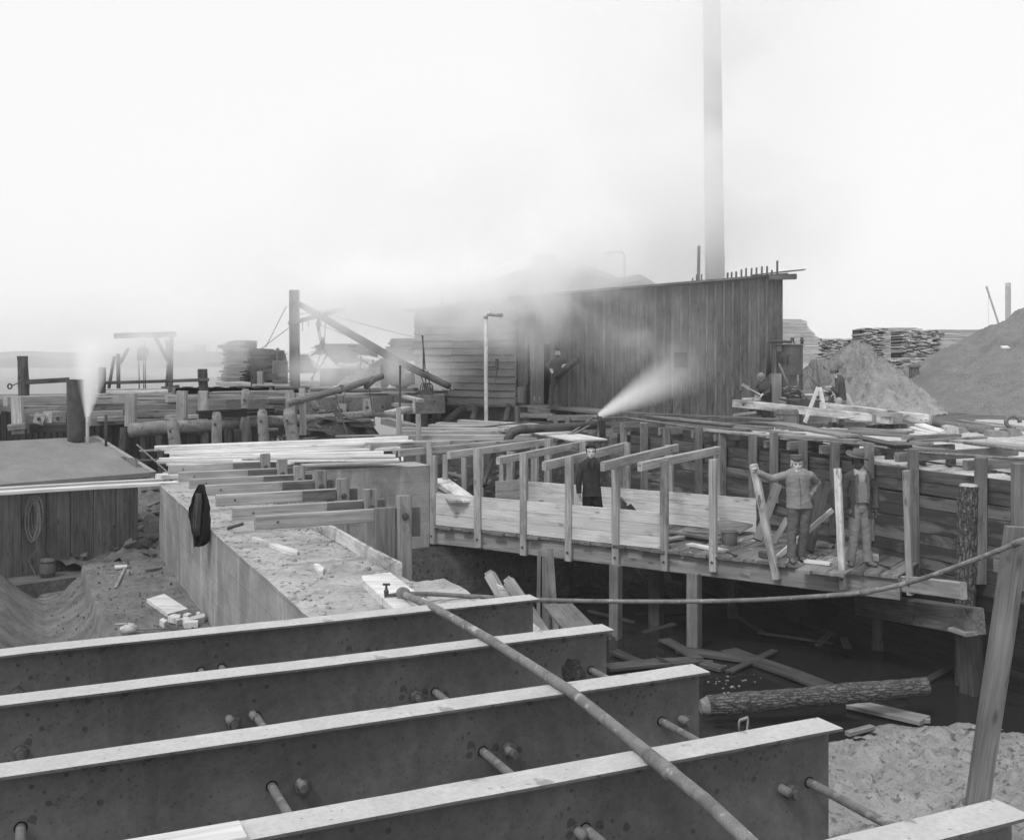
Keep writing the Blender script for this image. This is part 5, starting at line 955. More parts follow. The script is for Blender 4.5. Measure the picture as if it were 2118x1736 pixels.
# ================================================================ sand heaps
def heap(name, lab, mat, cx, cy, R, H, rough, z0, sx=1.0, asym=None, n=90):
    vs = []; fs = []; mb = MB(); m = 110
    for i in range(n + 1):
        r = i / n
        for j in range(m):
            a = 2 * math.pi * j / m; x = math.cos(a) * r * R * sx; y = math.sin(a) * r * R
            k = 1 - r; z = H * (k if k < .94 else .94 + (k - .94) * .5)
            e = fbm(x * .8 + cx, y * .8, 1) * rough * 2.4 * min(1, r * 5) * min(1, k * 5) + fbm(x * 3.2, y * 3.2, 2) * rough * .7 + fbm(x * 8, y * 8, 2) * rough * .22
            e += fbm(math.cos(a) * 9, math.sin(a) * 9, r * 1.6) * rough * 1.6 * min(1, r * 3) * min(1, k * 5)
            w_ = 1 + .08 * fbm(math.cos(a) * 1.3, math.sin(a) * 1.3, cx)
            vs.append(V3((cx + x * w_, cy + y * w_, z0 + max(-.1, z) + e)))
    for i in range(n):
        for j in range(m): a = i * m + j; b = i * m + (j + 1) % m; fs.append((a, b, b + m, a + m))
    mb.add(vs, fs, [v.copy() for v in vs]); return tag(mb.build(name, mat, smooth=True), lab, 'sand heap', 'heaps of sand in the yard')
heap('sand_heap', 'smaller lumpy pale heap of sand behind the boiler', 'light_sand', 12.87, 39.5, 3.25, 2.7, .13, yl, sx=1.0)
heap('sand_heap', 'low shoulder of pale sand left of the smaller heap', 'light_sand', 11.15, 39.0, 2.6, 2.0, .14, yl)
heap('sand_heap', 'huge smooth heap of grey sand running out of the right edge', 'sand', 23.6, 44.3, 9.3, 5.25, .07, yl, n=150)
p = at('B', 1560, 905, d=33.5); heap('sand_heap', 'small white heap of sand in the smoke left of the clapboard wall', 'pale_sand', p.x, p.y, 1.9, .95, .1, p.z - .1)
# ================================================================ shed
SP = V3((1.31, 33.4, 0)); SD = V3((1, .012, 0)).normalized(); SB = V3((-SD.y, SD.x, 0)); SB = SB if SB.y > 0 else -SB
def shp(reg, x, y, off=0): return onp(reg, x, y, SP + SB * off, SD)
ZRL, ZRR = CAMZ + 1.95, CAMZ + 2.66; zg = CAMZ - 1.95; cornR = shp('', 1619, 600);  mid = shp('', 1071, 700)
t = thing('board_shed', 'long weathered board shed with a shallow roof, half hidden in steam', 'shed', V3((cornR.x, cornR.y, zg)))
tR = (cornR - SP).dot(SD);  tM = (mid - SP).dot(SD)
dL = (shp('T', 300, 700) - SP).dot(SD); dR = (shp('T', 645, 700) - SP).dot(SD); zdoor = shp('T', 400, 325).z
def zrf(s): return ZRL + (ZRR - ZRL) * (s - tM) / (tR - tM)
mb = MB(); s = tM
while s < tR:
    zr = zrf(s)
    w = .27 if s < tR - .4 else tR - s; p = SP + SD * (s + w / 2); z0 = zg
    tn = random.uniform(.8, 1.1)
    if dL + .02 < s + w / 2 < dR: mb.bar(V3((p.x, p.y, zdoor)), V3((p.x, p.y, zr)), w - .008, .03, side=SD, tone=tn)
    else: mb.bar(V3((p.x, p.y, z0)), V3((p.x, p.y, zr)), w - .008, .03, side=SD, tone=tn, warp=.01)
    s += w
mb.build('wall', 'shed_wood', t)
mb = MB(); s = tM + .27; k = 0
while s < tR - .1:
    zr = zrf(s); p = SP + SD * s - SB * .028; zt_ = zr - random.choice([0, 0, .02]); k += 1
    if dL - .05 < s < dR + .05: s += .27; continue
    z1 = zg if random.random() < .7 else zg + random.uniform(.5, 1.6)
    mb.bar(V3((p.x, p.y, z1)), V3((p.x, p.y, zt_)), .075, .045, side=SD, tone=random.uniform(1.0, 1.3), warp=.01); s += .27
mb.build('battens', 'shed_wood', t)
mb = MB(); q = [SP + SD * tM + SB * .12, SP + SD * (dL + .02) + SB * .12]; q2 = [SP + SD * dR + SB * .12, SP + SD * tR + SB * .12]
for a_, b_ in (q, q2): qq = [V3((a_.x, a_.y, zg)), V3((b_.x, b_.y, zg)), V3((b_.x, b_.y, zrf((b_ - SP).dot(SD)) - .03)), V3((a_.x, a_.y, zrf((a_ - SP).dot(SD)) - .03))]; mb.loft(qq, [p + SB * .05 for p in qq])
mb.build('gap_backing', 'dark_wood', t)  # dark backing added so no sky shows through the board gaps
zr = ZRR; e2 = SB.copy(); mb = MB()
for k in range(25): p = cornR + e2 * (.2 * (k + .5)) + V3((-.03, 0, 0)); mb.bar(V3((p.x, p.y, zg)), V3((p.x, p.y, zr - .02)), .19, .03, side=e2)
mb.build('end_wall', 'shed_wood', t)
mb = MB(); A = SP + SD * (tM - .2) - SB * .25; B = SP + SD * (tR + .1) - SB * .25; B2 = B + SB * 6; A2 = A + SB * 6
q = [V3((A.x, A.y, ZRL + .0)), V3((B.x, B.y, ZRR + .02)), V3((B2.x, B2.y, ZRR + .02)), V3((A2.x, A2.y, ZRL))]
mb.loft(q, [p + UP * .07 for p in q]); mb.build('roof', 'shed_wood', t)
mb = MB(); P = shp('E', 1480, 395, -.35); P.z = ZRR + .07; mb.bar(P - SD * .9 + UP * -.06, P + V3((.75, .12, .12)), .3, .03, side=SB); mb.bar(P + V3((-.4, 0.0, -.13)), P + V3((.48, .05, -.1)), .16, .17, side=SB); mb.build('eave_board', 'shed_wood', t)
mb = MB()
mb = MB(); Pd = SP - SB * .02; d0 = Pd + SD * dL; wd_ = 1.0; 
x1 = shp('T', 545, 900)
for k in range(3): q0 = V3(((d0.x) + (x1.x - d0.x) * (k + .5) / 3, d0.y + (x1.y - d0.y) * (k + .5) / 3, 0)) - SB * .07; mb.bar(V3((q0.x, q0.y, CAMZ - 1.34)), V3((q0.x, q0.y, zdoor)), (x1 - d0).xy.length / 3 - .01, .03, side=SD, tone=1.25)
dr = mb.build('door', 'shed_wood', t)
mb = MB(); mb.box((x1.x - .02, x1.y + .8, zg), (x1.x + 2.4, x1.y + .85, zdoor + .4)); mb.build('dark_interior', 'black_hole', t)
mb = MB(); wp_ = shp('E', 660, 1098, -.07); sz = .2; mb.bar(wp_ - SD * .2, wp_ + SD * .2, .03, .46, side=SB); mb.build('hatch', 'black_hole', t)
CP = shp('', 1071, 700) - SB * .03; CD_ = (CP - at('', 857, 700, d=36.6)); CD_.z = 0; CD_.normalize(); CB = V3((-CD_.y, CD_.x, 0)); CB = CB if CB.y > 0 else -CB
def clp(reg, x, y, off=0): return onp(reg, x, y, CP + CB * off, CD_)
# clapboard part: two battered bays
for (xa, xb, xa2, xb2, lab) in [(120, 470, 120, 375, 'l'), (470, 950, 380, 945, 'r')]:
    mb = MB(); n = 13
    for k in range(n):
        f = k / n; y = 720 + (1445 - 720) * f; y2 = y + (1445 - 720) / n
        xl = xa + (xa2 - xa) * f; xr = xb + (xb2 - xb) * f
        P = clp('C', xl, y, -.02 * k if lab == 'r' else -.012 * k); Q = clp('C', xr, y, -.02 * k if lab == 'r' else -.012 * k); Q.z = P.z + random.uniform(-.02, .02); hh = pxm('C', 60, P.y)
        dz = 0; mb.bar(V3((P.x, P.y, P.z - hh * .5)) , V3((Q.x, Q.y, P.z - hh * .5)), hh * 1.12, .03, side=UP + CB * (.3), tone=random.uniform(.85, 1.15), warp=.01)
    mb.build('clapboard_wall', 'clap_wood', t)
mb = MB(); P = clp('C', 130, 690, .05); Q = clp('C', 955, 690, .05); zr = ZRL; P2 = at('C', 130, 730, d=P.y); zP = P2.z + .1; q = [V3((P.x, P.y, zg)), V3((Q.x, Q.y, zg)), V3((Q.x, Q.y, zr - .05)), V3((P.x, P.y, zP))]; mb.loft(q, [p + CB * .1 for p in q]); mb.build('backing', 'clap_wood', t); mb = MB(); q = [V3((P.x, P.y, zP)) - CD_ * .3 - CB * .4, V3((Q.x, Q.y, zr - .02)) - CB * .4, V3((Q.x, Q.y, zr - .02)) + CB * 4, V3((P.x, P.y, zP)) + CB * 4 - CD_ * .3]; mb.loft(q, [p + UP * .07 for p in q]); mb.build('lean_to_roof', 'shed_wood', t)
mb = MB(); 
for x, y0, y1, w in [(985, 1320, 1450, 62)]: P = shp('C', x, 1400, -.15); mb.bar(at('C', x, y0, d=P.y), at('C', x, y1, d=P.y), pxm('C', w, P.y), .04, side=SD)
mb.build('patch_board', 'clap_wood', t)
# stubs rising through the roof
for i, (x, y0, y1, wp) in enumerate([(758, 432, 452, 10), (790, 402, 450, 8), (831, 400, 448, 8), (1044, 388, 432, 14), (1077, 384, 430, 12), (1115, 378, 425, 13), (1157, 362, 418, 12), (1195, 350, 412, 12), (1240, 350, 408, 12), (1280, 344, 404, 12), (1325, 336, 400, 13), (1367, 333, 396, 12), (1406, 366, 392, 12), (1450, 291, 388, 13)]):
    d = shp('E', x, 430, .5).y; mb = MB(); up(mb, 'E', x + 1, y0, x, y1 + 12, wp, d, dep=.08); mb.build('roof_stub', 'dark_wood', t)
mb = MB(); up(mb, 'E', 812, 168, 808, 460, 20, shp('E', 810, 430, 1).y, dep=.15); mb.build('roof_post', 'dark_wood', t)
for reg, x, y0, y1, wp, lab in [('E', 0, 0, 0, 0, '')]: pass
# chimney stack
d = 36.5; t = thing('smoke_stack', 'tall iron smoke stack rising out of the steam behind the shed roof', 'smoke stack', at('E', 940, 440, d=d) - UP * 3.5)
mb = MB(); P = at('E', 940, 440, d=d); Q = at('', 1471, -60, d=d); n = 10; r0 = pxm('E', 80, d); mb.tube([P - UP * 3.5] + [P.lerp(Q, k / n) for k in range(n + 1)], [r0] + [r0 * (1 - .012 * k) for k in range(n + 1)], 28); mb.build('stack', 'hazed_iron', t, smooth=True)
mb = MB(); c = at('E', 1010, 262, d=d); mb.tube([V3((P.x, P.y, c.z)), V3((P.x, P.y, c.z - .06))], r0 * 1.04, 28); mb.tube([V3((P.x, P.y, at('E', 0, 60, d=d).z)), V3((P.x, P.y, at('E', 0, 70, d=d).z))], r0 * 1.02, 28); mb.build('seam_band', 'hazed_iron', t)
# pipes above the roof
for reg, x, y0, y1, wp, dz, lab in [('E', 198, 240, 460, 14, 50, 'thin vent pipe with a bent top over the shed roof'), ('C', 575, 540, 640, 40, 46, 'short pale chimney left of the steam over the roof'), ('C', 343, 590, 670, 34, 48, 'fainter short chimney farther left over the roof')]:
    mb = MB(); P = at(reg, x, y0, d=dz); Q = at(reg, x + 4, y1, d=dz); r = pxm(reg, wp / 2, dz); mb.tube([Q - UP * 2, Q, P], r, 14)
    if 'bent' in lab: mb.tube([P, P + V3((-.2, 0, .15)), P + V3((-.9, 0, .06))], [r, r * 1.2, r * 1.2], 12)
    tag(mb.build('vent_pipe' if 'pipe' in lab else 'chimney', 'boiler_iron', smooth=True), lab, 'pipe' if 'pipe' in lab else 'chimney')
# buildings hidden by the steam
def gable(lab, xl, xr, ye, yr, xr_, d, dp, yb=560):
    t = thing('mill_building', lab, 'building', at('', (xl + xr) / 2, 700, d=d)); A = at('', xl, ye, d=d); B = at('', xr, ye, d=d); R = at('', xr_, yr, d=d); zb = CAMZ - 2
    mb = MB(); q = [V3((A.x, d, zb)), V3((B.x, d, zb)), V3((B.x, d, B.z)), V3((R.x, d, R.z)), V3((A.x, d, A.z))]; mb.loft(q, [p + V3((0, dp, 0)) for p in q]); mb.build('wall', 'shed_wood', t)
    mb = MB(); q = [A + V3((-.5, 0, -.2)), R, B + V3((.5, 0, -.2)), B + V3((.5, 0, .05)), R + UP * .25, A + V3((-.5, 0, .05))]; q = [p + V3((0, -.4, 0)) for p in q]; mb.loft(q, [p + V3((0, dp + .8, 0)) for p in q]); mb.build('roof', 'roof_felt', t); return t
gable('misty gabled building with a box on its ridge behind the steam', 1012, 1250, 590, 548, 1130, 60, 12)
gable('low dark roof with a rail on it right of the steam cloud', 1185, 1300, 592, 556, 1200, 52, 8)
gable('flat pale-edged roof rising just over the shed roof line', 1238, 1332, 592, 580, 1322, 44, 6)
mb = MB(); A = at('', 1105, 555, d=60); B = at('', 1152, 522, d=60); mb.box((A.x, 61, A.z - 1), (B.x, 66, B.z)); tag(mb.build('roof_box', 'shed_wood'), 'square box head on the misty building ridge', 'roof box')
mb = MB()
for x0, y0, x1, y1 in [(1160, 552, 1185, 540), (1172, 552, 1190, 538), (1185, 540, 1205, 556), (1160, 552, 1205, 552), (1236, 580, 1236, 566), (1218, 566, 1236, 566), (1229, 578, 1229, 542), (1232, 578, 1232, 560)]: mb.tube([at('', x0, y0, d=51), at('', x1, y1, d=51)], .05, 5)
tag(mb.build('roof_rail', 'dark_wood'), 'spindly rails and props standing on the low dark roof', 'railing')
# deck before the shed
t = thing('shed_deck', 'low plank deck on posts along the front of the shed', 'deck', at('C', 600, 1600, d=33))
zd_ = CAMZ - 1.38; A = at('C', 110, 1442, h=1.37); B = at('C', 1215, 1472, h=1.37); C_ = at('T', 560, 1412, h=1.42); D_ = at('T', 1560, 1402, d=29.5)
mb = MB(); q = [A, B, B + V3((.2, 2.2, 0)), A + V3((.3, 6, 0))]; q = [V3((p.x, p.y, zd_)) for p in q]; mb.loft(q, [p - UP * .06 for p in q]); mb.build('planking', 'grey_wood', t)
mb = MB(); q = [C_, D_, D_ + V3((.5, 1.2, 0)), C_ + V3((.5, 2.2, 0))]; q = [V3((p.x, p.y, zd_ - .045)) for p in q]; mb.loft(q, [p - UP * .06 for p in q]); mb.build('planking', 'weathered_wood', t)
for x0, y0, x1, y1, hp, d0, d1 in [(1040, 1480, 1195, 1500, 46, 32.5, 32), (980, 1535, 1245, 1538, 40, 31.5, 31), (510, 1472, 640, 1470, 48, 33, 33), (1200, 1552, 1640, 1548, 46, 30, 29), (245, 1462, 940, 1470, 18, 34.5, 33)]:
    mb = MB(); bd(mb, 'C', x0, y0, x1, y1, hp, d0=d0, d1=d1, w=.2); mb.build('beam', 'weathered_wood', t)
for x, y0, y1, w, dz in [(955, 1478, 1610, 40, 31.8), (1035, 1575, 1620, 46, 31.5), (200, 1460, 1640, 46, 33), (60, 1490, 1630, 20, 33), (1272, 1550, 1600, 44, 29.8), (1560, 1590, 1736, 46, 28), (1370, 1568, 1620, 40, 29.5), (1410, 1568, 1620, 30, 29.6)]:
    mb = MB(); up(mb, 'C', x, y0, x, y1, w, dz, dep=.15, ext=.3); mb.build('post', 'weathered_wood', t)
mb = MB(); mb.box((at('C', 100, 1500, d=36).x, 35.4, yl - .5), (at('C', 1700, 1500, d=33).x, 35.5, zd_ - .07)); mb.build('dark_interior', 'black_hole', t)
for i, (x0, y0, x1, y1, w, lab) in enumerate([(520, 1490, 340, 1625, 60, 'wide iron pipe slanting down left under the shed deck'), (625, 1475, 590, 1590, 44, 'steep iron pipe under the shed deck, middle one'), (890, 1480, 860, 1600, 50, 'steep iron pipe under the shed deck, right of the pale standpipe')]):
    mb = MB(); mb.tube([at('C', x0, y0, d=32.5), at('C', x1, y1, d=31.5)], pxm('C', w / 2, 32), 16); tag(mb.build('iron_pipe', 'iron', smooth=True), lab, 'pipe', 'slanting pipes under the deck')
mb = MB(); mb.tube([at('C', 298, 1500, d=32), at('C', 298, 1640, d=32)], pxm('C', 38, 32), 18); tag(mb.build('iron_pipe', 'boiler_iron', smooth=True), 'thick upright pipe with a collar under the left of the shed deck', 'pipe')
# tall pale standpipe
t = thing('standpipe', 'tall pale upright pipe with an elbow, in front of the clapboard wall', 'pipe', at('C', 704, 1590, d=30)); r = pxm('C', 16, 30)
P = at('C', 704, 1590, d=30); Q = at('C', 701, 745, d=30); E_ = at('C', 715, 725, d=30); G_ = at('C', 830, 735, d=30.4)
mb = MB(); mb.tube([P - UP * .3, P, P.lerp(Q, .5), Q], r, 16); mb.build('pipe', 'galvanized', t, smooth=True)
mb = MB(); mb.tube([Q - UP * .05, Q, Q + (E_ - Q) * .7 + UP * .03, E_ + V3((.1, 0, 0))], [r * 1.2] * 4, 16); mb.tube([E_ + V3((.05, 0, 0)), G_], r * 1.15, 14); mb.build('elbow', 'galvanized', t, smooth=True)
for f in (.26, .48, .72): mb = MB(); c = P.lerp(Q, f); mb.tube([c, c + UP * .03], r * 1.12, 16); mb.build('collar', 'galvanized', t)
mb = MB(); c = at('C', 720, 1155, d=29.9); mb.tube([c, c + V3((.25, 0, 0))], .03, 8); mb.tube([c + V3((.25, 0, .22)), c + V3((.25, 0, -.08))], .05, 8); mb.tube([c + V3((.25, 0, -.08)), c + V3((.2, 0, -.5))], .015, 5); mb.build('tap', 'iron', t)
# ================================================================ derrick in the smoke
d = 36; t = thing('derrick', 'smoke-veiled derrick: square mast with a long slanting boom reaching to the shed', 'derrick', at('B', 765, 945, d=d))
mb = MB(); up(mb, 'B', 762, 120, 765, 950, 72, d, dep=.33, warp=.01); mb.build('mast', 'shed_wood', t)
mb = MB(); bp = [at('B', 775, 218, d=36.0), at('B', 960, 320, d=35.4), at('B', 1300, 520, d=33.9), at('B', 1620, 705, d=32.0), at('B', 2030, 905, d=29.5)]; pts = []
for i in range(4):
    for k in range(5): pts.append(bp[i].lerp(bp[i + 1], k / 5))
pts.append(bp[-1]); mb.tube(pts, [.09 + .035 * math.sin(math.pi * i / 20) for i in range(21)], 16, rough=.05); mb.build('boom', 'dark_wood', t, smooth=True)
mb = MB(); bd(mb, 'B', 722, 378, 1180, 258, 34, d0=35.6, d1=35.9, w=.2); mb.build('arm', 'shed_wood', t)
mb = MB()
for a_, b_ in [((965, 375), (1005, 590)), ((950, 380), (992, 585)), ((1030, 350), (1010, 600)), ((1010, 600), (1040, 640)), ((1010, 590), (905, 660)), ((1040, 640), (965, 780)), ((985, 640), (915, 860)), ((1045, 650), (905, 850)), ((1010, 620), (1120, 700))]: mb.tube([at('B', *a_, d=35), at('B', *b_, d=35)], .018, 5)
mb.build('fall_rope', 'iron', t)
for y in (400, 560): mb = MB(); c = at('B', 970 if y == 400 else 1002, y, d=34.95); mb.tube([c - V3((0, .06, 0)), c + V3((0, .06, 0))], .09, 14); mb.bar(c + UP * .2, c - UP * .2, .1, .12); mb.build('pulley_block', 'iron', t)
mb = MB()
for a_, b_, e_ in [((705, 255), (535, 590), 36), ((725, 430), (500, 600), 36), ((840, 345), (835, 460), 35.5), ((890, 370), (885, 420), 35.5), ((800, 320), (1180, 265), 36)]: mb.tube([at('B', *a_, d=e_), at('B', *b_, d=e_)], .014, 5)
mb.tube([at('B', 1060, 330, d=36), at('C', 0, 886, d=40), at('C', 450, 990, d=37)], .012, 5); mb.tube([at('B', 970, 400, d=35), at('B', 1240, 510, d=34)], .012, 5); mb.build('guy_line', 'iron', t)
# tackle hanging from the boom end
mb = MB(); rx = [(185, 900, 190, 1180), (200, 1190, 215, 1390), (225, 1190, 250, 1400), (265, 1320, 268, 1620), (175, 1240, 200, 1330), (240, 1290, 265, 1400), (160, 1180, 200, 1190), (180, 900, 205, 1180)]
for x0, y0, x1, y1 in rx: mb.tube([at('C', x0, y0, d=30.6), at('C', (x0 + x1) / 2 + 4, (y0 + y1) / 2, d=30.5), at('C', x1, y1, d=30.6)], .02, 6)
for q in range(4): c = at('C', 190 + q * 18, 1290, d=30.5); mb.tube([c + V3((.09 * math.sin(k * .4), 0, -.2 + .2 * math.cos(k * .4))) for k in range(17)], .018, 5)
mb.tube([at('C', 215, 1390, d=30.5) - V3((0, .08, 0)), at('C', 215, 1390, d=30.5) + V3((0, .08, 0))], .2, 14)
tag(mb.build('rope_tackle', 'iron'), 'tangle of ropes and blocks hanging from the boom end by the clapboards', 'rope tackle')
# forked pole lying up to the right
mb = MB(); pp = [at('B', 712, 1055, d=25.2), at('B', 745, 1038, d=25.3), at('B', 950, 985, d=26), at('B', 1150, 932, d=26.8), at('B', 1300, 885, d=27.4), at('B', 1420, 850, d=27.9), at('B', 1485, 825, d=28.2)]; pts = []
for i in range(6):
    for k in range(3): pts.append(pp[i].lerp(pp[i + 1], k / 3))
pts.append(pp[-1]); t = thing('forked_pole', 'long bent forked pole slanting up from the leaning pile, rope hanging from it', 'pole', pp[0]); mb.tube(pts, [.085] * len(pts), 14, rough=.1); mb.tube([at('B', 1420, 845, d=27.8), at('B', 1350, 920, d=27.6)], [.1, .06], 10); mb.tube([at('B', 715, 1045, d=25.2), at('B', 712, 1190, d=25.1)], .05, 8); mb.build('pole', 'weathered_wood', t, smooth=True)
mb = MB(); mb.tube([at('B', 1380, 900, d=27.6), at('B', 1400, 1060, d=27.6), at('B', 1430, 1230, d=27.4)], .014, 5); mb.tube([at('B', 1105, 950, d=26.5), at('B', 1125, 1050, d=26.4), at('B', 1205, 1310, d=26)], .02, 6)
for q in range(5): c = pts[9]; mb.tube([c + V3((.02 * q - .05 + .03 * math.sin(k), .105 * math.cos(k), .105 * math.sin(k))) for k in [z_ * .5 for z_ in range(14)]], .013, 5)
mb.build('lashing_rope', 'iron', t)
mb = MB(); mb.tube([at('V', 1415, 215, d=24.5), at('V', 1410, 800, d=24.5)], .024, 8); tag(mb.build('iron_rod', 'iron'), 'thin upright iron rod standing on the square stake left of the shed', 'rod')
# ================================================================ far side: hut, donkey boiler, ramp, horses
t = thing('low_hut', 'small hut with a bright white sloping roof in the smoke', 'hut', at('B', 1040, 820, d=42)); A = at('B', 980, 760, d=42); B = at('B', 1112, 760, d=42); z0 = at('B', 980, 822, d=42).z - .5
mb = MB(); mb.box((A.x, 42, z0), (B.x + .8, 44, A.z - .03)); mb.build('wall', 'shed_wood', t)
q = [A, B + V3((.1, 0, 0)), at('B', 1030, 648, d=44.5), at('B', 885, 650, d=44.5)]; mb = MB(); mb.loft(q, [p - UP * .07 for p in q]); mb.build('roof', 'pale_sand', t)
q = [at('B', 885, 655, d=44.5), at('B', 980, 762, d=42), at('B', 980, 822, d=42), at('B', 905, 700, d=44.5)]; mb = MB(); mb.loft(q, [p + V3((.06, 0, 0)) for p in q]); mb.build('gable_board', 'fresh_wood', t)
t = thing('donkey_boiler', 'small upright boiler with a thin stack beside the derrick mast', 'boiler', at('B', 655, 885, d=41)); P = at('B', 655, 885, d=41); Q = at('B', 655, 706, d=41); r = pxm('B', 62, 41)
mb = MB(); mb.tube([P, Q, Q + UP * .03], [r, r, r * .9], 22); mb.build('shell', 'boiler_iron', t, smooth=False); mb = MB(); mb.tube([at('B', 635, 706, d=41), at('B', 635, 594, d=41)], pxm('B', 13, 41), 14); mb.build('stack', 'iron', t)
mb = MB(); mb.tube([at('B', 560, 830, d=40), at('B', 700, 820, d=40)], .12, 10); mb.build('cylinder', 'iron', t); mb = MB(); mb.tube([at('B', 600, 850, d=40), at('B', 600, 800, d=40)], .2, 10); mb.build('pump', 'iron', t); mb = MB(); mb.tube([at('B', 700, 700, d=41), at('B', 690, 650, d=41)], .05, 6); mb.build('steam_valve', 'iron', t)
for i, (x, y0, y1, w, lab) in enumerate([(438, 695, 900, 50, 'dark square post in front of the left lumber stacks'), (488, 785, 890, 46, 'shorter pale post right of the dark square post')]):
    mb = MB(); up(mb, 'B', x, y0, x, y1, w, 40, ext=.4); tag(mb.build('post', 'dark_wood' if i == 0 else 'grey_wood'), lab, 'post')
mb = MB(); bd(mb, 'B', 130, 872, 740, 905, 28, d0=41, d1=39, w=1.2); tag(mb.build('sleeper', 'mid_wood'), 'long pale sleeper under the left lumber stacks', 'timber')
t = thing('plank_ramp', 'long pale plank ramp with side posts sloping down to the right in smoke', 'ramp', at('B', 1750, 800, d=38))
mb = MB(); bd(mb, 'B', 1288, 655, 1755, 790, 24, d0=40, d1=37, w=.5); mb.build('ramp_board', 'pale_wood', t); mb = MB(); bd(mb, 'B', 1420, 760, 1560, 800, 14, d0=39, d1=38, w=.4); mb.build('ramp_board', 'fresh_wood', t)
for x in (1312, 1412, 1508): mb = MB(); up(mb, 'B', x, 660 + (x - 1312) * .3, x, 780, 9, 38.5, dep=.06); mb.build('post', 'dark_wood', t)
P = at('B', 1575, 905, d=32); t = thing('stone_block', 'dark rounded block or barrel before the small white heap', 'block', P); mb = MB(); mb.loft([P + V3((-.33, -.2, 0)), P + V3((.33, -.2, 0)), P + V3((.33, .3, 0)), P + V3((-.33, .3, 0))], [P + V3((-.35, -.2, .62)), P + V3((.35, -.2, .62)), P + V3((.35, .3, .62)), P + V3((-.35, .3, .62))]); mb.build('body', 'weathered_wood', t)
mb = MB(); mb.loft([P + V3((-.35, -.2, .62)), P + V3((.35, -.2, .62)), P + V3((.35, .3, .62)), P + V3((-.35, .3, .62))], [P + V3((-.25, -.15, .76)), P + V3((.25, -.15, .76)), P + V3((.25, .25, .76)), P + V3((-.25, .25, .76))]); mb.build('top', 'weathered_wood', t)
for i, (pts_, lab) in enumerate([([(1595, 905), (1640, 865), (1700, 835), (1750, 828)], 'upper of two bent logs lying by the small white heap'), ([(1640, 910), (1690, 870), (1745, 852)], 'lower of two bent logs lying by the small white heap')]):
    mb = MB(); mb.tube([at('B', x, y, d=31.5) for x, y in pts_], .13, 12, rough=.1); tag(mb.build('bent_log', 'pale_log', smooth=True), lab, 'log')
mb = MB(); bd(mb, 'B', 900, 925, 1750, 922, 26, d0=32, d1=31, w=.3); tag(mb.build('timber', 'dark_wood'), 'long dark timber lying level behind the forked pole', 'timber')
mb = MB(); bd(mb, 'B', 1475, 950, 1750, 950, 12, d0=30.5, d1=30.2, w=.4); tag(mb.build('timber', 'grey_wood'), 'thin flat timber on top of the bolted crib at right', 'timber')
# long boards stacked behind the formwork
bl = [(470, 58, 1100, 92, 24, 28, 27), (290, 80, 1180, 112, 20, 27.4, 26.4), (230, 98, 1130, 118, 20, 27, 26.2), (5, 122, 800, 128, 26, 25.6, 25.4), (10, 150, 850, 152, 26, 25.2, 25), (800, 128, 850, 132, 26, 25.0, 24.9), (10, 182, 1070, 180, 46, 24.8, 24.8), (-205, 196, 70, 192, 34, 24.2, 24.3), (0, 236, 1120, 206, 56, 23.8, 25.0)]
bw_ = ['farthest and highest', 'second highest', 'third', 'fourth', 'fifth', 'short end of the', 'broad low', 'short left stub of the', 'nearest wide']
for (x0, y0, x1, y1, hp, d0, d1), wd in zip(bl, bw_): board('board', '%s board of the loose pile behind the formwork left end' % wd, 'board', 'mid_wood', 'I', x0, y0, x1, y1, hp, d0=d0, d1=d1, w=.3, group='boards piled behind the formwork')
mb = MB(); mb.tube([at('C', 430, 1655, d=26), at('C', 700, 1645, d=26), at('C', 900, 1622, d=26), at('C', 1100, 1605, d=26.2), at('C', 1240, 1618, d=26.2)], .02, 6); tag(mb.build('rope', 'iron'), 'dark rope trailing over the loose board pile', 'rope')
t = thing('elbow_pipe', 'thick dark iron pipe with an elbow lying left of the steam nozzle', 'pipe', at('I', 940, 165, d=24.5)); r = pxm('I', 34, 24.5)
mb = MB(); A = at('I', 1010, 135, d=24.5); mb.tube([A, at('I', 1300, 118, d=25.2), at('I', 1590, 102, d=26)], r, 20); mb.build('pipe', 'iron', t, smooth=True)
mb = MB(); mb.tube([A + V3((.06, 0, 0)), A + V3((-.06, 0, 0)), A + V3((-.25, -.02, -.06)), A + V3((-.36, -.05, -.22)), A + V3((-.38, -.05, -.5))], [r * 1.12] * 5, 20); mb.build('elbow', 'iron', t, smooth=True)
board('plank', 'pale broad plank below the thick elbow pipe', 'plank', 'fresh_wood', 'I', 1100, 162, 1400, 222, 12, d0=25.5, d1=23.6, w=.9)
board('plank', 'grey broken plank end right of the pale broad plank', 'plank', 'grey_wood', 'I', 1340, 148, 1572, 165, 34, d0=26, d1=25.6, w=.1)
for i, (x0, y0, x1, y1, wp, lab) in enumerate([(405, 350, 300, 540, 46, 'iron pipe prop at the far left inside the formwork'), (770, 330, 712, 505, 44, 'iron pipe prop at the middle inside the formwork'), (1160, 380, 1130, 500, 20, 'thin iron prop behind the middle cap beams')]):
    mb = MB(); mb.tube([at('I', x0, y0, d=25), at('I', x1, y1, d=24.2), at('I', x1 + (x1 - x0) * .5, y1 + (y1 - y0) * .5, d=23.8)], pxm('I', wp / 2, 24.6), 14); tag(mb.build('pipe_prop', 'iron', smooth=True), lab, 'pipe', 'slanting pipes inside the formwork')
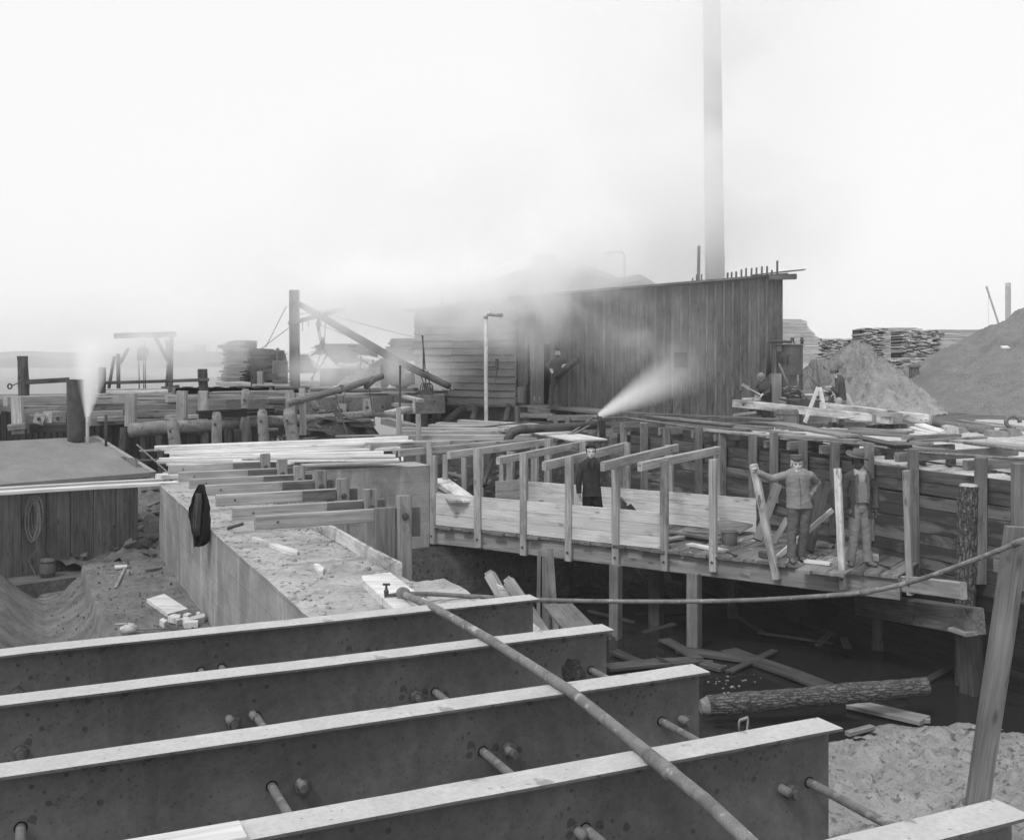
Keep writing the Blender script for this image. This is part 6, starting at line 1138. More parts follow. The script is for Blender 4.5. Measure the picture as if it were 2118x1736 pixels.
# steam nozzle on its pipes
t = thing('steam_nozzle', 'cluster of thin pipes ending in the nozzle that blows steam', 'steam pipe', at('I', 1620, 60, d=26.2))
NZ = at('I', 1610, 34, d=26.2)
mb = MB(); mb.tube([at('I', 1250, 272, d=24.4), at('I', 1580, 36, d=26.2)], .028, 8); mb.tube([at('I', 1272, 262, d=24.5), at('I', 1630, 56, d=26.2)], .03, 8); mb.tube([at('I', 1592, 245, d=26), at('I', 1618, 48, d=26.2)], .032, 8); mb.tube([at('I', 1575, 36, d=26.2), at('I', 1650, 42, d=26.2)], .04, 8); mb.build('pipe', 'rusty_pipe', t, smooth=True)
mb = MB(); mb.tube([NZ - V3((.02, 0, .06)), NZ + V3((.02, 0, .02))], [.05, .035], 10); mb.tube([at('I', 1632, 30, d=26.15), at('I', 1632, 62, d=26.15)], .05, 8); mb.tube([at('I', 1640, 60, d=26.1), at('I', 1632, 130, d=26.1), at('I', 1600, 135, d=26.1)], .012, 5); mb.build('nozzle', 'iron', t)
mb = MB(); up(mb, 'I', 1655, 60, 1658, 400, 48, 26.5, dep=.2, tone=.5); tag(mb.build('post', 'dark_wood'), 'black post right under the steam nozzle', 'post')
# ================================================================ boards and pipes lying over the second formwork
ov = [('J', 0, 96, 1250, 152, 16, 1.33, .25, 'weathered_wood', 'long grey board nearest the shed on top of the plank wall caps'), ('J', 120, 122, 860, 196, 12, 1.36, .22, 'weathered_wood', 'long board just before the farthest one over the caps'),
      ('J', 300, 135, 1155, 222, 14, 1.36, .18, 'weathered_wood', 'board ending in a split tip left of the tub'), ('J', 130, 128, 1410, 268, 14, 1.4, .2, 'grey_wood', 'longest board running along the middle of the caps'),
      ('J', 1010, 172, 1370, 192, 14, 1.35, .2, 'weathered_wood', 'short board end before the tub'), ('J', 1130, 178, 1760, 285, 10, 1.36, .42, 'grey_wood', 'wide board turned askew below the tub'),
      ('J', 1300, 222, 2300, 262, 12, 1.38, .2, 'weathered_wood', 'level board running right from the tub'), ('K', 40, 275, 650, 322, 14, 1.42, .25, 'grey_wood', 'pale-edged board over the wall behind the bearded man'),
      ('K', 525, 276, 990, 366, 16, 1.42, .3, 'wet_shade_wood', 'dark pointed board lying askew above the hat man'), ('K', 600, 224, 1075, 252, 10, 1.36, .3, 'grey_wood', 'pair-thin boards under the end of the heavy timbers'),
      ('K', 120, 232, 1220, 292, 12, 1.38, .2, 'weathered_wood', 'long board ending in a dark stub under the heavy timbers'), ('W', 540, 978, 1900, 1090, 30, 1.42, .3, 'mid_wood', 'long pale board running out of the right edge'),
      ('K', 930, 332, 1245, 352, 18, 1.42, .25, 'grey_wood', 'board with a notched end right of the pointed one'), ('J', 640, 240, 1860, 335, 10, 1.45, .25, 'mid_wood', 'pale thin board along the pipe on the wall tops'), ('K', 150, 292, 1390, 402, 12, 1.46, .16, 'grey_wood', 'board under the long pipe above the hat man')]
for reg, x0, y0, x1, y1, hp, h, w, mt, lab in ov:
    mb = MB(); bd(mb, reg, x0, y0, x1, y1, hp, h=h, w=w, t=.045, warp=.02); tag(mb.build('board', mt), lab, 'board', 'boards laid over the second formwork')
def walltube(name, lab, pts, r, off=.0, mat='rusty_pipe'):
    q = [onp(reg, x, y, wl(0, off), Wd) for reg, x, y in pts]; mb = MB(); mb.tube(q, r, 10); return tag(mb.build(name, mat, smooth=True), lab, 'pipe')
walltube('long_pipe', 'long thin pipe lying along the post tops from nozzle to right edge', [('I', 1640, 42), ('J', 0, 140), ('J', 640, 235), ('J', 1250, 300), ('J', 1900, 358), ('K', 700, 362), ('K', 1250, 430), ('K', 2060, 482)], .026, .08)
walltube('long_pipe', 'second thin pipe, lying beside the pale board at the right edge', [('W', 985, 1038), ('W', 1400, 1090), ('W', 1950, 1165)], .028, .9)
for reg, x0, y0, x1, y1, hp, lab in [('K', 1130, 330, 1745, 292, 24, 'beam behind the caps below the white blocks'), ('K', 1090, 292, 1535, 272, 34, 'beam with a square end by the white blocks')]:
    board('beam', lab, 'beam', 'grey_wood' if hp > 20 else 'mid_wood', reg, x0, y0, x1, y1, hp, d0=18.6 if hp > 20 else 20.5, d1=19.8 if hp > 20 else 19.2, w=.12)
for reg, pts, lab in [('W', [(380, 1325), (740, 1380), (1040, 1420)], 'dark rod lying on the bright sand behind the caps'), ('W', [(1500, 1490), (1800, 1530)], 'dark rod on the sand at the right edge')]:
    mb = MB(); mb.tube([at(reg, x, y, h=1.84) for x, y in pts], .02, 6); tag(mb.build('iron_rod', 'iron'), lab, 'rod')
# pair of heavy timbers on trestles
t = thing('heavy_timbers', 'rear heavy pale timber resting on trestles, squared end with bolt holes', 'timber', at('F', 1100, 1115, d=29.2), 'heavy timbers on trestles')
mb = MB(); bd(mb, 'U', 380, 848, 560, 838, 60, d0=32.6, d1=32.6, w=.24); bd(mb, 'F', -160, 870, 1265, 1040, 70, d0=32.4, d1=29.2, w=.34, warp=.01); mb.build('beam', 'limed_wood', t)
mb = MB(); P = at('F', 1218, 1075, d=29.12); 
for k in (-.06, .08): mb.tube([P + V3((k, .01, -.02)), P + V3((k, -.02, -.02))], .016, 8)
mb.build('bolt_hole', 'black_hole', t)
t = thing('heavy_timbers', 'front heavy pale timber with three bolts in its face, ending right', 'timber', at('F', 900, 1115, d=28.8), 'heavy timbers on trestles')
mb = MB(); bd(mb, 'U', 105, 876, 400, 905, 105, d0=31.9, d1=31.4, w=.3); P, Q, th = bd(mb, 'U', 400, 903, 2317, 1107, 105, d0=31.4, d1=28.8, w=.3, warp=.006); mb.build('beam', 'limed_wood', t)
for reg, x, y, dz in [('U', 262, 945, 31.55), ('U', 1220, 1043, 30.4), ('U', 2000, 1138, 29.45)]: mb = MB(); nut(mb, at(reg, x, y, d=dz - .05), (0, -1, 0), .035, .02, .02, .02); mb.build('bolt', 'iron', t)
mb = MB(); bd(mb, 'F', 820, 1030, 1050, 1022, 90, d0=29.0, d1=29.3, w=.25); tag(mb.build('cross_timber', 'grey_wood'), 'short cross timber joining the ends of the heavy timbers', 'timber')
for (x0, y0, x1, y1, w, dz, lab) in [(860, 1110, 895, 1160, 40, 29.2, 'left'), (1010, 1100, 1000, 1160, 44, 29.3, 'right'), (490, 1100, 480, 1150, 46, 30, 'middle')]:
    t = thing('trestle', '%s low trestle carrying the heavy timbers' % lab, 'trestle', at('F', x1, y1, d=dz)); 
    for s_ in (-1, 1): mb = MB(); P = at('F', x0, y0, d=dz); mb.bar(P + V3((.05 * s_, .1, 0)), P + V3((.16 * s_, .1, -.95)), .12, .1, side=(1, 0, 0)); mb.build('leg', 'dark_wood', t)
    mb = MB(); P = at('F', x0, y0, d=dz); mb.bar(P + V3((-.3, .15, -.12)), P + V3((.3, .15, -.12)), .12, .12); mb.build('bar', 'dark_wood', t)
mb = MB(); bd(mb, 'U', 260, 852, 378, 856, 26, d0=31.9, d1=31.9, w=.2); tag(mb.build('block', 'pale_wood'), 'pale block on the left end of the front heavy timber', 'block')
t = thing('jack_plane', 'tools lying across the two heavy timbers', 'tools', at('U', 900, 900, d=31.2)); mb = MB(); mb.tube([at('U', 770, 862, d=31.3), at('U', 860, 880, d=31.2), at('U', 1050, 880, d=31)], .03, 8); mb.bar(at('U', 960, 880, d=31.1), at('U', 1060, 888, d=31), .1, .07); mb.build('handle', 'dark_wood', t)
for x0, y0, x1, y1, hp, d0, lab in [(110, 1075, 440, 1035, 40, 31.6, 'beam under the left end of the heavy timbers'), (1690, 1190, 2100, 1182, 50, 30, 'low beam on the ground under the heavy timbers'), (340, 1010, 690, 1045, 70, 32.2, 'short dark beams behind the tub under the timbers')]:
    board('beam', lab, 'beam', 'grey_wood' if d0 != 32.2 else 'dark_wood', 'U', x0, y0, x1, y1, hp, d0=d0, d1=d0 - .3, w=.2)
# tub
P = at('U', 880, 1240, d=29.4); r = pxm('U', 160, 29.4); hh = pxm('U', 205, 29.4); t = thing('wooden_tub', 'dark round tub with a recessed lid before the heavy timbers', 'tub', P)
mb = MB(); mb.tube([P - UP * .3, P, P + UP * hh * .5, P + UP * hh, P + UP * hh, P + UP * hh * .85], [r * 1.05, r * 1.03, r, r * .98, r * .92, r * .9], 30, cap=True); mb.build('body', 'weathered_wood', t, smooth=False); mb = MB(); mb.tube([P + UP * hh * .9, P + UP * hh * 1.12], [r * .9, r * .88], 30); mb.build('lid', 'weathered_wood', t)
mb = MB(); mb.tube([P + UP * hh * .72, P + UP * hh * .8], r * 1.01, 30); mb.build('hoop', 'iron', t)
# saw-toothed stringers leaning together
for x0, y0, x1, y1, s_, lab in [(1322, 700, 1135, 1200, -1, 'left saw-toothed stair board of the pair leaning together'), (1338, 700, 1445, 1220, 1, 'right saw-toothed stair board of the pair leaning together')]:
    P = at('U', x0, y0, d=30.6); Q = at('U', x1, y1, d=30.2); x = (Q - P).normalized(); y = V3((x.z * -1, 0, x.x)) * s_; y = y if y.x * s_ > 0 else -y; y = -y
    n = 17; L = (Q - P).length; pts = []; w = .15
    for k in range(n): a_ = P + x * (L * k / n); pts += [a_ + y * .02, a_ + x * (L / n * .9) + y * .065]
    fr = pts + [Q - y * w * .45, P - y * w * .45]
    mb = MB(); k = len(fr); th = V3((0, .05, 0)); vs = fr + [p + th for p in fr]
    fs = [(i, (i + 1) % k, k + (i + 1) % k, k + i) for i in range(k)]
    bk_ = [P - y * w * .45 + x * (L * q / n) for q in range(n + 1)]
    fs2 = []; base = len(vs); vs += bk_ + [p + th for p in bk_]; m = len(bk_)
    for q in range(n):
        a_, b_ = 2 * q, 2 * q + 1; c_ = base + q; d_ = base + q + 1; fs2 += [(a_, b_, d_, c_), (k + a_, c_ + m, d_ + m, k + b_)]
    mb.add(vs, fs + fs2, [v.copy() for v in vs]); tag(mb.build('stair_stringer', 'fresh_wood'), lab, 'stringer', 'saw-toothed boards')
mb = MB(); up(mb, 'U', 1705, 800, 1790, 990, 80, 31.6, dep=.05, side=(1, 0, .3), ext=.6); tag(mb.build('board', 'pale_wood'), 'short pale board leaning right of the bowler man', 'board')
# boiler with its pipes
d = 32.3; t = thing('vertical_boiler', 'riveted upright iron boiler with pipes beside the shed corner', 'boiler', at('U', 960, 860, d=d)); P = at('U', 965, 1000, d=d); r = pxm('U', 178, d); tp = at('U', 965, 105, d=d).z
mb = MB(); c = V3((P.x, P.y + r, 0)); mb.tube([c + UP * (yl - .02), c + UP * tp, c + UP * (tp + .03)], [r, r, r * .95], 36); mb.build('shell', 'boiler_iron', t, smooth=False)
for yy in (118, 535): mb = MB(); z_ = at('U', 965, yy, d=d).z; mb.tube([c + UP * (z_ - .035), c + UP * (z_ + .035)], r * 1.015, 36); mb.build('band', 'boiler_iron', t)
mb = MB(); 
for yy in (112, 530):
    z_ = at('U', 965, yy, d=d).z
    for k in range(54): a_ = k * 2 * math.pi / 54; p = c + V3((math.cos(a_) * r * 1.03, math.sin(a_) * r * 1.03, z_)); mb.box(p - V3((.012, .012, .012)), p + V3((.012, .012, .012)))
for k in range(18): p = c + V3((r * .35, -r * .95, at('U', 0, 560 + k * 17, d=d).z)); mb.box(p - V3((.012, .02, .012)), p + V3((.012, .012, .012)))
mb.build('rivets', 'iron', t)
f = d + r * .05
mb = MB(); mb.tube([at('U', 615, 520, d=f), at('U', 615, 60, d=f), at('U', 640, 50, d=f), at('U', 940, 60, d=f), at('U', 940, 0, d=f)], .045, 10); mb.tube([at('U', 640, 520, d=f), at('U', 640, 80, d=f)], .04, 10); mb.tube([at('U', 590, 560, d=f), at('U', 600, 60, d=f)], .02, 8); mb.tube([at('U', 880, 380, d=f), at('U', 880, 240, d=f), at('U', 970, 240, d=f), at('U', 972, 130, d=f)], .02, 8)
mb.tube([at('U', 1088, 90, d=d + .3), at('U', 1088, -10, d=d + .3)], .05, 10); mb.tube([at('U', 985, 80, d=f), at('U', 965, 55, d=f), at('U', 970, -5, d=f)], .025, 8); mb.build('pipe', 'iron', t, smooth=True)
mb = MB(); g = at('U', 765, 165, d=f - .1); mb.tube([g + V3((0, .05, 0)), g - V3((0, .03, 0)), g - V3((0, .035, 0))], [pxm('U', 40, d), pxm('U', 40, d), pxm('U', 30, d)], 20); mb.build('gauge', 'boiler_iron', t)
mb = MB(); up(mb, 'U', 730, 505, 730, 870, 140, 31.9, dep=.3, ext=.5); tag(mb.build('square_post', 'grey_wood'), 'thick square wooden post in front of the boiler', 'post')
# hoisting drum
d = 31.6; t = thing('hoist_winch', 'iron hoisting winch with drums, gear wheel and control levers', 'winch', at('U', 1150, 900, d=d))
def disc(xc, yc, r_, dz, th=.06): c = at('U', xc, yc, d=dz); mb = MB(); a_ = V3((.93, -.36, 0)); mb.tube([c - a_ * th, c - a_ * th * .6, c + a_ * th * .6, c + a_ * th], [pxm('U', r_, dz) * .97, pxm('U', r_, dz), pxm('U', r_, dz), pxm('U', r_, dz) * .97], 30); return mb
disc(1055, 775, 95, 31.6).build('gear_wheel', 'iron', t); disc(1295, 745, 110, 31.8).build('drum_flange', 'iron', t); disc(1500, 880, 100, 31.5).build('drum_flange', 'iron', t); disc(1460, 770, 34, 31.4, .1).build('hub', 'iron', t); disc(925, 822, 34, 31.4, .12).build('hub', 'iron', t)
mb = MB(); mb.tube([at('U', 1080, 785, d=31.55), at('U', 1300, 792, d=31.7)], pxm('U', 46, d), 22); mb.tube([at('U', 1400, 915, d=31.5), at('U', 1600, 925, d=31.4)], pxm('U', 32, d), 18); mb.build('drum', 'rusty_pipe', t, smooth=True)
mb = MB(); mb.tube([at('U', 930, 820, d=31.5), at('U', 1480, 800, d=31.4)], .05, 10); mb.tube([at('U', 1345, 742, d=31.3), at('U', 1460, 768, d=31.3)], .035, 10); mb.build('shaft', 'galvanized', t, smooth=True)
mb = MB()
for x0, y0, x1, y1, w in [(762, 365, 945, 785, .03), (1020, 700, 1205, 905, .03), (1155, 465, 1262, 635, .03), (815, 775, 885, 685, .025), (810, 715, 1030, 735, .025), (925, 695, 1028, 695, .03), (1030, 530, 1030, 700, .03), (820, 790, 910, 785, .02)]: mb.tube([at('U', x0, y0, d=31.4), at('U', x1, y1, d=31.2)], w, 8)
mb.build('lever', 'rusty_pipe', t, smooth=True)
mb = MB(); mb.bar(at('U', 880, 900, d=31.5), at('U', 1560, 960, d=31.3), .5, .25); mb.bar(at('U', 1000, 760, d=31.6), at('U', 1000, 900, d=31.6), .2, .3); mb.build('bed_frame', 'iron', t)
# right edge: big pipe, blocks, slab
t = thing('large_pipe', 'big concrete-grey pipe lying behind the white blocks', 'pipe', at('W', 900, 900, d=29)); mb = MB(); mb.tube([at('W', 440, 730, d=31), at('W', 900, 800, d=29), at('W', 1390, 860, d=27.4)], [pxm('W', 66, 31), pxm('W', 70, 29), pxm('W', 78, 27.4)], 26); mb.build('pipe', 'sand', t, smooth=True)
for lab, pts, hgt, h in [('pale block with a notch left of the twin blocks', [(692, 905), (700, 800), (770, 782), (895, 800), (915, 900)], .3, 0), ('grey twin block before the big pipe', [(800, 950), (800, 850), (950, 815), (1035, 830), (1055, 950)], .3, 0), ('square stone block at the right edge behind the pale board', [(1360, 995), (1370, 865), (1500, 860), (1690, 880), (1690, 1000)], .3, 0), ('rounded stone bollard cut by the right edge', [(1680, 995), (1680, 840), (1850, 835), (1960, 1000)], .3, 0)]:
    dz = 27.2 if 'notch' in lab else 27.6 if 'twin' in lab else 26.4; q = [at('W', x, y, d=dz) for x, y in pts]; mb = MB(); mb.loft(q, [p + V3((.15, .6, 0)) for p in q]); tag(mb.build('block', 'concrete' if 'notch' not in lab else 'pale_sand'), lab, 'block')
for x0, y0, x1, y1, wd, lab in [(300, 760, 690, 885, .3, 'pale cement-spattered board lying highest by the white blocks'), (205, 800, 560, 905, .22, 'second pale board by the white blocks'), (200, 850, 480, 920, .22, 'third pale board flat on the ground by the white blocks')]:
    mb = MB(); P = at('W', x0, y0, d=28.2); Q = at('W', x1, y1, d=27.2); mb.bar(P, Q, wd, .05, side=(.5, .86, .12), warp=.01); tag(mb.build('board', 'fresh_wood'), lab, 'board', 'boards by the white blocks')
P_ = [at('W', x, y, d=dz) for x, y, dz in [(1150, 700, 33.5), (1200, 650, 37), (2000, 672, 36), (2000, 790, 28)]]; mb = MB(); mb.loft(P_, [p - UP * .12 for p in P_]); tag(mb.build('pale_slab', 'pale_sand'), 'broad white cement-covered platform at the right edge', 'platform')
board('beam', 'narrow dark-ended beam pointing right before the white platform', 'beam', 'mid_wood', 'W', 985, 685, 1700, 790, 26, d0=31, d1=28, w=.2)
mb = MB(); cc = at('W', 1655, 790, d=27)
mb.tube([cc + V3((.2 * math.cos(a_) + .12 + .03 * a_, .03 * a_, .17 * math.sin(a_) + .1)) for a_ in [k * .4 for k in range(13)]] + [cc + V3((-.12, .1, -.12)), cc + V3((.05, .0, -.14))], .055, 10); tag(mb.build('iron_hook', 'rusty_pipe', smooth=True), 'big iron hook or chain link on the white platform edge', 'hook')
for reg, x0, y0, x1, y1, w, dz, lab in [('F', 1912, 0, 1912, 300, 42, 130, 'tall faint mast at the right edge over the sand heap'), ('F', 1738, 0, 1842, 315, 16, 140, 'thin slanting boom left of the faint mast')]:
    mb = MB(); P = at(reg, x0, y0, d=dz); Q = at(reg, x1, y1, d=dz); x = (Q - P).normalized(); r = pxm(reg, w / 2, dz); mb.tube([P - x * (.6 if w > 20 else .2), P, Q, Q + x * 9], r, 14)
    if w < 20: mb.tube([P + V3((.2, 0, 0)), Q - V3((1.4, 0, 0))], .02, 5)
    tag(mb.build('mast', 'hazed_iron', smooth=True), lab, 'mast')
mb = MB(); P = at('F', 1862, 488, d=38); mb.bar(P, P + V3((.3, .1, .0)), .16, .06, side=(.3, 1, .5)); tag(mb.build('board', 'pale_wood'), 'small pale board lying on the slope of the huge sand heap', 'board')
for i, (x, y) in enumerate([(1145, 700)]):
    P = at('F', x, y + 50, d=44); mb = MB(); mb.tube([P, P + UP * .5, P + UP * .51, P + UP * .6], [.2, .2, .27, .25], 18); tag(mb.build('round_bin', 'weathered_wood'), 'round capped bin between the two sand heaps', 'bin')
mb = MB(); mb.tube([at('G', 952, 135, d=19.0), at('H', 128, 420, d=20)], .014, 6); tag(mb.build('guy_wire', 'pale_sand'), 'thin pale guy wire from the cabin roof down to the wall corner', 'wire')
# ================================================================ people
def remesh(mb, name, mat, parent, vox, smooth=3, disp=None, cut=None, fold=0):
    me = bpy.data.meshes.new('tmp'); me.from_pydata([tuple(v) for v in mb.v], [], mb.f); me.update()
    b = bmesh.new(); b.from_mesh(me); bmesh.ops.recalc_face_normals(b, faces=b.faces); b.to_mesh(me); b.free()
    o = bpy.data.objects.new('tmp', me); S.collection.objects.link(o)
    m = o.modifiers.new('r', 'REMESH'); m.mode = 'VOXEL'; m.voxel_size = vox
    sm = o.modifiers.new('s', 'SMOOTH'); sm.factor = .5; sm.iterations = smooth
    dg = bpy.context.evaluated_depsgraph_get(); ev = o.evaluated_get(dg); m2 = bpy.data.meshes.new_from_object(ev)
    bpy.data.objects.remove(o); bpy.data.meshes.remove(me); m2.name = name
    org = V3(parent['o'])
    if fold:
        for v, n in zip(m2.vertices, [v.normal.copy() for v in m2.vertices]):
            p = v.co; v.co = p + n * (noise.noise((p.x * 6, p.y * 6, p.z * 5)) * fold + noise.noise((p.x * 14 + 3, p.y * 14, p.z * 20)) * fold * .5)
    if cut:
        b = bmesh.new(); b.from_mesh(m2); bmesh.ops.delete(b, geom=[f for f in b.faces if cut(f.calc_center_median())], context='FACES'); b.to_mesh(m2); b.free()
    for v in m2.vertices: v.co = v.co - org
    m2.materials.clear(); m2.materials.append(MATS[mat]); m2.polygons.foreach_set('use_smooth', [True] * len(m2.polygons))
    a = m2.attributes.new('tone', 'FLOAT', 'POINT'); a.data.foreach_set('value', [1.0] * len(m2.vertices))
    ob = bpy.data.objects.new(name, m2); S.collection.objects.link(ob); ob['o'] = list(org); ob.parent = parent; ob.location = (0, 0, 0); return ob
BM0 = bmesh.new(); bmesh.ops.create_icosphere(BM0, subdivisions=3, radius=1); ICV = [v.co.copy() for v in BM0.verts]; ICF = [tuple(v.index for v in f.verts) for f in BM0.faces]; BM0.free()
def ell(mb, c, r, R=None):
    r = (r, r, r) if isinstance(r, (int, float)) else r; R = R or Matrix.Identity(3)
    vs = [c + R @ V3((v.x * r[0], v.y * r[1], v.z * r[2])) for v in ICV]; mb.add(vs, ICF, [v.copy() for v in vs])
def caps(mb, pts, rs):
    for i in range(len(pts) - 1):
        mb.tube([pts[i], pts[i + 1]], [rs[i], rs[i + 1]], 14); 
    for p, r in zip(pts, rs): ell(mb, p, r)
def hand(mb, w, d, n, sc=1.0, curl=.5, thumb=1):
    """w wrist, d finger direction, n palm normal"""
    d = d.normalized(); n = (n - d * n.dot(d)).normalized(); s = d.cross(n) * thumb
    R = Matrix((s, d, n)).transposed(); ell(mb, w + d * .045 * sc, (.042 * sc, .055 * sc, .018 * sc), R); caps(mb, [w - d * .02, w + d * .02], [.028 * sc, .03 * sc])
    for i, (off, L) in enumerate([(-.030, .068), (-.010, .080), (.011, .074), (.031, .058)]):
        p = w + d * .088 * sc + s * off * sc; pts = [p]; dr = d.copy(); r = [.0105 * sc]
        for k in range(3):
            ang = curl * (.35 + .55 * k) + .06 * i; dr2 = (d * math.cos(ang) + n * math.sin(ang)).normalized(); p = p + dr2 * L * sc * (.42, .32, .26)[k]; pts.append(p); r.append((.010, .009, .0075)[k] * sc)
        caps(mb, pts, r)
    t0 = w + d * .03 * sc - s * .032 * sc; t1 = t0 + (-s * .75 + d * .6 + n * .3).normalized() * .04 * sc; t2 = t1 + (-s * .25 + d * .85 + n * .5).normalized() * .035 * sc; caps(mb, [t0, t1, t2], [.015 * sc, .012 * sc, .0095 * sc])
def person(label, J, face, skin, top, bottom, boots, hat, hair, sc=1.0, coat=None, beard=False, extras=None, tilt=0, hem=.28, belly=1.0, pal=None, vox=.0095, moust=False):
    """J: world points head (centre), neck, chest, waist, hip, sl el wl sr er wr (image-left / image-right arm), hl kl al hr kr ar; dl/dr hand directions"""
    fw_ = V3(face).normalized(); fh = V3((fw_.x, fw_.y, 0)).normalized(); sd = UP.cross(fh).normalized()      # sd: figure's left... sideways
    ground = min(J['al'].z, J['ar'].z) - .09 * sc; t = thing('person', label, 'person', V3((J['hip'].x, J['hip'].y, ground)), 'workmen on the site')
    z = UP.copy(); hz = (UP - fw_ * UP.dot(fw_)).normalized(); hs = hz.cross(fw_) * -1; R = Matrix((hs, fw_, hz)).transposed()
    if tilt: R = R @ Matrix.Rotation(tilt, 3, 'Y')
    bfw = J.get('bodyf', fh); bsd = UP.cross(bfw).normalized(); BR = Matrix((bsd, bfw, UP)).transposed()
    hc = J['head']; H = lambda x, y, z_: hc + R @ (V3((x, y, z_)) * sc)
    sc0 = sc; sc = sc0 * 1.08
    mb = MB()
    ell(mb, H(0, -.012, .035), (.076 * sc, .095 * sc, .088 * sc), R); ell(mb, H(0, .02, -.045), (.060 * sc, .068 * sc, .066 * sc), R); ell(mb, H(0, .045, -.085), (.032 * sc, .036 * sc, .026 * sc), R)
    for s_ in (-1, 1):
        ell(mb, H(.079 * s_, -.005, -.012), (.012 * sc, .02 * sc, .033 * sc), R); ell(mb, H(.042 * s_, .055, -.02), (.022 * sc, .022 * sc, .018 * sc), R)
    caps(mb, [H(0, .083, .008), H(0, .100, -.028)], [.010 * sc, .0145 * sc]); ell(mb, H(0, .074, .022), (.055 * sc, .015 * sc, .011 * sc), R); ell(mb, H(0, .080, -.058), (.025 * sc, .012 * sc, .006 * sc), R); ell(mb, H(0, .076, -.069), (.02 * sc, .012 * sc, .007 * sc), R)
    sc = sc0
    caps(mb, [J['neck'] - UP * .03, hc - UP * .06 * sc], [.062 * sc, .055 * sc])
    caps(mb, [J['chest'], J['waist'], J['hip']], [.095 * sc, .088 * sc, .088 * sc]); caps(mb, [J['sl'], J['sr']], [.042 * sc, .042 * sc]); caps(mb, [J['neck'] - UP * .02, J['chest']], [.055 * sc, .09 * sc])
    for a, b, c in (('sl', 'el', 'wl'), ('sr', 'er', 'wr')): caps(mb, [J[a], J[b], J[c]], [.046 * sc, .038 * sc, .027 * sc])
    for a, b, c in (('hl', 'kl', 'al'), ('hr', 'kr', 'ar')): caps(mb, [J[a], J[b], J[c]], [.08 * sc, .05 * sc, .038 * sc])
    hand(mb, J['wl'], J['dl'], J.get('nl', -bsd), sc, J.get('cl', .5), 1); hand(mb, J['wr'], J['dr'], J.get('nr', bsd), sc, J.get('cr', .5), -1)
    remesh(mb, 'body', skin, t, vox * .8, 1); sc = sc0 * 1.08
    mb = MB()
    for s_ in (-1, 1): ell(mb, H(.031 * s_, .078, .004), (.010 * sc, .008 * sc, .0045 * sc), R)
    mb.build('eyes', 'vest_cloth' if skin == 'skin_pale' else 'hair_dark', t, smooth=True)
    mb = MB()
    for s_ in (-1, 1): ell(mb, H(.032 * s_, .083, .02), (.018 * sc, .006 * sc, .003 * sc), R)
    mb.build('eyebrows', 'vest_cloth' if skin == 'skin_pale' else hair, t, smooth=True)
    # trousers
    sc = sc0
    mb = MB(); tr = 1.0
    ell(mb, J['hip'] + UP * .02, (.165 * sc * belly, .118 * sc, .15 * sc), BR); ell(mb, J['waist'] - UP * .02, (.15 * sc * belly, .11 * sc, .12 * sc), BR)
    for a, b, c in (('hl', 'kl', 'al'), ('hr', 'kr', 'ar')): e = J[c] + (J[c] - J[b]).normalized() * .03; caps(mb, [J[a], J[a].lerp(J[b], .5), J[b], J[b].lerp(J[c], .5)], [.105 * sc, .092 * sc, .078 * sc, .072 * sc]); mb.tube([J[b].lerp(J[c], .5), e], [.072 * sc, .079 * sc], 18)
    remesh(mb, 'trousers', bottom, t, vox, 2, fold=.011)
    # boots
    for a, k in (('al', 'kl'), ('ar', 'kr')):
        mb = MB(); g = J[a]; fd = J.get('f' + a, fh); fd = V3((fd.x, fd.y, 0)).normalized(); caps(mb, [g + UP * .03, g - UP * .03], [.052 * sc, .05 * sc]); caps(mb, [g - UP * .05, g + fd * .09 - UP * .055, g + fd * .165 - UP * .062], [.044 * sc, .042 * sc, .034 * sc])
        remesh(mb, 'boot', boots, t, vox * .9, 1)
    def coatm(grow, hl):
        mb = MB(); g = grow
        ell(mb, J['chest'] + UP * .03, ((.185 + g) * sc * belly, (.125 + g) * sc, .2 * sc), BR); ell(mb, J['waist'], ((.165 + g) * sc * belly, (.125 + g) * sc, .2 * sc), BR)
        caps(mb, [J['sl'] - UP * .01, J['chest'] + UP * .17, J['sr'] - UP * .01], [(.066 + g) * sc, .085 * sc, (.066 + g) * sc]); caps(mb, [J['neck'] - UP * .03, J['neck'] + UP * .012], [.08 * sc, .066 * sc])
        c0 = J['chest'] + UP * .12; c9 = J['waist'] - UP * .06; mb.loft([c0 + BR @ V3(((.172 + g) * belly * sc * math.cos(a_), (.118 + g) * sc * math.sin(a_), 0)) for a_ in [k * math.pi / 12 for k in range(24)]], [c9 + BR @ V3(((.168 + g) * belly * sc * math.cos(a_), (.13 + g) * sc * math.sin(a_), 0)) for a_ in [k * math.pi / 12 for k in range(24)]])
        if hl > 0: c1 = J['waist']; c2 = J['hip'] - UP * (hl - .22); A = [c1 + BR @ V3(((.16 + g) * belly * sc * math.cos(a_), (.125 + g) * sc * math.sin(a_), 0)) for a_ in [k * math.pi / 12 for k in range(24)]]; B = [c2 + BR @ V3(((.185 + g) * belly * sc * math.cos(a_), (.145 + g) * sc * math.sin(a_), 0)) for a_ in [k * math.pi / 12 for k in range(24)]]; mb.loft(A, B)
        return mb
    def sleeves(mb, g=0):
        for a, b, c in (('sl', 'el', 'wl'), ('sr', 'er', 'wr')):
            e = J[c] + (J[b] - J[c]).normalized() * .0; caps(mb, [J[a], J[b], J[b].lerp(J[c], .7)], [(.068 + g) * sc, (.058 + g) * sc, (.05 + g) * sc]); mb.tube([J[b].lerp(J[c], .6), e], [(.05 + g) * sc, (.049 + g) * sc], 16)
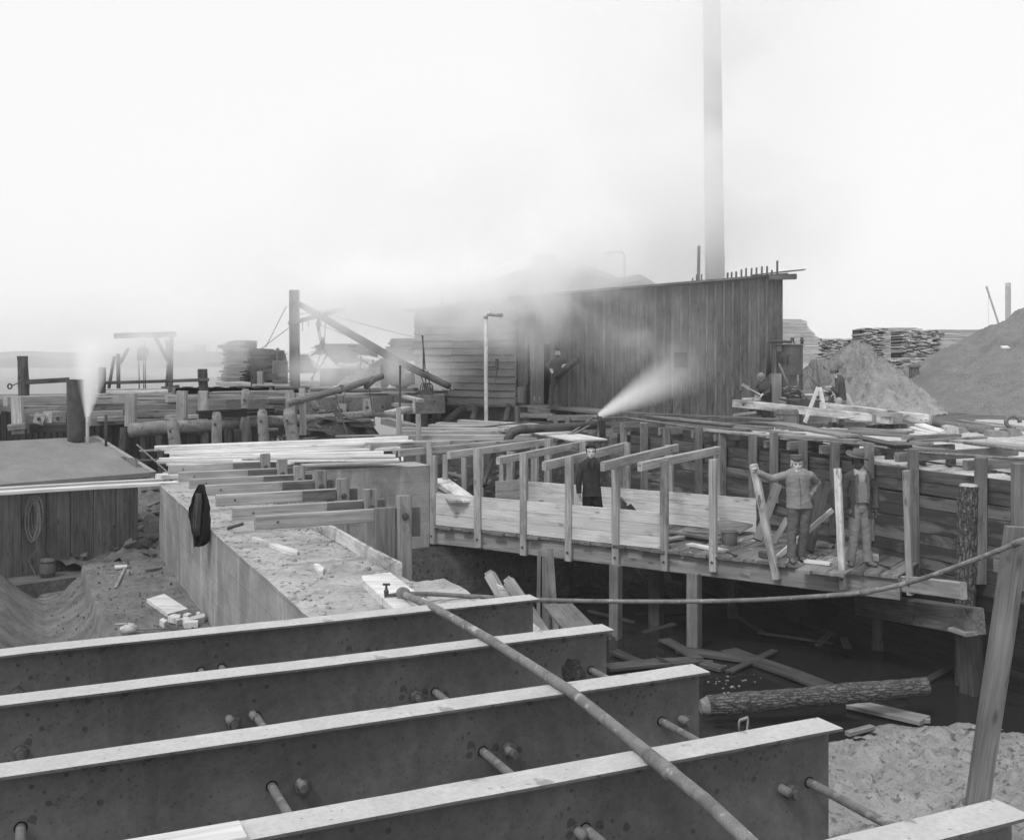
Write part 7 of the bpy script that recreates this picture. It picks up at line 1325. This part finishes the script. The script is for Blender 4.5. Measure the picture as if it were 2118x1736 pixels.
    if coat:
        mb = coatm(-.012, .10); remesh(mb, 'shirt', top, t, vox, 2, fold=.008)
        mb = coatm(.014, hem); sleeves(mb, .003)
        cc = J['chest']; o2 = coat[1]
        def cut(p):
            l = BR.inverted() @ (p - cc); zz = l.z
            return l.y > 0.02 and abs(l.x - .0) < o2 * (1 + max(0, -zz) * .5) + .02 * (zz > .1) and zz < .2
        remesh(mb, 'jacket', coat[0], t, vox, 2, fold=.012, cut=cut)
    else:
        mb = coatm(.0, hem); sleeves(mb); remesh(mb, 'jacket', top, t, vox, 2, fold=.012)
        mb = MB(); z0 = J['chest'].z + .12; pts = []
        for k in range(12):
            f = k / 11; zz = z0 - f * (.12 + J['chest'].z - J['waist'].z + hem * .55); yy = (.13 + .012 * math.sin(f * 3)) * sc * (1.06 if f > .3 else .8 + f * .9); c_ = J['chest'].lerp(J['waist'], min(1, max(0, (J['chest'].z - zz) / max(.05, J['chest'].z - J['waist'].z)))); pts.append(V3((c_.x, c_.y, zz)) + bfw * (yy + .006))
        mb.tube(pts, .0035, 6)
        mb.build('front_seam', 'jacket_cloth' if top != 'navy_cloth' else 'black_cloth', t)
    # hair, beard
    sc = sc0 * 1.08
    mb = MB(); ell(mb, H(0, -.03, .03), (.083 * sc, .088 * sc, .088 * sc), R); 
    for s_ in (-1, 1): ell(mb, H(.074 * s_, .012, .02), (.012 * sc, .022 * sc, .03 * sc), R)
    remesh(mb, 'hair', hair, t, vox * .9, 1, fold=.004)
    if beard: mb = MB(); ell(mb, H(0, .05, -.095), (.052 * sc, .045 * sc, .045 * sc), R); ell(mb, H(0, .083, -.05), (.036 * sc, .012 * sc, .011 * sc), R); remesh(mb, 'beard', hair, t, vox * .7, 0, fold=.006)
    if moust: mb = MB(); ell(mb, H(0, .088, -.048), (.032 * sc, .011 * sc, .008 * sc), R); mb.build('moustache', hair, t, smooth=True)
    # hats
    mb = MB(); k, hm = hat
    if k == 'cap':       # round soft cap pushed back
        ell(mb, H(0, -.028, .082), (.092 * sc, .1 * sc, .058 * sc), R); remesh(mb, 'cap', hm, t, vox * .8, 1); mb = MB(); A = [H(.07 * math.cos(a_), .055 + .05 * math.sin(a_), .088) for a_ in [k_ * math.pi / 8 for k_ in range(9)]]; mb.loft(A, [p + R @ V3((0, 0, .01)) for p in A]); mb.build('cap_peak', hm, t)
    elif k == 'kepi':    # flat-topped cap with a peak
        A = [H(.083 * math.cos(a_), -.014 + .1 * math.sin(a_), .068) for a_ in [k_ * math.pi / 12 for k_ in range(24)]]; B = [H(.088 * math.cos(a_), -.016 + .1 * math.sin(a_), .138) for a_ in [k_ * math.pi / 12 for k_ in range(24)]]; mb.loft(A, B); mb.build('cap', hm, t, smooth=False)
        mb = MB(); A = [H(.075 * math.cos(a_), .055 + .06 * math.sin(a_), .07 - .012 * math.sin(a_)) for a_ in [k_ * math.pi / 8 for k_ in range(9)]]; mb.loft(A, [p + R @ V3((0, 0, .01)) for p in A]); mb.build('cap_peak', 'black_cloth', t)
    elif k == 'felt':    # slouch hat, brim tipped down over one eye
        Rt = R @ Matrix.Rotation(-.32, 3, 'Y') @ Matrix.Rotation(-.12, 3, 'X'); c = H(.01, 0, .085); n = 28
        vs = []; 
        for rr, hz_ in ((.088, .02), (.115, .004), (.15, .004), (.172, .014)):
            for j in range(n): a_ = 2 * math.pi * j / n; vs.append(c + Rt @ V3((rr * sc * math.cos(a_), rr * sc * 1.05 * math.sin(a_), sc * (hz_ - .03 * math.sin(a_ * 2 + .5) * (rr - .08) * 8))))
        fs = [(q * n + j, q * n + (j + 1) % n, (q + 1) * n + (j + 1) % n, (q + 1) * n + j) for q in range(3) for j in range(n)]
        kk = len(vs); vs += [v - V3((0, 0, .008)) for v in vs]; fs += [tuple(kk + q for q in reversed(f_)) for f_ in fs]; fs += [(3 * n + j, 3 * n + (j + 1) % n, kk + 3 * n + (j + 1) % n, kk + 3 * n + j) for j in range(n)]
        mb.add(vs, fs, [v.copy() for v in vs]); mb.build('hat_brim', hm, t, smooth=True)
        mb = MB(); mb.tube([c, c + Rt @ V3((0, 0, .05)), c + Rt @ V3((0, -.004, .095)), c + Rt @ V3((0, -.004, .12)), c + Rt @ V3((0, -.004, .108))], [.094 * sc, .09 * sc, .08 * sc, .055 * sc, .02 * sc], 24, rough=.12); mb.build('hat_crown', hm, t, smooth=True)
    elif k == 'bowler':
        c = H(0, -.01, .06); ell(mb, c + R @ V3((0, 0, .02)), (.094 * sc, .104 * sc, .082 * sc), R); remesh(mb, 'hat_crown', hm, t, vox * .8, 1); mb = MB(); A = [c + R @ V3((.122 * math.cos(a_), .14 * math.sin(a_), .012 * math.cos(2 * a_))) for a_ in [k_ * math.pi / 12 for k_ in range(24)]]; mb.loft(A, [p + R @ V3((0, 0, .008)) for p in A]); mb.build('hat_brim', hm, t)
    return t, R, BR
DN = V3((0, 0, -1))
def J_(reg, dz, pts, **dep):
    o = {}
    for k, (x, y) in pts.items(): o[k] = at(reg, x, y, d=dz + dep.get(k, 0))
    return o
# man in the dark suit between the side panels
J = J_('R', 20.1, dict(head=(710, 465), neck=(712, 590), chest=(715, 770), waist=(725, 990), hip=(725, 1190), sl=(560, 690), el=(498, 920), wl=(505, 1185), sr=(865, 665), er=(1080, 640), wr=(1285, 560), hl=(655, 1210), kl=(640, 1560), al=(635, 1905), hr=(800, 1210), kr=(860, 1560), ar=(880, 1905)), el=-.02, wl=-.1, er=.1, wr=.12)
J['dl'] = V3((.08, -.12, -1)); J['dr'] = V3((.95, -.35, -.1)); J['nl'] = V3((1, -.2, 0)); J['nr'] = DN; J['cr'] = 1.0; J['cl'] = .75
t, R, BR = person('man in dark suit and cap between the side panels, hand on a cap beam', J, (.0, -1, .04), 'skin_pale', 'navy_cloth', 'black_cloth', 'leather', ('cap', 'black_cloth'), 'hair_dark', sc=1.02, hem=.26)
for s_ in (-1, 1):
    mb = MB(); c = J['chest']; A = [c + V3((.01 * s_, -.15, -.02)), c + V3((.085 * s_, -.135, .07)), c + V3((.07 * s_, -.13, .10)), c + V3((.075 * s_, -.12, .135)), c + V3((.045 * s_, -.115, .19))]; mb.loft(A, [p + V3((0, .014, 0)) for p in A]); mb.build('lapel', 'black_cloth', t)
# bearded man gripping the leaning post
J = J_('S', 17.45, dict(head=(590, 240), neck=(595, 320), chest=(600, 450), waist=(615, 640), hip=(625, 760), sl=(440, 385), el=(270, 420), wl=(105, 345), sr=(755, 380), er=(850, 480), wr=(790, 600), hl=(550, 800), kl=(530, 1080), al=(525, 1385), hr=(705, 800), kr=(690, 1060), ar=(640, 1370)), wl=-.12, el=-.02, er=.12, wr=.05, al=-.03, ar=.10); J['al'].z = ZD + .1; J['ar'].z = ZD + .1
J['dl'] = V3((-.55, -.35, .62)); J['nl'] = V3((-.3, -.7, -.4)); J['cl'] = .9; J['dr'] = V3((-.85, -.3, -.25)); J['nr'] = V3((0, 1, 0)); J['fal'] = V3((-.1, -1, 0)); J['far'] = V3((.15, -1, 0))
t, R, BR = person('bearded man in light work jacket and peaked cap gripping the leaning post', J, (-.05, -1, .0), 'skin_pale', 'grey_cloth', 'vest_cloth', 'dusty_leather', ('kepi', 'hat_cloth'), 'hair_grey', sc=1.03, beard=True, hem=.26, belly=1.12)
# man in the felt hat
J = J_('S', 17.15, dict(head=(1362, 215), neck=(1370, 320), chest=(1385, 450), waist=(1390, 630), hip=(1392, 790), sl=(1248, 400), el=(1190, 600), wl=(1190, 810), sr=(1510, 400), er=(1580, 600), wr=(1590, 805), hl=(1325, 830), kl=(1320, 1130), al=(1275, 1440), hr=(1455, 830), kr=(1470, 1130), ar=(1490, 1435)), el=.04, er=.04, wl=-.06, wr=-.06, al=0, ar=0); J['al'].z = ZD + .1; J['ar'].z = ZD + .1
J['dl'] = V3((.16, -.1, -1)); J['dr'] = V3((-.12, -.15, -1)); J['nl'] = V3((1, -.3, 0)); J['nr'] = V3((-1, -.3, 0)); J['cl'] = .35; J['cr'] = .5; J['fal'] = V3((-.25, -1, 0)); J['far'] = V3((.5, -1, 0))
t, R, BR = person('man in tipped felt hat, open jacket and stained overalls on the platform', J, (-.12, -1, -.02), 'skin_dark', 'shirt_cloth', 'denim', 'dusty_leather', ('felt', 'hat_cloth'), 'hair_dark', sc=1.02, coat=('jacket_cloth', .085), hem=.36, belly=.95)
mb = MB(); c = J['chest']
for s_ in (-1, 1): A = [c + V3((.065 * s_, -.128, .13)), c + V3((.11 * s_, -.135, .1)), c + V3((.115 * s_, -.15, -.2)), c + V3((.10 * s_, -.15, -.36)), c + V3((.055 * s_, -.145, -.30)), c + V3((.05 * s_, -.138, -.05))]; mb.loft(A, [p + V3((0, .03, 0)) for p in A])
mb.build('waistcoat', 'vest_cloth', t)
mb = MB(); A = [c + V3((x, -.142 + (z < -.2) * -.004, z)) for x, z in [(-.075, -.33), (.075, -.33), (.07, -.06), (.045, .0), (-.045, .0), (-.07, -.06)]]; mb.loft(A, [p + V3((0, .02, 0)) for p in A]); mb.build('overall_bib', 'denim', t)
# man in the shed doorway with a length of pipe
J = J_('T', 32.4, dict(head=(785, 480), neck=(785, 560), chest=(780, 660), waist=(780, 800), hip=(780, 910), sl=(680, 620), el=(600, 690), wl=(655, 765), sr=(870, 610), er=(960, 690), wr=(905, 690), hl=(735, 940), kl=(675, 1120), al=(660, 1350), hr=(830, 940), kr=(850, 1150), ar=(880, 1345)), wl=-.15, wr=-.25, er=-.05)
J['dl'] = V3((.5, -.2, -.7)); J['dr'] = V3((-.5, -.4, -.6)); J['far'] = V3((.6, -1, 0)); J['cl'] = .8; J['cr'] = .8; J['nl'] = V3((0, -1, 0)); J['nr'] = V3((0, -1, 0))
t, R, BR = person('bearded man in dark overalls in the shed doorway, pipe under his arm', J, (.02, -1, .0), 'skin_pale', 'jacket_cloth', 'jacket_cloth', 'leather', ('kepi', 'black_cloth'), 'hair_dark', sc=1.0, beard=True, hem=.2, vox=.012)
mb = MB(); A = at('T', 760, 905, d=32.2); B = at('T', 1122, 595, d=31.6); x = (B - A).normalized(); mb.tube([A, B, B - x * .004, B - x * .3], [.1, .11, .095, .095], 24); tag(mb.build('stove_pipe', 'iron', smooth=True), 'dark length of stove pipe under the arm of the doorway man', 'pipe')
# crouching man hammering behind the heavy timbers
J = J_('U', 31.9, dict(head=(510, 570), neck=(525, 640), chest=(540, 710), waist=(565, 800), hip=(590, 870), sl=(430, 665), el=(400, 745), wl=(470, 790), sr=(610, 650), er=(620, 770), wr=(530, 800), hl=(560, 900), kl=(510, 960), al=(560, 1100), hr=(640, 900), kr=(640, 980), ar=(650, 1100)), wl=-.35, wr=-.35, el=-.15, er=-.1, hip=.25, waist=.15, hl=.2, hr=.2)
J['dl'] = V3((.6, -.4, -.3)); J['dr'] = V3((-.6, -.4, -.3)); J['cl'] = J['cr'] = 1.1; J['nl'] = J['nr'] = V3((0, -.4, -1))
t, R, BR = person('man bent over the heavy timbers by the shed wall, hat brim hiding his face', J, (-.3, -.8, -.75), 'skin_pale', 'jacket_cloth', 'jacket_cloth', 'leather', ('bowler', 'rope'), 'hair_dark', sc=1.03, hem=.1, vox=.012)
t = thing('mallet', 'pale mallet swung by the man bent over the timbers', 'mallet', J['wl']); mb = MB(); A = J['wl']; B = at('U', 290, 690, d=31.4); mb.tube([A, B], .02, 8); mb.build('handle', 'fresh_wood', t); mb = MB(); mb.bar(B + V3((-.1, 0, .06)), B + V3((.1, 0, -.06)), .1, .1); mb.build('head', 'mid_wood', t)
# man in the bowler hat seen from the side
J = J_('U', 31.0, dict(head=(1548, 500), neck=(1590, 560), chest=(1625, 650), waist=(1640, 780), hip=(1640, 870), sl=(1600, 620), el=(1575, 770), wl=(1500, 700), sr=(1650, 625), er=(1640, 790), wr=(1560, 790), hl=(1610, 890), kl=(1575, 1050), al=(1548, 1205), hr=(1660, 890), kr=(1660, 1050), ar=(1650, 1205)), sl=-.1, sr=.25, el=-.12, wl=-.1, er=.3, wr=.2, hl=-.08, hr=.12, kl=-.08, kr=.12, al=-.08, ar=.12)
J['bodyf'] = V3((-.95, -.3, 0)).normalized(); J['dl'] = V3((-.9, 0, .2)); J['dr'] = V3((-.8, 0, -.3)); J['fal'] = V3((-1, -.3, 0)); J['far'] = V3((-1, -.2, 0)); J['nl'] = DN; J['nr'] = DN
t, R, BR = person('man in a bowler hat seen from the side behind the heavy timbers, head bowed', J, (-.85, -.35, -.45), 'skin_pale', 'jacket_cloth', 'shirt_cloth', 'leather', ('bowler', 'hat_cloth'), 'hair_dark', sc=1.06, hem=.24, vox=.012, belly=.82)
# ================================================================ horses in the smoke
def horse(label, reg, dz, xh, dirx=1, s_=1.0):
    P = at(reg, xh, 885, d=dz); t = thing('horse', label, 'horse', P, 'horses in the smoke'); q = lambda x, y, z_: P + V3((x * dirx * s_, y * s_, z_ * s_)); mb = MB()
    ell(mb, q(-.5, 0, 1.18), (.36 * s_, .3 * s_, .36 * s_)); ell(mb, q(0, 0, 1.14), (.55 * s_, .29 * s_, .32 * s_)); ell(mb, q(.45, 0, 1.12), (.34 * s_, .28 * s_, .38 * s_)); caps(mb, [q(.6, 0, 1.25), q(.85, 0, 1.5), q(1.0, 0, 1.68)], [.24 * s_, .17 * s_, .12 * s_]); caps(mb, [q(1.0, 0, 1.72), q(1.22, 0, 1.58), q(1.4, 0, 1.4)], [.11 * s_, .1 * s_, .07 * s_])
    for y in (-.05, .05): caps(mb, [q(.96, y, 1.8), q(.97, y * 1.2, 1.92)], [.03 * s_, .015 * s_])
    for y in (-.16, .16):
        caps(mb, [q(.5, y, 1.0), q(.54, y, .55), q(.53, y, .15), q(.57, y, .04)], [.13 * s_, .065 * s_, .045 * s_, .06 * s_]); caps(mb, [q(-.6, y, 1.05), q(-.48, y, .75), q(-.72, y, .5), q(-.66, y, .12), q(-.62, y, .04)], [.2 * s_, .11 * s_, .07 * s_, .05 * s_, .06 * s_])
    remesh(mb, 'body', 'horse_coat', t, .025, 2); mb = MB(); caps(mb, [q(-.85, 0, 1.3), q(-.95, 0, 1.0), q(-.93, 0, .6)], [.05 * s_, .07 * s_, .03 * s_]); mb.build('tail', 'hair_dark', t, smooth=True)
    mb = MB(); A = [q(.7, 0, 1.55), q(1.0, 0, 1.85), q(.95, 0, 1.6), q(.66, 0, 1.36)]; mb.loft([p - V3((0, .03, 0)) for p in A], [p + V3((0, .03, 0)) for p in A]); mb.build('mane', 'horse_coat', t)
horse('pale horse standing sideways in the smoke beside the white-roofed hut', 'B', 66, 1215, 1, .86)
horse('second horse, mostly lost in smoke behind the small white heap', 'B', 70, 1385, 1, .86)
# ================================================================ steam, smoke and air
def volmat(name, build):
    m = bpy.data.materials.new(name); m.use_nodes = True; t = m.node_tree; t.nodes.clear(); o = t.nodes.new("ShaderNodeOutputMaterial"); v = t.nodes.new("ShaderNodeVolumePrincipled")
    v.inputs['Color'].default_value = (1, 1, 1, 1); v.inputs['Anisotropy'].default_value = -.35; v.inputs['Density'].default_value = 0; t.links.new(v.outputs[0], o.inputs['Volume']); build(t, v); MATS[name] = m; return m
def puff(name, label, c, r, dens, nscale, seed, R=None, soft=1.0, lo=.42, hi=.62):
    """one soft cloud of steam: ellipsoid domain, density falling to nothing at its skin, broken by noise"""
    def b(t, v):
        g = t.nodes.new("ShaderNodeTexCoord").outputs['Object']; ln = t.nodes.new("ShaderNodeVectorMath"); ln.operation = 'LENGTH'; t.links.new(mapv(t, g, (1, 1, 1)), ln.inputs[0])
        f = mapr(t, ln.outputs['Value'], .12, .98, 1, 0); f = mth(t, 'POWER', f, 1.4 * soft)
        mp = t.nodes.new("ShaderNodeMapping"); mp.inputs['Location'].default_value = (seed, seed * 2, 0); mp.inputs['Scale'].default_value = (r[0], r[1], r[2]); t.links.new(g, mp.inputs[0])
        n = noi(t, mp.outputs[0], nscale, 3, .6, .3); d = mth(t, 'MULTIPLY', f, mapr(t, n, lo, hi, .12, 1)); t.links.new(mth(t, 'MULTIPLY', d, dens), v.inputs['Density'])
    volmat(name + str(seed), b); bm = bmesh.new(); bmesh.ops.create_icosphere(bm, subdivisions=3, radius=1.0); me = bpy.data.meshes.new(name); bm.to_mesh(me); bm.free(); me.materials.append(MATS[name + str(seed)])
    o = bpy.data.objects.new(name, me); S.collection.objects.link(o); o.location = c; o.scale = r
    if R: o.rotation_euler = R
    return tag(o, label, 'steam', kind='stuff')
def jet(name, label, A, B, r0, r1, dens, seed, bend=0.0, pw=1.6, sub=.0):
    """spreading steam jet from A to B"""
    A, B = V3(A), V3(B); L = (B - A).length; x = (B - A).normalized()
    def b(t, v):
        g = t.nodes.new("ShaderNodeTexCoord").outputs['Object']; sp = t.nodes.new("ShaderNodeSeparateXYZ"); t.links.new(g, sp.inputs[0]); u = mth(t, 'DIVIDE', sp.outputs[2], L)
        rr = mth(t, 'ADD', r0, mth(t, 'MULTIPLY', u, r1 - r0)); rad = mth(t, 'SQRT', mth(t, 'ADD', mth(t, 'MULTIPLY', sp.outputs[0], sp.outputs[0]), mth(t, 'MULTIPLY', sp.outputs[1], sp.outputs[1])), 0)
        q = mapr(t, mth(t, 'DIVIDE', rad, rr), .15, 1, 1, 0); e = mth(t, 'POWER', mapr(t, u, 0, 1, 1, 0), pw)
        mp = t.nodes.new("ShaderNodeMapping"); mp.inputs['Scale'].default_value = (1.6 / max(r1, .1), 1.6 / max(r1, .1), .5 / max(r1, .1)); mp.inputs['Location'].default_value = (seed, seed, 0); t.links.new(g, mp.inputs[0])
        n = noi(t, mp.outputs[0], 1.6, 3, .6, .4); k = mth(t, 'MULTIPLY', mth(t, 'MULTIPLY', mth(t, 'POWER', q, 1.3), e), mapr(t, n, .3, .65, .55, 1)); k = mth(t, 'DIVIDE', k, mth(t, 'ADD', rr, .03)); t.links.new(mth(t, 'MULTIPLY', k, dens), v.inputs['Density'])
    volmat(name + str(seed), b); mb = MB(); n = 20; vs = [V3((rr * math.cos(2 * math.pi * j / n), rr * math.sin(2 * math.pi * j / n), z)) for z, rr in ((0, r0), (L, r1)) for j in range(n)]
    me = bpy.data.meshes.new(name); me.from_pydata([tuple(v) for v in vs], [], [(j, (j + 1) % n, n + (j + 1) % n, n + j) for j in range(n)] + [tuple(range(n - 1, -1, -1)), tuple(range(n, 2 * n))]); me.materials.append(MATS[name + str(seed)])
    o = bpy.data.objects.new(name, me); S.collection.objects.link(o); o.location = A; o.rotation_euler = x.to_track_quat('Z', 'Y').to_euler(); return tag(o, label, 'steam', kind='stuff')
n0 = NZ + V3((.05, 0, .03))
jet('steam_jet', 'white steam bursting from the nozzle, up and right across the shed wall', n0, at('', 1500, 715, d=25.4), .09, 1.1, 4.6, 1, pw=2.2)
jet('steam_jet', 'white steam rushing straight up beside the cabin smoke stack', ST + UP * .0, at('', 196, 690, d=ST.y), .05, .6, 5.0, 2, pw=.8)
jet('steam_wisp', 'thin smoke leaving the cabin smoke stack', at('A', 610, 745, d=CH.y), at('', 205, 715, d=CH.y), .14, .6, .5, 3, pw=1.0)
pf = [('cloud of steam over the roof ridge in the middle', 1060, 585, 31.5, (4.8, 1.7, 2.1), .30, .6), ('steam drifting up over the roof toward the smoke stack', 1290, 470, 34, (6.2, 3, 3.6), .09, .4), ('steam over the clapboard end of the shed', 930, 620, 32.5, (4.0, 2.5, 2.0), .26, .5),
      ('smoke hanging round the derrick head', 730, 625, 32.5, (4.4, 2.6, 2.1), .26, .5), ('smoke low over the horses and sand', 770, 765, 31.8, (3.4, 1.8, .95), .34, .6), ('vapour wrapping the foot of the smoke stack', 1475, 200, 35.2, (6.5, 1.0, 12.5), .52, .12), ('steam rolling behind the shed roof', 1170, 560, 38.5, (5.5, 2.5, 2.0), .14, .4), ('mist lying over the far river', 300, 735, 240, (190, 60, 16), .006, .02), ('high steam filling the sky over the yard', 960, 420, 40, (9.5, 5, 5.0), .05, .3),
      ('smoke thinning leftward past the mast', 600, 560, 38, (5.2, 3, 3.4), .06, .4), ('steam in front of the shed wall left of the doorway', 1060, 690, 30.5, (2.8, 1.0, 1.6), .16, .7), ('steam climbing along the smoke stack', 1450, 150, 33, (7.5, 3.0, 8.5), .06, .2), ('pale vapour round the lifting frame', 330, 690, 33, (4.6, 2.4, 1.8), .28, .5), ('thin vapour before the shed boards', 1330, 700, 27.5, (2.6, .8, 1.7), .10, .6)]
for i, (lab, x, y, dz, r, dn, ns) in enumerate(pf): puff('steam_cloud', lab, at('', x, y, d=dz), r, dn * 5.5, ns, 10 + i)
# the air itself
m = volmat('haze_air', lambda t, v: None); v = [n for n in m.node_tree.nodes if n.type == 'PRINCIPLED_VOLUME'][0]; v.inputs['Density'].default_value = .0008; v.inputs['Color'].default_value = (1, 1, 1, 1)
me = bpy.data.meshes.new('haze'); x0, x1, y0, y1, z0, z1 = -900, 900, -30, 1100, -2.2, 26
me.from_pydata([(x, y, z) for x in (x0, x1) for y in (y0, y1) for z in (z0, z1)], [], [(0, 1, 3, 2), (4, 6, 7, 5), (0, 4, 5, 1), (2, 3, 7, 6), (0, 2, 6, 4), (1, 5, 7, 3)]); me.materials.append(MATS['haze_air'])
o = bpy.data.objects.new('haze', me); S.collection.objects.link(o); o['kind'] = 'stuff'
# tidy
for o in list(S.objects):
    if 'o' in o: del o['o']
